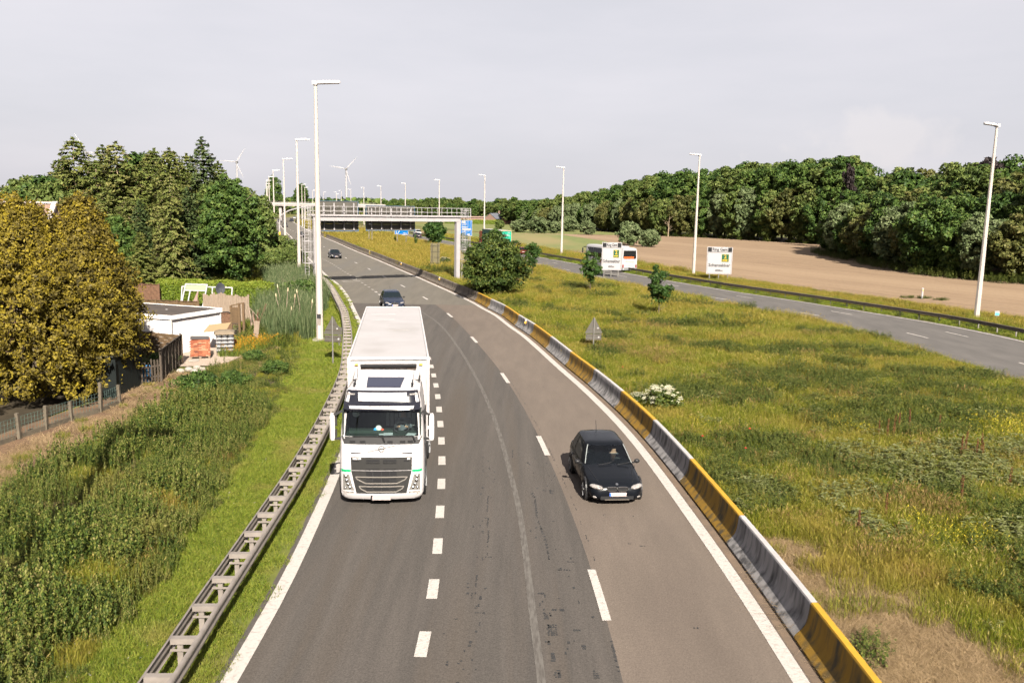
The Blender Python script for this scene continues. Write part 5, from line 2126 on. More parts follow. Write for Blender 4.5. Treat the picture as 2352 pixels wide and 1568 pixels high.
def pickets(label, p, q, n_p, hs, m, w=.12, name='picket_fence', jit=.08):
    p, q = Vector((*p, 0)), Vector((*q, 0))
    t = thing(name, label, 'fence', p)
    d = q - p
    rz = math.atan2(d.y, d.x)
    r_ = random.Random(int(abs(p.x * 100)))
    for i in range(n_p):
        h = hs * (1 - jit + 2 * jit * r_.random())
        c = d * ((i + .5) / n_p)
        mb_ = MB()
        mb_.box(c + U * (h / 2), (w * .92, .025, h), 0, rz, 0, .02 * (r_.random() - .5))
        mb_.build('picket', m, t)
    for z in (hs * .3, hs * .75):
        mb_ = MB()
        mb_.bar(U * z + Vector((0, .03, 0)), d + U * z + Vector((0, .03, 0)), .05, .07)
        mb_.build('rail', m, t)
    return t


pickets('pale grey upright board fence behind the garage, below the hedge', (-23.5, 62.7), (-19.9, 62.4), 26, 2.05, M_wood3, .14)
pickets('short dark picket fence between the dark hut and the woven fence', (-18.15, 39.5), (-17.5, 40.55), 7, 1.15, M_wood2, .09)
# tall gate with leaning boards
gt = thing('wooden_gate', 'tall worn wooden gate with lattice foot beside the garage', 'gate', (-19.0, 55.7, 0))
for x, h in ((0, 2.05), (.62, 2.25), (.95, 2.3)):
    MB().box((x, -.35 * x, h / 2), (.14, .14, h)).build('post', M_wood, gt)
for i in range(5):
    MB().box((.13 + .10 * i, -.05 - .03 * i, 1.35 + .03 * (i % 2)), (.08, .03, 1.2)).build('plank', M_wood, gt)
for i in range(6):
    MB().bar((.07, -.06, .15 + .14 * i), (.56, -.22, .15 + .14 * i), .03, .05).build('slat', M_wood2, gt)
MB().bar((0, -.05, 2.05), (1.0, -.3, 2.3), .06, .08).build('top_bar', M_wood, gt)
# rough timber heap and leaning boards behind it
th_ = thing('timber_heap', 'heap of old dark timber leaning behind the tall gate', 'timber', (-18.1, 57.5, 0))
r_ = random.Random(5)
for i in range(12):
    MB().bar((r_.uniform(-.3, .4), r_.uniform(-.4, 1.2), .05), (r_.uniform(-.6, .7), r_.uniform(-.6, 1.8), r_.uniform(.7, 1.9)), .10, .06).build('plank', M_wood4 if i % 3 else M_wood3, th_)
bd = thing('leaning_board', 'pale board propped up with a thin stick beside the gate', 'board', (-16.3, 52.1, 0))
MB().box((.1, 0, 1.0), (.32, .04, 1.1), ry=.12).build('board', M_wood3, bd)
MB().bar((.25, 0, 1.75), (-.75, 1.0, 2.4), .03).build('stick', M_wood3, bd)
MB().bar((-.75, 2.6, 0), (-1.05, 3.0, 1.5), .05).build('pole', M_wood3, bd)
# clipped hedge is made with the plants; old window frames lean on it
wf = thing('window_frames', 'stack of old white window frames leaning before the clipped hedge', 'window frames', (-25.6, 66.6, 0), rad(-4))
M_pvc = mat('white_pvc', (.25, .245, .25), rough=.45)


def frame(x0, x1, z0, z1, y, lean, mull=(), tr=None, nm='frame', pane=None):
    def P_(x, z):
        return (x + lean[0] * (z - z0), y + lean[1] * (z - z0), z)
    mb_ = MB()
    for a, b in (((x0, z0), (x1, z0)), ((x0, z1), (x1, z1)), ((x0, z0), (x0, z1)), ((x1, z0), (x1, z1))):
        mb_.bar(P_(*a), P_(*b), .09, .09)
    for mx_ in mull:
        mb_.bar(P_(mx_, z0), P_(mx_, tr or z1), .08, .08)
    if tr:
        mb_.bar(P_(x0, tr), P_(x1, tr), .08, .08)
    o = mb_.build(nm, M_pvc, wf)
    if pane and tr:
        m2_ = MB()
        m2_.grid([[P_(x0 + .06, tr + .05), P_(x1 - .06, tr + .05)], [P_(x0 + .06, z1 - .05), P_(x1 - .06, z1 - .05)]])
        m2_.build('pane', mat('greenish_pane', (.16, .18, .13), rough=.1), o)


frame(-1.25, .55, .3, 2.35, 0, (.18, .18), (-.75, -.1), 1.85, pane=True)
frame(-1.55, 2.65, .3, 2.1, .75, (.05, .1), (1.0,))
mb = MB()
mb.rings([[(.05 + r0 * math.cos(a) + dx, -.15 + r0 * .5 * math.sin(a), z) for a in np.arange(8) * PI / 4] for z, r0, dx in ((.3, .30, -.15), (.9, .22, 0), (1.4, .12, .15), (1.85, .05, .3))])
mb.build('draped_cover', mat('grey_brown_cloth', (.16, .11, .095), rough=.95), wf)
ds = thing('satellite_dish', 'dark oval satellite dish on a stick above the pale board fence', 'satellite dish', (-23.1, 65.4, 0), rad(40))
mb = MB()
mb.rings([[(r0 * math.cos(a), d0, 2.2 + r0 * 1.25 * math.sin(a)) for a in np.arange(18) * PI / 9] for r0, d0 in ((.05, .10), (.2, .075), (.34, .02), (.38, -.03), (.36, -.03), (.2, .05), (.05, .075))])
mb.build('dish', mat('dish_grey', (.03, .032, .038), rough=.45), ds, smooth=True)
MB().tube([(0, .1, 0), (0, .1, 2.2)], .03, 8).build('pole', M_post, ds)
MB().bar((0, -.03, 1.8), (0, -.4, 2.1), .03).build('arm', M_post, ds)

# pallets of bricks and bags
M_brick = [mat('brick_red', (.15, .045, .024), rough=.9), mat('brick_orange', (.20, .075, .04), rough=.9), mat('brick_pale', (.22, .13, .08), rough=.9),
           mat('brick_dark', (.09, .033, .022), rough=.9)]


def pallet(parent, w, d):
    for i in range(5):
        MB().box((0, -d / 2 + d * (i + .5) / 5, .13), (w, d / 6, .025)).build('pallet_board', M_wood3, parent)
    for x in (-w / 2 + .06, 0, w / 2 - .06):
        MB().box((x, 0, .06), (.1, d, .11)).build('pallet_bearer', M_wood3, parent)


bp = thing('brick_pallet', 'pallet stacked with reddish bricks in front of the garage', 'bricks', (-18.1, 47.55, 0), rad(20))
pallet(bp, 1.1, 1.1)
br_me = [MB().box((0, 0, 0), (.205, .098, .062)).mesh('brick', m) for m in M_brick]
br_me2 = [MB().box((0, 0, 0), (.098, .205, .062)).mesh('brick', m) for m in M_brick]
cnt = 0
for lay in range(14):
    z = .18 + .0685 * lay
    for j in range(5):                            # only the outer shell of the stack is separate bricks
        for sidex in range(4):
            c = -.43 + .215 * j
            kx = random.choices(range(4), (5, 5, 3, 1))[0]
            sh_ = .04 if lay % 2 else -.02
            if sidex == 0:
                obj('brick', br_me[kx], bp, (c + sh_, -.50, z))
            elif sidex == 1 and cnt < 300:
                obj('brick', br_me2[kx], bp, (.50, c - sh_, z))
            elif sidex == 2 and lay == 13:
                obj('brick', br_me[kx], bp, (c, .2, z))
            cnt += 1
MB().box((0, 0, .62), (.88, .88, .92)).build('brick_core', M_brick[0], bp)
MB().box((.0, .02, 1.155), (1.0, .98, .03), ry=.04).build('cover_sheet', mat('dark_sheet', (.05, .045, .045), rough=.6), bp)

wp = thing('bag_pallet', 'tall pallet of white printed bags standing behind the bricks', 'bags', (-17.05, 48.75, 0), rad(18))
pallet(wp, 1.0, 1.0)
M_bag = mat('white_bag', (.22, .215, .215), (.18, .175, .175), scale=4, rough=.6)
M_bagk = mat('bag_print', (.05, .05, .055), rough=.6)
for lay in range(5):
    for i in (-1, 0, 1):
        for j in (-1, 1):
            mb = MB()
            mb.ellipsoid((i * .33, j * .24, .28 + .225 * lay), (.19, .29, .135), 12, 8)
            bg_ = mb.build('bag', M_bag, wp, smooth=True)
            if j < 0:
                MB().box((i * .33, -.515, .28 + .225 * lay), (.2, .02, .07)).build('print', M_bagk, bg_)
mb = MB()
mb.rings([[(x * s + .03 * math.sin(k * 1.7), y * s, z) for k, (x, y) in enumerate(((-.55, -.55), (0, -.6), (.55, -.55), (.6, 0), (.55, .55), (0, .6), (-.55, .55), (-.6, 0)))] for z, s in ((1.25, 1), (1.36, .96), (1.44, .6))])
mb.build('cover', mat('tan_cover', (.14, .11, .078), (.10, .08, .058), scale=6, rough=.9), wp)
mb = MB()
mb.prism([(-1.2, .7, 1.25), (.1, .5, 1.35), (.35, 1.1, 1.7), (-.9, 1.3, 1.55)], (0, 0, .05))
mb.build('cardboard_sheet', mat('cardboard', (.16, .115, .065), rough=.9), wp)
og = thing('orange_heap', 'small orange rubble bag on the gravel beside the bags', 'bag', (-17.25, 50.3, 0))
mb = MB()
mb.rings([[(.34 * s * math.cos(a) * (1 + .08 * math.sin(3 * a)), .34 * s * math.sin(a), z) for a in np.arange(12) * PI / 6] for z, s in ((.08, .8), (.2, 1.05), (.45, 1), (.62, .85), (.66, .4))])
mb.build('bag', mat('orange_bag', (.24, .05, .012), (.17, .035, .01), scale=6, rough=.8), og, smooth=True)
MB().box((0, 0, .04), (.7, .7, .07)).build('pallet', M_wood2, og)
st = thing('pale_stone', 'pale stones lying at the foot of the woven fence', 'stones', (-17.0, 43.6, 0))
for i in range(5):
    MB().ellipsoid((.25 * i - .5, .5 * (i % 3) - .5, .08), (.22, .18, .14), 8, 6).build('stone', M_conc, st)
cs = thing('paving_slab', 'pale slab lying on the gravel by the brick pallet', 'slab', (-18.0, 46.3, 0))
MB().box((0, 0, .06), (.55, .35, .06), rz=.3).build('slab', M_conc, cs)

# dark hut under the golden trees, their shade put into the sheet colour
M_hut = mat('shaded_green_hut_sheet', (.0035, .0055, .0055), (.005, .007, .007), scale=3, rough=.6)
ht = thing('dark_hut', 'dark green sheet-metal hut, tree shade painted into its colour, half hidden under the golden conifer', 'hut', (-19.0, 38.6, 0), rad(-2))
for i in range(5):
    MB().box((.9, -1.15 + .55 * i, .95), (.03, .53, 1.85)).build('wall_sheet', M_hut, ht)
    MB().box((-.85 + .42 * i, -1.42, .9), (.40, .03, 1.75)).build('wall_sheet', M_hut, ht)
MB().box((0, 0, 1.92), (2.0, 3.0, .07), ry=.05).build('roof', mat('hut_roof', (.018, .02, .02), rough=.7), ht)
MB().box((-.9, -.0, .9), (.03, 2.7, 1.75)).build('back_wall', M_hut, ht)
bb_ = thing('blue_tub', 'blue plastic tub behind the short picket fence', 'tub', (-18.1, 40.3, 0))
mb = MB()
mb.rings([[(r0 * math.cos(a), r0 * math.sin(a), z) for a in np.arange(12) * PI / 6] for z, r0 in ((0.1, .25), (.8, .30), (.85, .33), (.84, .28))])
mb.build('tub', mat('blue_plastic', (.03, .18, .40), rough=.45), bb_, smooth=True)

# concrete posts with wire and plinth slabs
cf_ = thing('wire_fence', 'low wire fence on concrete posts in front of the golden conifer', 'fence', (-18.4, 30.2, 0))
cp = [(-19.0, 27.2, 1.0), (-18.44, 30.2, 1.0), (-18.13, 31.5, .98), (-17.9, 32.9, .84), (-17.42, 34.4, 1.3), (-17.3, 35.8, .9)]
of = Vector((-18.4, 30.2, 0))
M_cpost = mat('mossy_concrete_post', (.085, .07, .05), (.05, .042, .032), scale=5, detail=8, rough=.95)
for i, (x, y, h) in enumerate(cp):
    mb = MB()
    mb.box(Vector((x, y, h / 2)) - of, (.13, .13, h), taper=.88, ry=.03 * (-1) ** i)
    mb.build('post', M_cpost, cf_)
for i in range(len(cp) - 1):
    p, q = Vector((cp[i][0], cp[i][1], 0)) - of, Vector((cp[i + 1][0], cp[i + 1][1], 0)) - of
    d = (q - p)
    MB().bar(p + d * .06 + U * .10, p + d * .94 + U * .10, .05, .20).build('plinth_slab', M_cpost, cf_)
    mb = MB()
    for k in range(1, int(d.length / .16)):
        c = p + d * (k * .16 / d.length)
        mb.bar(c + U * .2, c + U * .85, .008)
    for z in (.25, .4, .55, .7, .85):
        mb.bar(p + U * z, q + U * z, .008)
    tag(mb.build('wire_mesh', mat('wire_green', (.05, .08, .07), rough=.5), cf_), kind='stuff')

# house behind the golden conifers (only a slip of its roof shows)
hs = thing('house', 'house with pale tiled roof and white verge, hidden behind the golden conifers', 'house', (-33.2, 50, 0))
M_tile = mat('pale_roof_tiles', (.16, .105, .08), (.12, .08, .06), scale=3, detail=6, rough=.9)
MB().box((0, 0, 2.6), (13.0, 8.0, 5.2)).build('wall', mat('brown_brick', (.075, .045, .032), (.055, .034, .025), scale=2, rough=.9), hs)
mb = MB()
mb.add([(-6.8, -4.4, 5.1), (6.8, -4.4, 5.1), (5.9, 0, 8.65), (-5.9, 0, 8.65), (6.8, 4.4, 5.1), (-6.8, 4.4, 5.1)], [(0, 1, 2, 3), (4, 5, 3, 2), (1, 4, 2), (5, 0, 3), (0, 5, 4, 1)])
rf = mb.build('roof', M_tile, hs)
mb = MB()
mb.bar((6.75, -4.35, 5.16), (5.9, 0, 8.72), .28, .16)
mb.bar((6.75, 4.35, 5.16), (5.9, 0, 8.72), .28, .16)
mb.bar((-5.9, 0, 8.7), (5.9, 0, 8.7), .25, .12)
mb.build('ridge_tiles', mat('pale_verge', (.24, .21, .20), rough=.8), rf)
for x in (-4, 0, 4):
    MB().box((x, -4.02, 2.6), (1.2, .06, 1.3)).build('window', M_glass_d, hs)
hs2 = thing('red_roofed_house', 'corner of a red-roofed house at the left picture edge behind trees', 'house', (-62.5, 96, 0))
MB().box((0, 0, 3), (8, 8, 6)).build('wall', M_wall, hs2)
mb = MB()
mb.add([(-4.3, -4.3, 5.9), (4.3, -4.3, 5.9), (4.3, 4.3, 5.9), (-4.3, 4.3, 5.9), (-4.3, 0, 8.8), (4.3, 0, 8.8)], [(0, 1, 5, 4), (2, 3, 4, 5), (1, 2, 5), (3, 0, 4), (0, 3, 2, 1)])
mb.build('roof', mat('red_tiles', (.27, .10, .06), rough=.9), hs2)

# farm house in front of the far wood
fh = thing('farmhouse', 'small pinkish brick farmhouse with grey roof far behind the lorry', 'house', (-11.2, 478, 0), rad(-24))
M_fb = mat('pink_brick', (.125, .078, .06), (.10, .064, .048), scale=1, rough=.9)
M_slate = mat('grey_roof', (.055, .06, .075), (.08, .085, .10), scale=.6, rough=.8)


def gable(parent, cx, cy, w, d, hw_, hr, m, mr):
    mb_ = MB()
    mb_.add([(cx - w / 2, cy - d / 2, 0), (cx + w / 2, cy - d / 2, 0), (cx + w / 2, cy - d / 2, hw_), (cx, cy - d / 2, hr), (cx - w / 2, cy - d / 2, hw_),
             (cx - w / 2, cy + d / 2, 0), (cx + w / 2, cy + d / 2, 0), (cx + w / 2, cy + d / 2, hw_), (cx, cy + d / 2, hr), (cx - w / 2, cy + d / 2, hw_)],
            [(0, 1, 2, 3, 4), (9, 8, 7, 6, 5), (1, 6, 7, 2), (5, 0, 4, 9)])
    mb_.build('wall', m, parent)
    mb_ = MB()
    for s in (-1, 1):
        mb_.prism([(cx, cy - d / 2 - .3, hr + .05), (cx + s * (w / 2 + .3), cy - d / 2 - .3, hw_ - .1), (cx + s * (w / 2 + .3), cy + d / 2 + .3, hw_ - .1), (cx, cy + d / 2 + .3, hr + .05)], (0, 0, .18))
    return mb_.build('roof', mr, parent)


rr = gable(fh, 0, 0, 7.5, 12, 2.6, 5.6, M_fb, M_slate)
MB().box((1.5, 3, 6.4), (1.0, 1.0, 1.6)).build('chimney', M_fb, rr)
MB().box((2.2, 3, 5.2), (.05, 2.5, 1.6), ry=-.7).build('roof_light', M_signw, rr)
MB().box((0, -6.05, 1.4), (1.0, .1, 1.2)).build('window', M_glass_d, fh)
gable(fh, 8, 4, 6.5, 10, 2.4, 4.6, mat('dusky_brick', (.17, .09, .07), rough=.9), mat('brown_roof', (.13, .075, .06), rough=.9))
ob = thing('long_outbuilding', 'long low pinkish outbuilding left of the farmhouse', 'building', (-24.5, 486, 0), rad(4))
MB().box((0, 0, 1.6), (17, 6, 3.2)).build('wall', mat('pale_pink_wall', (.16, .11, .085), (.13, .09, .07), scale=.5, rough=.9), ob)
MB().box((0, -.3, 3.4), (17.6, 6.6, .35), rx=.04).build('roof', mat('salmon_roof', (.19, .13, .105), rough=.9), ob)
for x in (-6, -2, 2, 6):
    MB().box((x, -3.03, 1.3), (1.2, .06, 1.8)).build('door', mat('brown_door', (.15, .08, .05), rough=.8), ob)

# ================================================================== PLANTS
def unit(n):
    v = rng.normal(size=(n, 3))
    return v / np.linalg.norm(v, axis=1)[:, None]


def leaf_mesh(name, pos, nrm, size, tint, m, aspect=1.7, fold=.18):
    """one diamond-shaped leaf (two triangles, slightly folded) per position"""
    n = len(pos)
    nrm = nrm / np.maximum(1e-6, np.linalg.norm(nrm, axis=1))[:, None]
    r = rng.normal(size=(n, 3))
    t = np.cross(nrm, r)
    t /= np.maximum(1e-6, np.linalg.norm(t, axis=1))[:, None]
    b = np.cross(nrm, t)
    s = np.asarray(size)[:, None]
    V = np.empty((n, 4, 3))
    V[:, 0] = pos - t * s * aspect / 2
    V[:, 1] = pos + b * s / 2 - nrm * s * fold
    V[:, 2] = pos + t * s * aspect / 2
    V[:, 3] = pos - b * s / 2 - nrm * s * fold
    F = np.array([[0, 1, 2, 0, 2, 3]]) + 4 * np.arange(n)[:, None]
    return raw_mesh(name, V.reshape(-1, 3), F.reshape(-1, 3), np.repeat(tint, 4), m)


def raw_mesh(name, V, F, tint, m):
    me = bpy.data.meshes.new(name)
    nf = len(F)
    me.vertices.add(len(V))
    me.vertices.foreach_set('co', np.ascontiguousarray(V, dtype=np.float32).ravel())
    me.loops.add(nf * 3)
    me.loops.foreach_set('vertex_index', np.ascontiguousarray(F, dtype=np.int32).ravel())
    me.polygons.add(nf)
    me.polygons.foreach_set('loop_start', np.arange(0, nf * 3, 3, dtype=np.int32))
    try:
        me.polygons.foreach_set('loop_total', np.full(nf, 3, dtype=np.int32))
    except Exception:
        pass
    at_ = me.attributes.new('tint', 'FLOAT', 'POINT')
    at_.data.foreach_set('value', np.ascontiguousarray(tint, dtype=np.float32))
    me.materials.append(m)
    me.update()
    me.validate()
    return me


def clump_leaves(C, Rr, per, size, up=.35, spread=.55, squash=.8, tj=.28):
    """leaves on the outer shells of many small clumps"""
    nC = len(C)
    per = np.full(nC, per) if np.isscalar(per) else per
    idx = np.repeat(np.arange(nC), per)
    n = len(idx)
    d = unit(n)
    d[:, 2] += up
    d /= np.linalg.norm(d, axis=1)[:, None]
    rr_ = Rr[idx] * (.62 + .5 * rng.random(n))
    pos = C[idx] + d * rr_[:, None] * np.array([1, 1, squash])
    nrm = d + spread * rng.normal(size=(n, 3))
    tc_ = rng.random(nC)
    tint = np.clip(.5 * tc_[idx] + .5 * rng.random(n) + tj * (rng.random(n) - .5), 0, 1)
    sz = size * (.65 + .7 * rng.random(n))
    return pos, nrm, sz, tint


def limbs(mb, h, r, zb, n, tr, seed):
    q = random.Random(seed)
    top = Vector((q.uniform(-.3, .3), q.uniform(-.3, .3), h * .8))
    mb.tube([(0, 0, -.1), (0, 0, zb * .6), Vector((top.x * .4, top.y * .4, h * .5)), top], [tr * 1.25, tr, tr * .65, tr * .15], 8)
    for i in range(n):
        a = 2 * PI * i / n + q.uniform(-.4, .4)
        z0 = zb * .6 + (h * .72 - zb * .6) * (i + .5) / n
        rr_ = r * q.uniform(.55, .85)
        e = Vector((math.cos(a) * rr_, math.sin(a) * rr_, z0 + rr_ * q.uniform(.35, .8)))
        mid = Vector((e.x * .5, e.y * .5, z0 + (e.z - z0) * .35))
        mb.tube([(0, 0, z0), mid, e], [tr * .45, tr * .28, tr * .08], 5)


M_bark = mat('bark', (.055, .042, .030), (.09, .072, .052), scale=6, detail=8, rough=.95, stretch=(3, 3, .6))
M_bark_p = mat('pale_bark', (.20, .155, .105), (.14, .105, .07), scale=6, detail=8, rough=.95, stretch=(3, 3, .6))
ML_forest = leafmat('forest_leaves', [(.011, .024, .006), (.025, .049, .010), (.050, .083, .017), (.086, .112, .027)], .25)
ML_forest2 = leafmat('forest_leaves_light', [(.022, .036, .009), (.045, .066, .015), (.075, .098, .024), (.12, .135, .04)], .25)
ML_olive = leafmat('olive_leaves', [(.022, .028, .008), (.046, .052, .014), (.078, .080, .022), (.115, .104, .038)], .25)
ML_purple = leafmat('copper_leaves', [(.009, .007, .007), (.018, .013, .013), (.030, .022, .021)], .2)
ML_willow = leafmat('willow_leaves', [(.040, .058, .022), (.066, .088, .036), (.095, .118, .052), (.125, .145, .072)], .25)
ML_sap = leafmat('young_oak_leaves', [(.010, .026, .005), (.020, .046, .009), (.038, .070, .014), (.058, .092, .02)], .3)
ML_bush = leafmat('bush_leaves', [(.010, .020, .005), (.024, .040, .008), (.050, .068, .013), (.105, .108, .026)], .25)
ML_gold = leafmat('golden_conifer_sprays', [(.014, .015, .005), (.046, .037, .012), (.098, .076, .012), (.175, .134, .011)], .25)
ML_larch = leafmat('larch_needles', [(.026, .040, .010), (.056, .074, .017), (.094, .106, .027), (.14, .130, .045)], .25)
ML_larch2 = leafmat('pale_conifer_needles', [(.024, .040, .009), (.056, .074, .016), (.096, .110, .026), (.14, .136, .042)], .25)
ML_spruce = leafmat('conifer_needles', [(.010, .020, .008), (.024, .042, .014), (.046, .066, .022), (.072, .090, .032)], .2)
ML_hedge = leafmat('hedge_leaves', [(.026, .044, .005), (.056, .084, .008), (.092, .120, .012), (.135, .150, .022)], .3)

PROTO = bpy.data.collections.new('plant_parts')    # not linked: holds meshes that are instanced or copied


def tree_thing(name, label, cat, loc, crown, trunk, rz=0.0, scale=1.0, group=None, crown_name='crown'):
    t = thing(name, label, cat, loc, rz, group)
    t.scale = scale if isinstance(scale, tuple) else (scale,) * 3
    if trunk is not None:
        obj('trunk', trunk, t)
    obj(crown_name, crown, t)
    return t


def broadleaf(h, r, zb, ncl, per, leaf, m, seed, flat=1.0, trunk_r=.22, bark=None, clump=(.15, .27), inner=.5, windy=0.0):
    q = random.Random(seed)
    hz = (h - zb) / 2
    zc = zb + hz
    u = unit(ncl)
    rho = inner + (1.0 - inner) * rng.random(ncl) ** .6
    az = np.arctan2(u[:, 1], u[:, 0])
    lob = 1 + .16 * np.sin(3 * az + q.random() * 6) + .12 * np.sin(5 * az + q.random() * 6 + u[:, 2] * 4)
    C = np.stack([u[:, 0] * r * rho * lob * .82, u[:, 1] * r * rho * lob * .82, zc + hz * .86 * u[:, 2] * rho * (1 + .1 * np.sin(4 * az))], 1)
    Rr = r * (clump[0] + (clump[1] - clump[0]) * rng.random(ncl))
    pos, nrm, sz, ti = clump_leaves(C, Rr, per, leaf)
    if windy:
        pos[:, 0] += windy * (pos[:, 2] - zc) ** 2 / max(1, hz)
    mb = MB()
    limbs(mb, h, r, max(zb, h * .18), 9, trunk_r, seed)
    return leaf_mesh('crown', pos, nrm, sz, ti, m), mb.mesh('trunk', bark or M_bark, True)


def conifer(h, r, zb, nlev, per, leaf, m, seed, droop=.25, sparse=0.0, bark=None, tr=.16, power=.85):
    q = random.Random(seed)
    P_, Nn, S_, T_ = [], [], [], []
    mb = MB()
    bend = q.uniform(-.25, .25)
    mb.tube([(0, 0, -.1), (0, 0, h * .5), (bend, 0, h * .97)], [tr, tr * .6, .02], 7)
    for i in range(nlev):
        f = i / (nlev - 1)
        z = zb + (h - zb) * f
        L0 = r * (1 - f) ** power * q.uniform(.75, 1.15) + .12
        nb = 5 + int(3 * (1 - f))
        a0 = q.random() * 6
        for k in range(nb):
            if q.random() < sparse:
                continue
            a = a0 + 2 * PI * k / nb + q.uniform(-.25, .25)
            L = L0 * q.uniform(.7, 1.15)
            d = np.array([math.cos(a), math.sin(a), 0])
            n = max(5, int(per * L / r * 1.1))
            s = rng.random(n) ** .7
            side = np.array([-d[1], d[0], 0])
            wv = (rng.random(n) - .5) * .42 * L * (1.05 - .75 * s)
            zz = z + .10 * L * s - droop * L * s ** 2 - .12 * np.abs(rng.normal(size=n)) * (.4 + s) + (.18 * L * s ** 3)
            p = d[None] * (s * L)[:, None] + side[None] * wv[:, None]
            p[:, 2] = zz
            p[:, 0] += bend * (z / h) ** 2
            P_.append(p)
            nn_ = rng.normal(size=(n, 3)) * .55 + np.array([0, 0, .9]) + d * .35
            Nn.append(nn_)
            S_.append(leaf * (.6 + .8 * rng.random(n)))
            T_.append(np.clip(.35 * q.random() + .3 * s + .4 * rng.random(n), 0, 1))
            if L > .7:
                mb.tube([(bend * (z / h) ** 2, 0, z), (d[0] * L * .55, d[1] * L * .55, z + .06 * L - droop * L * .3), (d[0] * L * .9, d[1] * L * .9, z - droop * L * .65)],
                        [.035, .02, .008], 4)
    return (leaf_mesh('crown', np.concatenate(P_), np.concatenate(Nn), np.concatenate(S_), np.concatenate(T_), m, 2.2),
            mb.mesh('trunk', bark or M_bark, True))


# ---------------------------------------------------------------- the wood on the right
FT = [broadleaf(20, 5.6, 1.5, 230, 84, .40, ML_forest, 11, clump=(.12, .26)), broadleaf(20, 5.2, 2.2, 210, 88, .38, ML_forest, 12, windy=.05, clump=(.12, .26)),
      broadleaf(20, 6.2, 1.2, 240, 84, .42, ML_forest2, 13, clump=(.11, .24)), broadleaf(20, 5.0, 1.8, 210, 84, .38, ML_forest2, 14, windy=-.05, clump=(.12, .26)),
      broadleaf(20, 5.4, 1.0, 220, 84, .40, ML_olive, 15, clump=(.12, .25))]
FE = [broadleaf(11, 4.4, .1, 210, 90, .29, ML_forest, 21, trunk_r=.15, clump=(.11, .24)), broadleaf(11, 4.0, .0, 200, 90, .29, ML_forest2, 22, trunk_r=.15, clump=(.11, .24)),
      broadleaf(11, 4.6, .1, 210, 88, .30, ML_olive, 23, trunk_r=.15, clump=(.11, .24)), broadleaf(11, 4.2, .0, 200, 90, .29, ML_willow, 24, trunk_r=.15, clump=(.11, .24))]
FP = broadleaf(20, 4.6, 3, 120, 56, .5, ML_purple, 31)


def fline(pts, step):
    c = spline(pts, .5)
    d = np.concatenate([[0], np.cumsum(np.linalg.norm(np.diff(c, axis=0), axis=1))])
    s = np.arange(0, d[-1], step)
    return np.stack([np.interp(s, d, c[:, 0]), np.interp(s, d, c[:, 1])], 1)


LOOK = {'forest_leaves': 'dark green', 'forest_leaves_light': 'mid green', 'olive_leaves': 'olive brown', 'willow_leaves': 'pale green'}


def wood_tree(set_, i, x, y, h, base_h, label, group, wx=1.0):
    crown, trunk = set_[i % len(set_)]
    look = LOOK[crown.materials[0].name]
    label, group = look + ' ' + label, look + ' ' + group
    s = h / base_h
    w = s * wx
    return tree_thing('broadleaf_tree', label, 'tree', (x, y, 0), crown, trunk, random.random() * 6.28, (w, w, s), group)


wr = random.Random(42)
LB_A = 'bushy edge tree of the wood overhanging the ploughed field on the right'
LB_B = 'tall broadleaf tree in the wood behind the ploughed field'
LB_C = 'broadleaf tree of the distant wood beyond the green field'
edgeA = [(70, 192), (66.5, 170), (64.5, 148), (63, 124), (66.5, 116), (75, 109), (88, 101), (104, 92)]
for k, (x, y) in enumerate(fline(edgeA, 4.6)):
    wood_tree(FE, wr.randrange(3) if wr.random() < .8 else 3, x + 2.6 + wr.uniform(-.6, .8), y + wr.uniform(-.6, 1.8), wr.uniform(9.0, 12.5), 11, LB_A, 'edge trees of the right wood', 1.05)
for off, step, h0, h1 in ((9, 6.0, 14, 17), (17, 6.8, 18, 20.5), (27, 7.5, 19, 22), (40, 9, 20, 23)):
    for k, (x, y) in enumerate(fline([(p[0] + off * .95, p[1] + off * .55) for p in edgeA], step)):
        if x / max(1, y) > .78:
            continue
        wood_tree(FT, wr.randrange(5), x + wr.uniform(-1.6, 1.6), y + wr.uniform(-1.6, 1.6), wr.uniform(h0, h1) * (1 - .0009 * max(0, y - 150)) * (.9 if y < 172 else 1.0), 20, LB_B, 'tall trees of the right wood', 1.15)
tree_thing('copper_tree', 'dark purple copper beech on the skyline left of the rightmost lamp post', 'tree', (98.5, 176, 0), FP[0], FP[1], 1.0, (1.05, 1.05, 1.07))
tree_thing('copper_tree', 'small dark purple tree top among green crowns above the bare field', 'tree', (86, 218, 0), FP[0], FP[1], 2.0, (.5, .5, 1.10))
edgeB = [(92, 240), (78, 268), (66, 288), (53, 298), (47, 322), (37, 349), (18, 398), (5, 440)]
hB = lambda x: float(np.interp(x, [0, 20, 37, 47, 53, 66, 92, 130], [13.5, 16.5, 20.5, 23.5, 24.5, 26.5, 27.5, 27.5]))
for off, step, kk in ((1.5, 5.0, .62), (8, 7.0, .92), (17, 8.0, 1.0), (30, 10, 1.03)):
    for k, (x, y) in enumerate(fline([(p[0] + off * .5, p[1] + off * .9) for p in edgeB], step)):
        h = hB(x - off * .5) * kk * wr.uniform(.92, 1.06)
        wood_tree(FT if kk > .7 else FE, wr.randrange(4), x + wr.uniform(-1.5, 1.5), y + wr.uniform(-1.5, 1.5), h, 20 if kk > .7 else 11, LB_B, 'tall trees of the right wood', 1.15 if kk > .7 else .9)
edgeC = [(5, 445), (-12, 500), (-40, 520), (-62, 560), (-85, 620), (-110, 690)]
for off, step, kk in ((0, 7.5, .9), (12, 9.0, 1.0)):
    for k, (x, y) in enumerate(fline([(p[0] + off * .3, p[1] + off) for p in edgeC], step)):
        wood_tree(FT, wr.randrange(4), x + wr.uniform(-2, 2), y + wr.uniform(-2, 2), wr.uniform(12.5, 15.5) * kk, 20, LB_C, 'trees of the distant wood', 1.35)
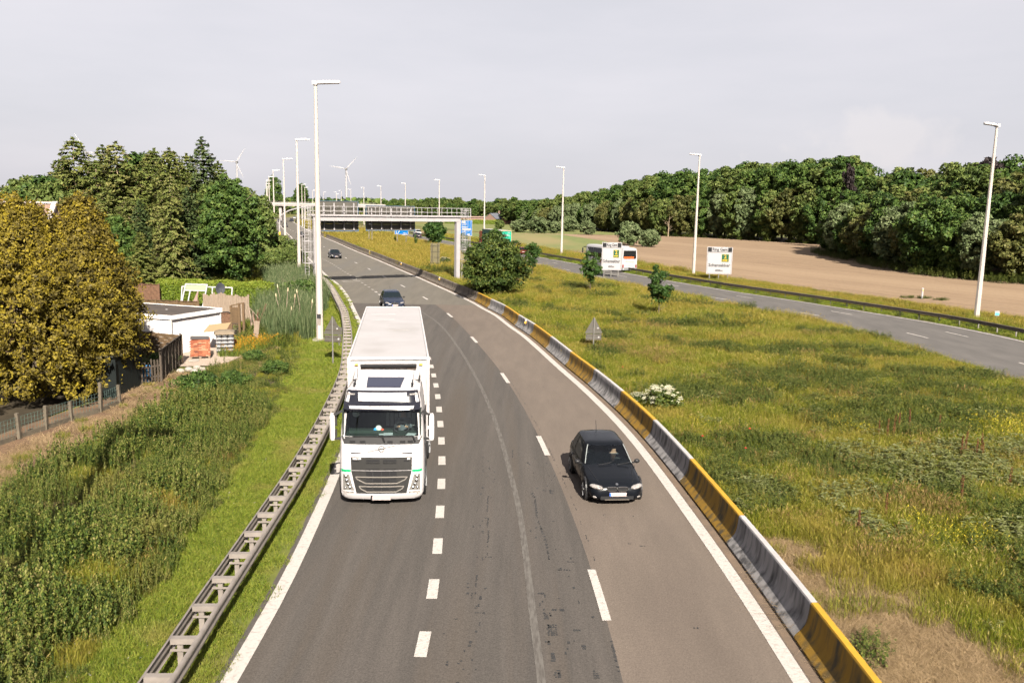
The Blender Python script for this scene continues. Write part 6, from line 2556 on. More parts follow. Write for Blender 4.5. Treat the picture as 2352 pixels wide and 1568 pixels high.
# a bare dead tree in the wood edge
dt = MB()
limbs(dt, 9, 2.6, 3, 11, .16, 77)
t = thing('dead_tree', 'leafless pale dead tree standing out of the dark wood edge', 'tree', (53.5, 291, 0))
dt.build('trunk', M_bark_p, t, smooth=True)

# willow bushes and shrubs before the wood
SH = [broadleaf(5.0, 3.2, 0, 110, 70, .26, ML_willow, 41, trunk_r=.1), broadleaf(5.0, 2.8, 0, 100, 70, .26, ML_willow, 42, trunk_r=.1),
      broadleaf(5.0, 3.0, 0, 110, 66, .26, ML_forest2, 43, trunk_r=.1)]
for i, (x, y, h, w, lb) in enumerate([(1.8, 312, 5.0, 1.25, 'leftmost rounded willow bush beyond the green field'), (8.9, 309, 5.9, 1.45, 'broad willow bush behind the tall lamp post, second from left'),
                                      (15.2, 313, 4.6, 1.2, 'low willow bush beside the tall lamp post'), (22.1, 333, 6.1, 1.2, 'taller willow bush right of the tall lamp post'),
                                      (26.2, 297, 5.2, 1.0, 'single round willow bush between two fields'), (29.2, 212, 6.1, .95, 'large grey-green willow bush above the coach, left half'),
                                      (33.2, 206, 4.6, 1.0, 'large grey-green willow bush above the coach, right half'), (-6.0, 350, 4.0, .9, 'dark small bush in front of the farmhouse')]):
    c, tk = SH[i % 2] if i < 7 else SH[2]
    tree_thing('willow_bush', lb, 'bush', (x, y, 0), c, tk, i * 1.3, (w * h / 5, w * h / 5, h / 5))

# ---------------------------------------------------------------- trees in the median
bc, bt = broadleaf(6.6, 3.55, .0, 330, 74, .155, ML_bush, 51, trunk_r=.13, clump=(.12, .2), inner=.62)
tree_thing('large_bush', 'large round dark green bush beside the barrier and right gantry post', 'bush', (-1.95, 81.9, 0), bc, bt)
SP = [broadleaf(4.7, 1.3, 1.1, 58, 46, .125, ML_sap, 61 + i, trunk_r=.05, clump=(.16, .32), inner=.25) for i in range(3)]
for i, (x, y, s, lb) in enumerate([(12.15, 68.7, .97, 'small leafy oak sapling standing in the middle of the median meadow'), (8.15, 87.7, 1.0, 'slender sapling half covering the nearer place-name sign'),
                                   (2.43, 107.3, 1.02, 'slender sapling right of the large median bush'), (-21.3, 181.6, .68, 'tiny narrow tree left of the tall beige sign back'),
                                   (-27.4, 192.9, .46, 'tiniest upright sapling under the blue exit sign')]):
    tree_thing('sapling', lb, 'tree', (x, y, 0), SP[i % 3][0], SP[i % 3][1], i * 2.1, (s * .92 * (.55 if i > 2 else 1.05), s * .92 * (.55 if i > 2 else 1.05), s), 'young trees in the median')
mc, mt = broadleaf(5.4, 2.6, .3, 120, 60, .24, ML_sap, 66, trunk_r=.12)
tree_thing('small_tree', 'bushy small tree behind the tall beige sign back in the median', 'tree', (-17.8, 189, 0), mc, mt, 0, 1.12)
t5 = tree_thing('sapling', 'sapling behind the right gantry post', 'tree', (-8.6, 141, 0), SP[1][0], SP[1][1], 1, 1.0, 'young trees in the median')
tree_thing('sapling', 'thin sapling rising above the big bush in front of the green lorry', 'tree', (-2.7, 129, 0), SP[2][0], SP[2][1], 2, 1.28, 'young trees in the median')

# ---------------------------------------------------------------- wood and garden on the left
LC = [conifer(14, 4.1, 1.2, 36, 105, .17, ML_larch, 71, droop=.30, sparse=.16, bark=M_bark_p, power=.62), conifer(14, 3.7, .6, 38, 105, .17, ML_larch2, 72, droop=.22, sparse=.08, power=.62),
      conifer(14, 4.0, 1.6, 34, 100, .18, ML_larch, 73, droop=.38, sparse=.24, bark=M_bark_p, power=.55), conifer(14, 3.2, .5, 42, 92, .16, ML_spruce, 74, droop=.2, sparse=.12, power=.7)]
LT = [broadleaf(12, 3.6, .8, 170, 66, .26, ML_forest, 81, trunk_r=.16), broadleaf(12, 3.8, .6, 170, 66, .26, ML_forest2, 82, trunk_r=.16)]
left_wood = [(-59, 93, 9.6, 'T'), (-60, 99, 10.2, 'T'), (-60.5, 105, 11.6, 'T'), (-53.3, 97, 11.6, 'T'), (-57.5, 108, 12.8, 'T'), (-51, 101, 13.2, 'L'), (-50.7, 104, 15.6, 'L'),
             (-46, 98, 15.6, 'L'), (-47.4, 106, 15.0, 'T'), (-43.5, 101, 14.8, 'L'), (-41, 96, 14.8, 'S'), (-36.6, 90, 14.2, 'L'), (-39.4, 102, 14.6, 'S'), (-35.9, 98, 16.3, 'S'),
             (-36.5, 104, 13.9, 'S'), (-34.8, 108, 11.6, 'T'), (-36.2, 118, 10, 'T'), (-38.2, 86, 9.0, 'S'), (-41.3, 90, 9.5, 'L'), (-44.5, 92, 10.5, 'L'), (-34.6, 84.5, 11.6, 'B'),
             (-33.9, 87.5, 10.4, 'S'), (-46.8, 91, 9.6, 'S'), (-49.8, 93, 9.8, 'T'), (-38.5, 93.5, 12.4, 'L'), (-33, 95, 12.0, 'T'), (-55.5, 100, 11.8, 'T'), (-48.5, 98, 13.4, 'L'), (-40.2, 84.5, 7.5, 'T'),
             (-44.5, 86, 7.0, 'T'), (-36.3, 81.5, 6.0, 'S'), (-52.6, 101, 16.2, 'L'), (-55.5, 104, 14.0, 'L'), (-58.5, 101, 12.2, 'T'), (-62, 96, 10.6, 'T'), (-42.5, 104, 15.4, 'L')]
names = {'T': ('broadleaf_tree', 'dark broadleaf tree in the dense left wood behind the golden conifers', 'broadleaf trees of the left wood'),
         'L': ('larch_tree', 'feathery olive larch with pale trunk in the left wood', 'larches of the left wood'),
         'S': ('spruce_tree', 'dark narrow spruce in the left wood', 'spruces of the left wood'),
         'B': ('larch_tree', 'sparse larch with bare pale trunk at the front of the left wood', None)}
for i, (x, y, h, k) in enumerate(left_wood):
    nm, lb, gp_ = names[k]
    if k == 'T':
        c, tk = LT[i % 2]
        s = h / 12
        tree_thing(nm, lb, 'tree', (x, y, 0), c, tk, i * 1.7, (s * 1.05, s * 1.05, s), gp_)
    else:
        c, tk = LC[{'L': (0, 2)[i % 2], 'S': (1, 3)[i % 2], 'B': 2}[k]]
        s = h / 14
        tree_thing(nm, lb, 'tree', (x, y, 0), c, tk, i * 1.7, (s * (1.15 if k != 'B' else .8), s * (1.15 if k != 'B' else .8), s), gp_)
gc, gt_ = broadleaf(12.0, 3.65, .2, 420, 74, .185, ML_forest, 91, trunk_r=.2, clump=(.10, .17), inner=.66)
tree_thing('broadleaf_tree', 'big dense dark green broadleaf tree behind the clipped hedge', 'tree', (-29.3, 86.5, 0), gc, gt_, .4)
sc, st_ = broadleaf(4.3, 3.0, .0, 150, 70, .19, ML_forest2, 92, trunk_r=.1)
for i, (x, y, w, h, lb) in enumerate([(-34.6, 122, 1.25, 1.0, 'bushy shrub at the foot of the third left lamp post'), (-38.5, 128, 1.2, 1.12, 'bushy shrub left of the lamp row, behind another shrub'),
                                      (-31.2, 117, .8, .7, 'low shrub beside the gantry ladder'), (-29.5, 103, .9, .8, 'dark shrub left of the second lamp post')]):
    tree_thing('shrub', lb, 'bush', (x, y, 0), sc, st_, i, (w, w, h))

# golden conifers: dense upright sprays
def golden(h, r, n_tuft, seed, zb=.75):
    f = rng.random(n_tuft) ** .85
    z = zb + (h - zb) * f
    rad_ = r * np.clip((1 - f) / .60, 0.0, 1) ** .72 * (1 - .12 * np.clip((.25 - f) / .25, 0, 1)) + .12
    az = rng.random(n_tuft) * 2 * PI
    rr_ = rad_ * (.45 + .57 * rng.random(n_tuft) ** .5) * (1 + .12 * np.sin(5 * az + z * 1.1) + .11 * np.sin(9 * az - z * 2.3) + .09 * np.sin(17 * az + z * 4.1) + .05 * np.sin(31 * az - z * 7.0))
    z = z + .35 * np.sin(4 * az + 2.0) * f + .25 * rng.normal(size=n_tuft) * f
    C = np.stack([np.cos(az) * rr_, np.sin(az) * rr_, z], 1)
    per = 22
    idx = np.repeat(np.arange(n_tuft), per)
    n = len(idx)
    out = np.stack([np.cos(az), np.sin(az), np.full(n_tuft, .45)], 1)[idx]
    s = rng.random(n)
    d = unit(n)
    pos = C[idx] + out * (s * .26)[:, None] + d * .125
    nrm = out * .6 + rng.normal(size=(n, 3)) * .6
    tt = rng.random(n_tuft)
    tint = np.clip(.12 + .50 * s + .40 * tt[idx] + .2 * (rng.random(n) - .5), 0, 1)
    mb = MB()
    for k in range(3):
        a = k * 2.1
        mb.tube([(.25 * math.cos(a), .25 * math.sin(a), -.1), (.3 * math.cos(a), .3 * math.sin(a), 1.5), (.6 * math.cos(a), .6 * math.sin(a), h * .7)], [.16, .14, .04], 8)
    for k in range(26):
        a, zz = k * 2.4, 1.0 + (h - 2.5) * (k / 26)
        rr2 = r * .9 * (1 - .6 * k / 26)
        mb.tube([(.3 * math.cos(a), .3 * math.sin(a), zz), (rr2 * math.cos(a), rr2 * math.sin(a), zz + .25)], [.045, .018], 5)
    return leaf_mesh('crown', pos, nrm, (.042 + .07 * rng.random(n) ** 2), tint, ML_gold, 1.9), mb.mesh('trunk', M_bark, True)


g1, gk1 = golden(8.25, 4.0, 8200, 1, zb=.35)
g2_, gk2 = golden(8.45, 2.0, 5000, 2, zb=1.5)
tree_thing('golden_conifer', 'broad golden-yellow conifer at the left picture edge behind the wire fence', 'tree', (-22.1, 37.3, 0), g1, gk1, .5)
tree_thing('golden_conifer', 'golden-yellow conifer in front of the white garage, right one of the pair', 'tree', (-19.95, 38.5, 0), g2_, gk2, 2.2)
# clipped hedge
n = 15000
hp = rng.random((n, 3))
hl, hw_, hh = 10.0, 1.5, 2.25
P_ = np.stack([(hp[:, 0] - .5) * hl, (hp[:, 1] - .5) * hw_, hp[:, 2] * hh], 1)
face = rng.integers(0, 5, n)
jit = rng.normal(size=n) * .05
P_[:, 1] = np.where(face < 3, -hw_ / 2 + jit, P_[:, 1])
P_[:, 2] = np.where(face == 3, hh + jit + .06 * np.sin(P_[:, 0] * 2), P_[:, 2])
P_[:, 0] = np.where(face == 4, np.where(hp[:, 0] > .5, hl / 2, -hl / 2) + jit, P_[:, 0])
Nn = np.where((face < 3)[:, None], np.array([0, -1, .5]), np.where((face == 3)[:, None], np.array([0, -.2, 1]), np.array([1, -.3, .3]))) + .5 * rng.normal(size=(n, 3))
hg = thing('clipped_hedge', 'bright green clipped hedge behind the old window frames', 'hedge', (-25.4, 70.6, 0), rad(-11))
obj('foliage', leaf_mesh('foliage', P_, Nn, np.full(n, .13), np.clip(.25 + .5 * rng.random(n) + .25 * (P_[:, 2] > hh - .3), 0, 1), ML_hedge), hg)
MB().box((0, 0, 1.05), (9.8, 1.2, 2.1)).build('inner_twigs', mat('hedge_inside', (.012, .016, .005), rough=1.0), hg)
copy_tree(hg, (-22, 452, 0), rad(-3), 'straight green hedge in front of the long low outbuilding', (3.0, 1.0, 1.0))
# low bushes in the rough ground
dc, dk = broadleaf(1.6, 1.5, 0, 90, 52, .09, ML_forest, 95, trunk_r=.04, clump=(.16, .28))
for i, (x, y, s, lb) in enumerate([(-14.5, 37.6, .72, 'dark green bramble bush at the end of the bare soil strip'), (-13.4, 39.4, .55, 'low dark bush right of the bramble'), (-12.4, 43.0, .5, 'low dark bush by the guardrail slope'),
                                   (-18.9, 44.3, .55, 'small bush behind the woven fence corner'), (-19.2, 74, 1.4, 'rough bush between reeds and hedge'), (-14.6, 46.2, .45, 'leafy bush at the gravel edge')]):
    tree_thing('low_bush', lb, 'bush', (x, y, 0), dc, dk, i * 1.1, s)
# elder in blossom behind the barrier
ec, ek = broadleaf(1.45, 1.0, 0, 60, 46, .085, ML_bush, 96, trunk_r=.03, clump=(.2, .34))
M_blossom = leafmat('cream_blossom', [(.22, .21, .13), (.32, .31, .22), (.40, .39, .30)], .2)
nb = 95
Cb = np.stack([rng.normal(size=nb) * .45, rng.normal(size=nb) * .4, .75 + .75 * rng.random(nb)], 1)
Cb[:, 2] -= .3 * (Cb[:, 0] ** 2)
ip = np.repeat(np.arange(nb), 26)
pb = Cb[ip] + rng.normal(size=(len(ip), 3)) * np.array([.075, .075, .03])
bm_ = leaf_mesh('blossom', pb, rng.normal(size=(len(ip), 3)) * .4 + np.array([0, -.3, 1]), np.full(len(ip), .05), rng.random(len(ip)), M_blossom, 1.2)
for i, (x, y, s, lb) in enumerate([(6.75, 36.2, .82, 'white-flowering elder bush just behind the barrier'), (5.8, 36.9, .5, 'smaller white-flowering elder sprig left of the elder bush'), (-10.3, 125, 1.0, 'faint white-flowering bush near the gantry foot')]):
    t = tree_thing('elder_bush', lb, 'bush', (x, y, 0), ec, ek, i * 2.0, s)
    obj('blossom', bm_, t)

# ---------------------------------------------------------------- grass and herbs (instanced tufts)
def blades(n, R, h, w, lean=.35, seedhead=0.0, tlo=0.0, thi=.75, droop=.25, head=.05, headt=(.86, 1.0)):
    a = rng.random(n) * 2 * PI
    r = R * np.sqrt(rng.random(n))
    base = np.stack([np.cos(a) * r, np.sin(a) * r, np.full(n, -.02)], 1)
    H = h * (.55 + .6 * rng.random(n))
    la = rng.random(n) * 2 * PI
    L = lean * np.abs(rng.normal(size=n)) * H
    dv = np.stack([np.cos(la), np.sin(la), np.zeros(n)], 1)
    mid = base + dv * (L * .35)[:, None]
    mid[:, 2] += H * .62
    tip = base + dv * L[:, None]
    tip[:, 2] += H * (1 - droop * rng.random(n))
    sa = rng.random(n) * PI
    sd = np.stack([np.cos(sa), np.sin(sa), np.zeros(n)], 1) * w / 2
    V = np.stack([base - sd, base + sd, mid + sd * .8, mid - sd * .8, tip], 1)
    F = np.array([[0, 1, 2], [0, 2, 3], [3, 2, 4]])[None] + 5 * np.arange(n)[:, None, None]
    tint = np.repeat(tlo + (thi - tlo) * rng.random(n), 5)
    V, F = V.reshape(-1, 3), F.reshape(-1, 3)
    if seedhead:
        k = rng.random(n) < seedhead
        tp_ = tip[k]
        m_ = len(tp_)
        s2 = sd[k] / np.linalg.norm(sd[k], axis=1)[:, None] * (w * .45 + .005)
        up_ = np.array([0, 0, head]) + dv[k] * .03
        V2 = np.stack([tp_ - up_, tp_ + s2, tp_ + up_ * 1.4, tp_ - s2], 1).reshape(-1, 3)
        F2 = (np.array([[0, 1, 2], [0, 2, 3]])[None] + 4 * np.arange(m_)[:, None, None]).reshape(-1, 3) + len(V)
        V, F = np.concatenate([V, V2]), np.concatenate([F, F2])
        tint = np.concatenate([tint, np.repeat(headt[0] + (headt[1] - headt[0]) * rng.random(m_), 4)])
    return V, F, tint


def stalks(n, R, h, leaf, per, droop=.5, aspect=2.0, tlo=.0, thi=1.0, toptint=0.0):
    """upright leafy stems (nettle, thistle, herbs): pairs of drooping leaves up each stem"""
    a = rng.random(n) * 2 * PI
    r = R * np.sqrt(rng.random(n))
    base = np.stack([np.cos(a) * r, np.sin(a) * r, np.zeros(n)], 1)
    H = h * (.65 + .45 * rng.random(n))
    lean = rng.normal(size=(n, 2)) * .10
    idx = np.repeat(np.arange(n), per)
    k = len(idx)
    f = .25 + .75 * rng.random(k) ** .75
    p = base[idx].copy()
    p[:, :2] += lean[idx] * (f * H[idx])[:, None]
    p[:, 2] += f * H[idx]
    az = rng.random(k) * 2 * PI
    d = np.stack([np.cos(az), np.sin(az), -droop * (.4 + rng.random(k))], 1)
    d /= np.linalg.norm(d, axis=1)[:, None]
    s = leaf * (.6 + .7 * rng.random(k)) * (1.15 - .55 * f)
    side = np.stack([-np.sin(az), np.cos(az), np.zeros(k)], 1)
    tipv = p + d * (s * aspect)[:, None]
    mid = p + d * (s * aspect * .45)[:, None] + np.array([0, 0, 1]) * (s * .22)[:, None]
    V = np.stack([p, mid + side * (s / 2)[:, None], tipv, mid - side * (s / 2)[:, None]], 1).reshape(-1, 3)
    F = (np.array([[0, 1, 2], [0, 2, 3]])[None] + 4 * np.arange(k)[:, None, None]).reshape(-1, 3)
    ti = np.repeat(np.clip(tlo + (thi - tlo) * rng.random(k) + toptint * (f > .85), 0, 1), 4)
    return V, F, ti


def proto(name, parts, m):
    V, F, T = [], [], []
    o = 0
    for v, f, t in parts:
        V.append(v)
        F.append(f + o)
        T.append(t)
        o += len(v)
    me = raw_mesh(name, np.concatenate(V), np.concatenate(F), np.concatenate(T), m)
    ob_ = bpy.data.objects.new(name, me)
    return ob_


def scatter_object(name, label, cat, protos, pts, rot, scl, idx, m):
    """one 'stuff' object: points with attributes, a tuft mesh instanced on each"""
    col = bpy.data.collections.new(name + '_tufts')
    PROTO.children.link(col)
    for i, p in enumerate(protos):
        p.name = '%s_%02d' % (name, i)
        col.objects.link(p)
    me = bpy.data.meshes.new(name)
    me.from_pydata([tuple(p) for p in pts], [], [])
    for nm, arr, tp_ in (('rot', rot, 'FLOAT'), ('scl', scl, 'FLOAT'), ('pick', idx, 'INT')):
        a = me.attributes.new(nm, tp_, 'POINT')
        a.data.foreach_set('value', np.ascontiguousarray(arr, dtype=np.float32 if tp_ == 'FLOAT' else np.int32))
    me.materials.append(m)
    o = obj(name, me)
    ng = bpy.data.node_groups.new(name + '_scatter', 'GeometryNodeTree')
    ng.interface.new_socket('Geometry', in_out='INPUT', socket_type='NodeSocketGeometry')
    ng.interface.new_socket('Geometry', in_out='OUTPUT', socket_type='NodeSocketGeometry')
    gi, go = ng.nodes.new('NodeGroupInput'), ng.nodes.new('NodeGroupOutput')
    m2p = ng.nodes.new('GeometryNodeMeshToPoints')
    ci = ng.nodes.new('GeometryNodeCollectionInfo')
    ci.inputs['Collection'].default_value = col
    ci.inputs['Separate Children'].default_value = True
    ci.inputs['Reset Children'].default_value = True
    ip_ = ng.nodes.new('GeometryNodeInstanceOnPoints')
    ip_.inputs['Pick Instance'].default_value = True

    def na(n_, dt):
        x = ng.nodes.new('GeometryNodeInputNamedAttribute')
        x.data_type = dt
        x.inputs['Name'].default_value = n_
        return x
    ra, sa, pa = na('rot', 'FLOAT'), na('scl', 'FLOAT'), na('pick', 'INT')
    cx_ = ng.nodes.new('ShaderNodeCombineXYZ')
    L_ = ng.links.new
    L_(gi.outputs[0], m2p.inputs['Mesh'])
    L_(m2p.outputs['Points'], ip_.inputs['Points'])
    L_(ci.outputs['Instances'], ip_.inputs['Instance'])
    L_(pa.outputs['Attribute'], ip_.inputs['Instance Index'])
    L_(ra.outputs['Attribute'], cx_.inputs['Z'])
    L_(cx_.outputs[0], ip_.inputs['Rotation'])
    L_(sa.outputs['Attribute'], ip_.inputs['Scale'])
    L_(ip_.outputs['Instances'], go.inputs[0])
    md = o.modifiers.new('scatter', 'NODES')
    md.node_group = ng
    return tag(o, label, cat, None, 'stuff')


def wob(x, y, f, s):
    """smooth pseudo-noise in 0..1"""
    q = random.Random(s)
    v = 0
    for k in range(6):
        a, ph, ff = q.random() * 6.28, q.random() * 6.28, f * (1 + .7 * k)
        v = v + np.sin((x * math.cos(a) + y * math.sin(a)) * ff + ph) / (1 + .35 * k)
    return .5 + v / 7.0


def jgrid(x0, x1, y0, y1, sp):
    xs, ys_ = np.meshgrid(np.arange(x0, x1, sp), np.arange(y0, y1, sp))
    x, y = xs.ravel(), ys_.ravel()
    return x + (rng.random(len(x)) - .5) * sp, y + (rng.random(len(x)) - .5) * sp


def blob(x, y, lst, soft=.35):
    """0..1 membership of soft round patches (cx, cy, rx, ry)"""
    m_ = np.zeros(len(x))
    w = (wob(x, y, 1.1, 5) - .5) * 1.2
    for cx_, cy_, rx, ry in lst:
        d = np.sqrt(((x - cx_) / rx) ** 2 + ((y - cy_) / ry) ** 2) + w * .6
        m_ = np.maximum(m_, np.clip((1 + soft - d) / (2 * soft), 0, 1))
    return m_


# species materials
MG_meadow = leafmat('meadow_grass_blades', [(.036, .055, .005), (.082, .103, .008), (.135, .143, .013), (.168, .152, .025), (.215, .170, .06)], .35,
                    patch=(.185, .138, .028), pscale=.16, plo=.5, phi=.68, bright=.35)
MG_gold = leafmat('golden_grass_blades', [(.085, .080, .012), (.145, .118, .016), (.195, .150, .026), (.235, .175, .045)], .35, bright=.3)
MG_dark = leafmat('dark_herb_leaves', [(.016, .027, .006), (.037, .053, .010), (.068, .084, .017), (.115, .116, .032)], .25, bright=.35)
MG_straw = leafmat('straw_blades', [(.13, .088, .042), (.21, .148, .080), (.27, .195, .112), (.32, .235, .14)], .3, bright=.3)
MG_grey = leafmat('grey_green_leaves', [(.055, .064, .014), (.088, .098, .026), (.118, .128, .046), (.150, .158, .074)], .25)
MG_red = leafmat('reddish_grass_heads', [(.055, .058, .010), (.105, .092, .018), (.150, .098, .036), (.185, .115, .052)], .3)
MG_yel = leafmat('yellow_flower_tufts', [(.05, .065, .010), (.10, .105, .014), (.22, .185, .014), (.29, .24, .022)], .3)
MG_verge = leafmat('verge_blades', [(.050, .078, .009), (.090, .122, .013), (.132, .158, .019), (.17, .165, .034)], .35,
                   patch=(.175, .145, .045), pscale=.45, plo=.54, phi=.72, bright=.3)
MG_net = leafmat('nettle_leaves', [(.011, .022, .005), (.030, .050, .009), (.060, .080, .013), (.105, .110, .024), (.15, .13, .05)], .3,
                 patch=(.110, .095, .024), pscale=.35, plo=.54, phi=.72, bright=.4)
MG_reed = leafmat('reed_blades', [(.026, .042, .016), (.046, .068, .026), (.072, .094, .040), (.115, .125, .068)], .3)
MG_white = leafmat('white_daisy_heads', [(.22, .21, .205), (.26, .255, .25)], .2)

pr_meadow = [proto('t', [blades(210, .44, .50, .012, .50, .10, head=.03), blades(60, .44, .28, .016, .7)], MG_meadow) for _ in range(5)]
pr_gold = [proto('t', [blades(190, .44, .52, .013, .45, .2, head=.035, headt=(.7, 1))], MG_gold) for _ in range(4)]
pr_dark = [proto('t', [stalks(30, .46, .58, .046, 22, .4, 1.7), blades(50, .44, .46, .012, .5, 0, 0, .9)], MG_dark) for _ in range(4)]
pr_straw = [proto('t', [blades(300, .50, .24, .008, 2.4, 0, 0, 1, .75)], MG_straw) for _ in range(4)]
pr_grey = [proto('t', [stalks(7, .40, .52, .085, 15, -.1, 2.6), blades(60, .44, .42, .012, .5, .05)], MG_grey) for _ in range(4)]
pr_red = [proto('t', [blades(170, .44, .52, .011, .4, .45, 0, .45, .2, .035, (.6, 1))], MG_red) for _ in range(4)]
pr_yel = [proto('t', [blades(60, .4, .45, .022, .4, .9, 0, .35, .2, .022, (.75, 1))], MG_yel) for _ in range(2)]
pr_verge = [proto('t', [blades(230, .42, .15, .011, .9, .04, 0, .9, head=.015)], MG_verge) for _ in range(4)]
pr_net = [proto('t', [stalks(17, .50, .66 + .08 * q_, .034 + .003 * q_, 46, .7 + .12 * q_, 2.2, 0, .85, .08), blades(26, .48, .72, .011, .5, .05, .3, 1.0, head=.02)], MG_net) for q_ in range(5)]
pr_reed = [proto('t', [blades(120, .5, 1.9, .026, .22, .12, 0, .9, .12, .12, (.9, 1.0)), blades(40, .5, 1.1, .03, .5)], MG_reed) for _ in range(3)]
pr_daisy = [proto('t', [stalks(5, .5, .22, .035, 3, -.2, 1.0)], MG_white)]

XT = lambda y: np.interp(y, TOE[:, 1], TOE[:, 0])
XF = lambda y: np.interp(y, RFAR[:, 1], RFAR[:, 0])
XR = lambda y: np.interp(y, RAIL[:, 1], RAIL[:, 0])
XL = lambda y: np.interp(y, LEFT[:, 1], LEFT[:, 0])
pool = {k: [] for k in ('meadow', 'gold', 'dark', 'straw', 'grey', 'red', 'yel', 'verge', 'net', 'reed', 'daisy')}


def put(k, x, y, s):
    pool[k].append(np.stack([x, y, s], 1))


DARK = [(10, 39, 3.4, 2.6), (16, 43, 5.5, 2.6), (16.6, 34.6, 3.2, 2.6), (21, 40, 5, 2), (7.4, 26, 1.3, 2.6), (15.2, 19.5, 2.6, 2.6), (11.5, 27.5, 1.6, 1.0), (9.6, 31, 1.4, 1.0), (12.2, 18.4, 1.2, .9), (18.5, 36.5, 3.0, 1.4), (24, 45, 3, 1.5), (12.5, 41.5, 4, 1.2), (15, 15.5, 2, 2.0), (6.6, 57, 1.2, 3),
        (13.5, 62.5, 3.5, 1.0), (9.5, 63.5, 2.4, 1.0), (5.5, 50, 1, 1.8), (7.5, 91, 2.6, 1.8), (-9, 112, 2.5, 3), (20, 52, 6, 1.5)]
GREY = [(16, 28.4, 2.2, 1.5), (17.4, 27, 2, 2), (14.2, 27, 1.4, 1.4), (10.8, 24.7, .8, .8), (8.1, 25.3, .8, .8), (14.5, 22.2, 1.2, 1), (18.5, 30, 2.4, 1.6), (12.9, 29.5, 1.2, 1), (10.2, 22.3, .7, .7)]
STRAW = [(7.9, 17.4, 1.3, 3.4), (8.6, 15.4, 1.7, 2.4), (7.3, 20.6, .8, 1.8), (10.2, 14.6, 1.2, 1.0), (23.0, 73.2, 1.8, 2.6), (19.5, 80, 1.2, 1.8), (7.4, 13, 1.4, 2.5)]
RED = [(6.2, 52.6, 1.6, 1.6), (8.1, 51.3, 1.9, 2.0), (9.0, 48.5, 1.3, 1.6), (15.8, 29.2, .7, 1.0), (10, 62, 2.2, 2.2), (12.5, 24.2, 1.2, 1.4), (9, 20.5, 1.4, 1.2)]
YEL = [(20.6, 33, 1.8, 1.7), (12.2, 22.1, 1.0, 1.0), (14.0, 33.4, .8, .6), (7.7, 33.6, .7, .8)]
for (y0, y1, sp, sc_) in ((8, 34, .34, .95), (34, 62, .44, 1.08), (62, 112, .68, 1.4), (112, 220, 1.15, 2.0), (220, 400, 2.6, 3.4)):
    x, y = jgrid(-110, 45, y0, y1, sp)
    k = (x > XT(y) + .74 + .25 * sc_) & (x < XF(y) - 10.9 - .1 * sc_) & (x < .72 * y + 4)
    x, y = x[k], y[k]
    n = len(x)
    u = rng.random(n)
    s = sc_ * (.75 + .5 * rng.random(n))
    md, mg, ms_, mr_, my = blob(x, y, DARK), blob(x, y, GREY), blob(x, y, STRAW), blob(x, y, RED), blob(x, y, YEL)
    fog_ = np.clip((y - 104) / 18, 0, 1) * (.55 + .45 * wob(x, y, .25, 9))
    rnd_dark = (wob(x, y, .55, 21) > .69) & (rng.random(n) < .7) & (y < 110)
    kind = np.full(n, 'meadow', dtype=object)
    kind[rng.random(n) < fog_] = 'gold'
    kind[rng.random(n) < np.clip((y - 40) / 40, 0, 1) * .25] = 'gold'
    kind[rnd_dark] = 'dark'
    kind[rng.random(n) < .66 * md] = 'dark'
    kind[rng.random(n) < .42 * mr_] = 'red'
    kind[(rng.random(n) < .03) & (y < 60)] = 'red'
    kind[(rng.random(n) < .02) & (y < 45)] = 'grey'
    kind[rng.random(n) < .45 * my] = 'yel'
    kind[rng.random(n) < .5 * mg] = 'grey'
    kind[rng.random(n) < .92 * ms_] = 'straw'
    hfac = .78 + .5 * wob(x, y, .35, 31)
    for kk in set(kind):
        q = kind == kk
        put(kk, x[q], y[q], (s * hfac)[q])
        if kk == 'straw':
            for _ in range(2):
                put(kk, x[q] + .2 * rng.normal(size=q.sum()), y[q] + .2 * rng.normal(size=q.sum()), s[q] * 1.1)
# strip along the median side of the opposite road: taller grass that hides the tarmac edge
x, y = jgrid(-60, 45, 40, 240, .75)
k = (x > XF(y) - 12.4) & (x < XF(y) - 10.75)
put('gold', x[k], y[k], (1.0 + .3 * rng.random(k.sum())) * np.interp(y[k], [40, 75, 100, 240], [.55, .7, 1.15, 2.0]))
# grass between opposite road, guardrail and field
for (y0, y1, sp, sc_) in ((40, 120, .62, 1.15), (120, 260, 1.3, 2.0)):
    x, y = jgrid(-45, 60, y0, y1, sp)
    k = (x > XF(y) + .8) & (x < XF(y) + 10.2)
    x, y = x[k], y[k]
    g_ = x - XF(y)
    kind = np.where(g_ < 3.0, np.where(rng.random(len(x)) < .7, 'verge', 'dark'), np.where(rng.random(len(x)) < .6, 'meadow', 'gold'))
    for kk in ('verge', 'dark', 'meadow', 'gold'):
        q = kind == kk
        put(kk, x[q], y[q], sc_ * (.7 + .5 * rng.random(q.sum())) * (1.05 if kk in ('meadow', 'gold') else (.6 if kk == 'dark' else 1.5)))
# tufts round the marker post in the field
for cx_, cy_ in ((43.2, 90.2), (45.7, 88.4), (44.6, 89.9)):
    x, y = cx_ + rng.normal(size=9) * .5, cy_ + rng.normal(size=9) * .25
    put('dark', x, y, .5 + .2 * rng.random(9))
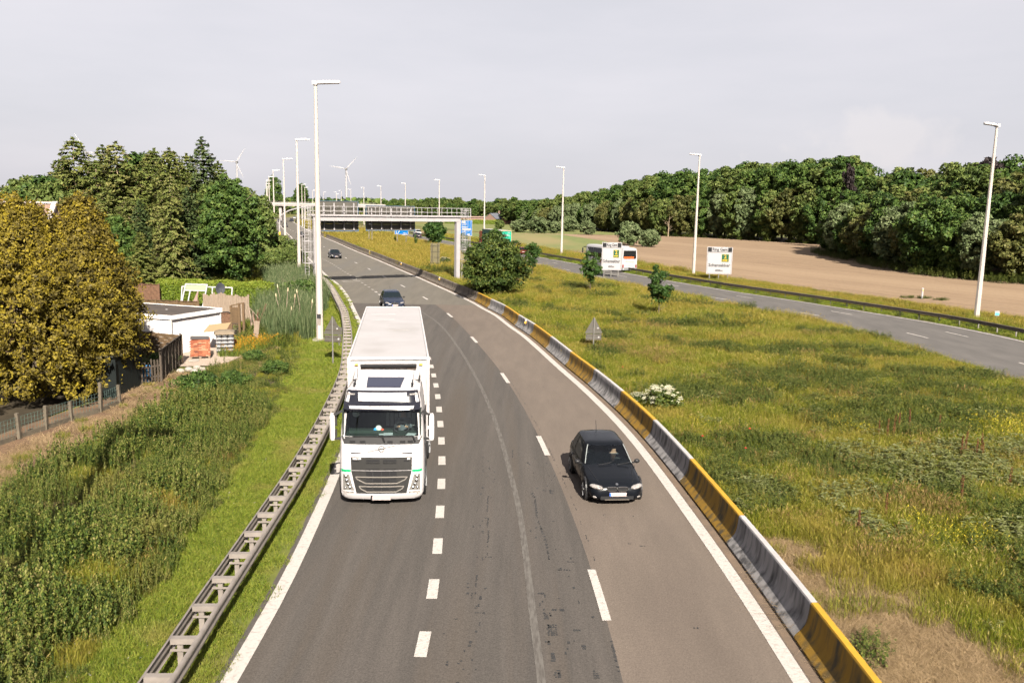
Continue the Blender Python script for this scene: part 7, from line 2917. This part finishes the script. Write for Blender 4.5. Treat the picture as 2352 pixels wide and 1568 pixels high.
# left verge
for (y0, y1, sp, sc_) in ((8, 40, .33, .9), (40, 105, .6, 1.3)):
    x, y = jgrid(-45, -5, y0, y1, sp)
    edge = np.interp(y, [8, 16.4, 22.3, 34.7, 45.5, 60, 75, 105], [-8.0, -8.0, -8.5, -10.0, -11.6, -15.2, -20, -28])
    k = (x < XL(y) - .36) & (x > edge - .5 + .8 * (wob(x, y, 1.5, 3) - .5)) & (x > -.68 * y - 4)
    put('verge', x[k], y[k], sc_ * (.75 + .5 * rng.random(k.sum())) * np.interp(XR(y[k]) - x[k], [-1, 0, 1.5], [.95, .95, 1.1]))
    kd = k & (rng.random(len(x)) < .018) & (x < XR(y) - .8) & (y < 40)
    put('daisy', x[kd], y[kd], np.full(kd.sum(), 1.0))
# nettles and rough herbs on the left
for (y0, y1, sp, sc_) in ((6, 40, .36, .95), (40, 60, .5, 1.05)):
    x, y = jgrid(-26, -6, y0, y1, sp)
    edge = np.interp(y, [6, 16.4, 22.3, 34.7, 45.5, 60], [-8.0, -8.0, -8.6, -10.1, -11.6, -14.8])
    outer = np.interp(y, [6, 22, 26, 30, 34, 38, 42, 44.6, 48, 52, 60], [-17.5, -15.9, -15.2, -15.1, -14.8, -15.0, -16.2, -16.0, -15.7, -16.6, -18.4])
    k = (x < edge + .4 * (wob(x, y, 1.2, 8) - .5)) & (x > outer + .9 * (wob(x, y, .9, 12) - .3)) & (x > -.70 * y - 3)
    x, y, e = x[k], y[k], edge[k]
    # hollow behind the first bank, where the growth is lower
    hol = np.clip(1 - np.abs((e - x) - 3.4 - .8 * np.sin(y * .35)) / .55, 0, 1) * ((y < 31)) * (wob(x, y, .9, 77) > .42)
    s = sc_ * (.80 + .45 * wob(x, y, .8, 15)) * (1 - .62 * hol) * np.clip(.45 + (e - x) * .55, .45, 1.05)
    s = s * (.58 + .80 * wob(x, y, .6, 44)) * np.where(y > 36, .55, 1.0)
    kind = np.where((rng.random(len(x)) < .08) | (wob(x, y, .7, 55) > .74), 'meadow', 'net')
    kind = np.where((y > 41) & (rng.random(len(x)) < .45), 'meadow', kind)
    kind = np.where((wob(x, y, .8, 66) > .70) & (y > 30), 'dark', kind)
    kind = np.where((np.abs(e - x) < 1.2) & (rng.random(len(x)) < .07), 'red', kind)
    for kk in ('meadow', 'net', 'dark', 'red'):
        q = kind == kk
        put(kk, x[q], y[q], s[q] * (1 if kk != 'meadow' else .95) * (.78 + .5 * rng.random(q.sum()) ** 2).clip(0, 1.2))
    keep = ~((x < -14.9) & (y > 44) & (y < 52.5)) & ((rng.random(len(x)) < .93) | (wob(x, y, 1.4, 45) > .4))
    kind = np.where(keep, kind, 'none')
    dry = (x < outer[k] + 2.0) & (rng.random(len(x)) < .5)
    put('straw', x[dry], y[dry], np.full(dry.sum(), 1.0))
x, y = jgrid(-20, -13, 22, 43, .5)
outer = np.interp(y, [22, 26, 30, 34, 38, 42.5], [-15.9, -15.2, -15.1, -14.8, -15.0, -16.2])
k = (np.abs(x - outer + 1.1) < 1.5) & (rng.random(len(x)) < .8 * wob(x, y, 1.1, 17) + .1)
put('straw', x[k], y[k], .6 + .6 * rng.random(k.sum()))
put('meadow', x[k][::5], y[k][::5], .35 + .4 * rng.random(len(x[k][::5])))
k2 = (x < outer - .3) & (x > outer - 2.4) & (rng.random(len(x)) < .10)
put('verge', x[k2], y[k2], .7 + .5 * rng.random(k2.sum()))
# reeds
x, y = jgrid(-30, -12, 54, 104, .85)
ctr = np.interp(y, [54, 60, 80, 104], [-14.8, -16.5, -20.8, -28.5])
k = (np.abs(x - ctr) < np.interp(y, [54, 62, 104], [1.3, 2.4, 3.0])) & (rng.random(len(x)) < .85)
put('reed', x[k], y[k], .75 + .45 * rng.random(k.sum()))
x, y = jgrid(-24, -13, 52, 80, .7)
k = (x < np.interp(y, [52, 80], [-14.2, -20])) & (x > np.interp(y, [52, 60, 80], [-17.6, -19.6, -23.5])) & (rng.random(len(x)) < .6)
put('dark', x[k], y[k], 1.0 + .5 * rng.random(k.sum()))
put('meadow', x[k] + .3, y[k] + .3, 1.0 + .5 * rng.random(k.sum()))
# orange day lilies beside the gravel
MG_lily = leafmat('day_lily_flowers', [(.05, .075, .012), (.10, .12, .02), (.25, .115, .008), (.31, .16, .012)], .3)
lil = proto('t', [blades(80, .3, .6, .022, .5, .45, 0, .4, .2, .04, (.75, 1))], MG_lily)
lx, ly = jgrid(-17.3, -15.2, 48.2, 52.4, .42)
k = (lx > -17.3 + .1 * (ly - 48)) & (wob(lx, ly, 1.5, 71) > .38)
scatter_object('day_lilies', 'orange and yellow day lilies beside the gravel yard', 'flowers', [lil], np.stack([lx[k], ly[k], 0 * lx[k]], 1), rng.random(k.sum()) * 6.28,
               .8 + .5 * rng.random(k.sum()), np.zeros(k.sum()), MG_lily)
# garden growth under and behind the golden conifers
x, y = jgrid(-34, -19.5, 40, 58, .8)
k = ~((x > -27) & (y > 47) & (x < -18)) & (rng.random(len(x)) < .6)
put('dark', x[k], y[k], 1.0 + .4 * rng.random(k.sum()))
x, y = jgrid(-34, -19, 60, 82, .9)
k = rng.random(len(x)) < .55
put('verge', x[k], y[k], 1.8 + .4 * rng.random(k.sum()))
# rough growth along the far shoulder and under the left wood
x, y = jgrid(-110, -24, 84, 300, 1.7)
k = (x < XR(y) - 1.0) & (x > XR(y) - 34) & (x > -.68 * y - 6)
put('meadow', x[k], y[k], 1.9 + .8 * rng.random(k.sum()))
k = k & (rng.random(len(x)) < .3)
put('dark', x[k], y[k], 2.0 + .8 * rng.random(k.sum()))
# hedgerow foot before the wood
x, y = jgrid(20, 110, 100, 330, 2.2)
ea = fline(edgeA, 2.0)
eb = fline(edgeB, 2.0)
ee = np.concatenate([ea, eb])
dmin = np.min(np.hypot(x[:, None] - ee[None, :, 0], y[:, None] - ee[None, :, 1]), axis=1)
k = (dmin < 2.2) & (rng.random(len(x)) < .9)
put('dark', x[k], y[k], 1.8 + .9 * rng.random(k.sum()))

LBL = {'meadow': ('meadow_grass', 'yellow-green meadow grass covering the median and banks', 'grass', pr_meadow, MG_meadow),
       'gold': ('golden_grass', 'golden dry grass of the far median and road edges', 'grass', pr_gold, MG_gold),
       'dark': ('dark_herbs', 'dark green leafy herbs in patches through the meadow', 'herbs', pr_dark, MG_dark),
       'straw': ('flattened_straw', 'flattened straw-coloured dead grass beside the barrier and soil strip', 'dry grass', pr_straw, MG_straw),
       'grey': ('grey_green_thistles', 'grey-green broad-leaved thistles and mulleins in the near meadow', 'thistles', pr_grey, MG_grey),
       'red': ('reddish_grass', 'reddish seeding grass heads scattered in the meadow', 'grass', pr_red, MG_red),
       'yel': ('yellow_flowers', 'yellow-flowering tufts at the right of the near meadow', 'flowers', pr_yel, MG_yel),
       'verge': ('verge_grass', 'short bright green grass along the guardrails', 'grass', pr_verge, MG_verge),
       'net': ('nettles', 'dense bank of green nettles on the left slope', 'nettles', pr_net, MG_net),
       'reed': ('reeds', 'tall blue-green reeds left of the nearest lamp post', 'reeds', pr_reed, MG_reed),
       'daisy': ('daisies', 'scattered small white flowers in the left verge grass', 'flowers', pr_daisy, MG_white)}
for kk, (nm, lb, ct, prs, m_) in LBL.items():
    a = np.concatenate(pool[kk])
    n = len(a)
    pts = np.stack([a[:, 0], a[:, 1], np.full(n, -.01)], 1)
    scatter_object(nm, lb, ct, prs, pts, rng.random(n) * 6.28, a[:, 2], rng.integers(0, len(prs), n), m_)

# rusty dock stalks standing out of the near meadow
ML_dock = leafmat('rusty_dock_seeds', [(.050, .022, .010), (.085, .038, .016), (.125, .060, .026)], .2)
ML_poppy = mat('poppy_red', (.26, .018, .01), rough=.7)


def dock_mesh(seed):
    n = 150
    f = rng.random(n)
    az = rng.random(n) * 6.28
    r = .05 * (1 - f * .7) + .012
    pos = np.stack([np.cos(az) * r + .03 * np.sin(f * 3 + seed), np.sin(az) * r, .38 + .75 * f], 1)
    return leaf_mesh('seed_spike', pos, rng.normal(size=(n, 3)), np.full(n, .035), rng.random(n), ML_dock, 1.6)


dk_me = [dock_mesh(s) for s in range(3)]
stem_me = MB().tube([(0, 0, 0), (.02, 0, .6), (.03, 0, 1.1)], [.012, .010, .005], 5).mesh('stem', mat('dock_stem', (.14, .05, .03), rough=.8))
for i, (x, y) in enumerate([(14.63, 32.1), (14.85, 31.8), (15.15, 31.9), (15.93, 33.15), (16.35, 33.2), (17.66, 33.3), (16.5, 29.4), (16.75, 29.6), (17.05, 29.4), (17.3, 29.6), (17.15, 29.2), (16.2, 25.9),
                            (16.5, 25.5), (11.0, 23.2), (13.94, 24.6), (9.7, 22.0)]):
    t = thing('dock_plant', 'rust-red seeding dock stalk rising out of the near meadow', 'plant', (x, y, 0), i * 1.3, 'rusty dock stalks')
    t.scale = (.75, .75, .75 + .35 * ((i * 7) % 5) / 5)
    obj('stem', stem_me, t)
    obj('seed_spike', dk_me[i % 3], t)
pp = MB().ellipsoid((0, 0, .62), (.045, .045, .025), 8, 5).mesh('flower', ML_poppy)
ps = MB().tube([(0, 0, 0), (0, 0, .6)], .006, 4).mesh('stem', mat('green_stem', (.04, .06, .02), rough=.8))
for i, (x, y) in enumerate([(7.2, 30.2), (9.3, 31.4), (5.95, 43.8), (8.4, 28.7)]):
    t = thing('poppy', 'single small red poppy in the grass behind the barrier', 'flower', (x, y, 0), 0, 'red poppies')
    obj('stem', ps, t)
    obj('flower', pp, t)
# bleached reed stems
for i, (x, y, h) in enumerate([(-16.6, 60.5, 2.6), (-15.9, 61.5, 2.4), (-16.2, 60.9, 2.1), (-18.6, 66, 2.3), (-14.6, 59.5, 1.9), (-17.6, 62, 2.0), (-15.6, 57.6, 1.6)]):
    t = thing('bleached_stalk', 'bleached dead stalk standing among the reeds', 'plant', (x, y, 0), 0, 'bleached stalks in the reeds')
    mb = MB()
    mb.tube([(0, 0, 0), (.05, 0, h * .6), (.15 * (-1) ** i, .05, h)], [.035, .03, .02], 6)
    mb.build('stem', MATS['pale_picket_wood'], t)
    mb = MB()
    mb.tube([(.15 * (-1) ** i, .05, h), (.17 * (-1) ** i, .05, h + .25)], [.04, .035], 6)
    mb.build('seed_head', mat('seed_head', (.34, .27, .18), rough=.9), t)

# far woods on the horizon
nfw = 16000
seg_ = rng.random(nfw)
fx = -900 + 1500 * seg_
fy = 1250 + 500 * rng.random(nfw) + .25 * fx
hh_ = 13 + 7 * wob(fx, fy * .2, .02, 88)
fz = hh_ * rng.random(nfw) ** .6
fw = leaf_mesh('far_wood', np.stack([fx, fy, fz], 1), unit(nfw) + np.array([0, -.4, .7]), 5 + 4 * rng.random(nfw), rng.random(nfw), ML_forest, 1.3)
tag(obj('far_wood', fw), 'dark line of distant woods along the horizon', 'woods', None, 'stuff')
nfw = 7000
t_ = rng.random(nfw)
fx = np.interp(t_, [0, .4, .7, 1], [-330, -215, -120, -40]) + rng.normal(size=nfw) * 6
fy = np.interp(t_, [0, .4, .7, 1], [560, 690, 900, 1000]) + rng.normal(size=nfw) * 10
fz = (9 + 5 * wob(fx, fy, .05, 90)) * rng.random(nfw) ** .6
fw = leaf_mesh('far_hedgerow', np.stack([fx, fy, fz], 1), unit(nfw) + np.array([0, -.4, .7]), 2 + 1.6 * rng.random(nfw), rng.random(nfw), ML_forest2, 1.3)
tag(obj('far_hedgerow', fw), 'green belt of trees behind the far bend of the motorway', 'woods', None, 'stuff')
for i, (x, y, h, lb) in enumerate([(-148, 520, 27, 'tall rounded tree crown above the overpass at the lamp row'), (-132, 520, 22, 'flat-topped pine above the overpass left end')]):
    tree_thing('far_tree', lb, 'tree', (x, y, 0), FT[i][0], FT[i][1], i, (.95, .95, h / 20))
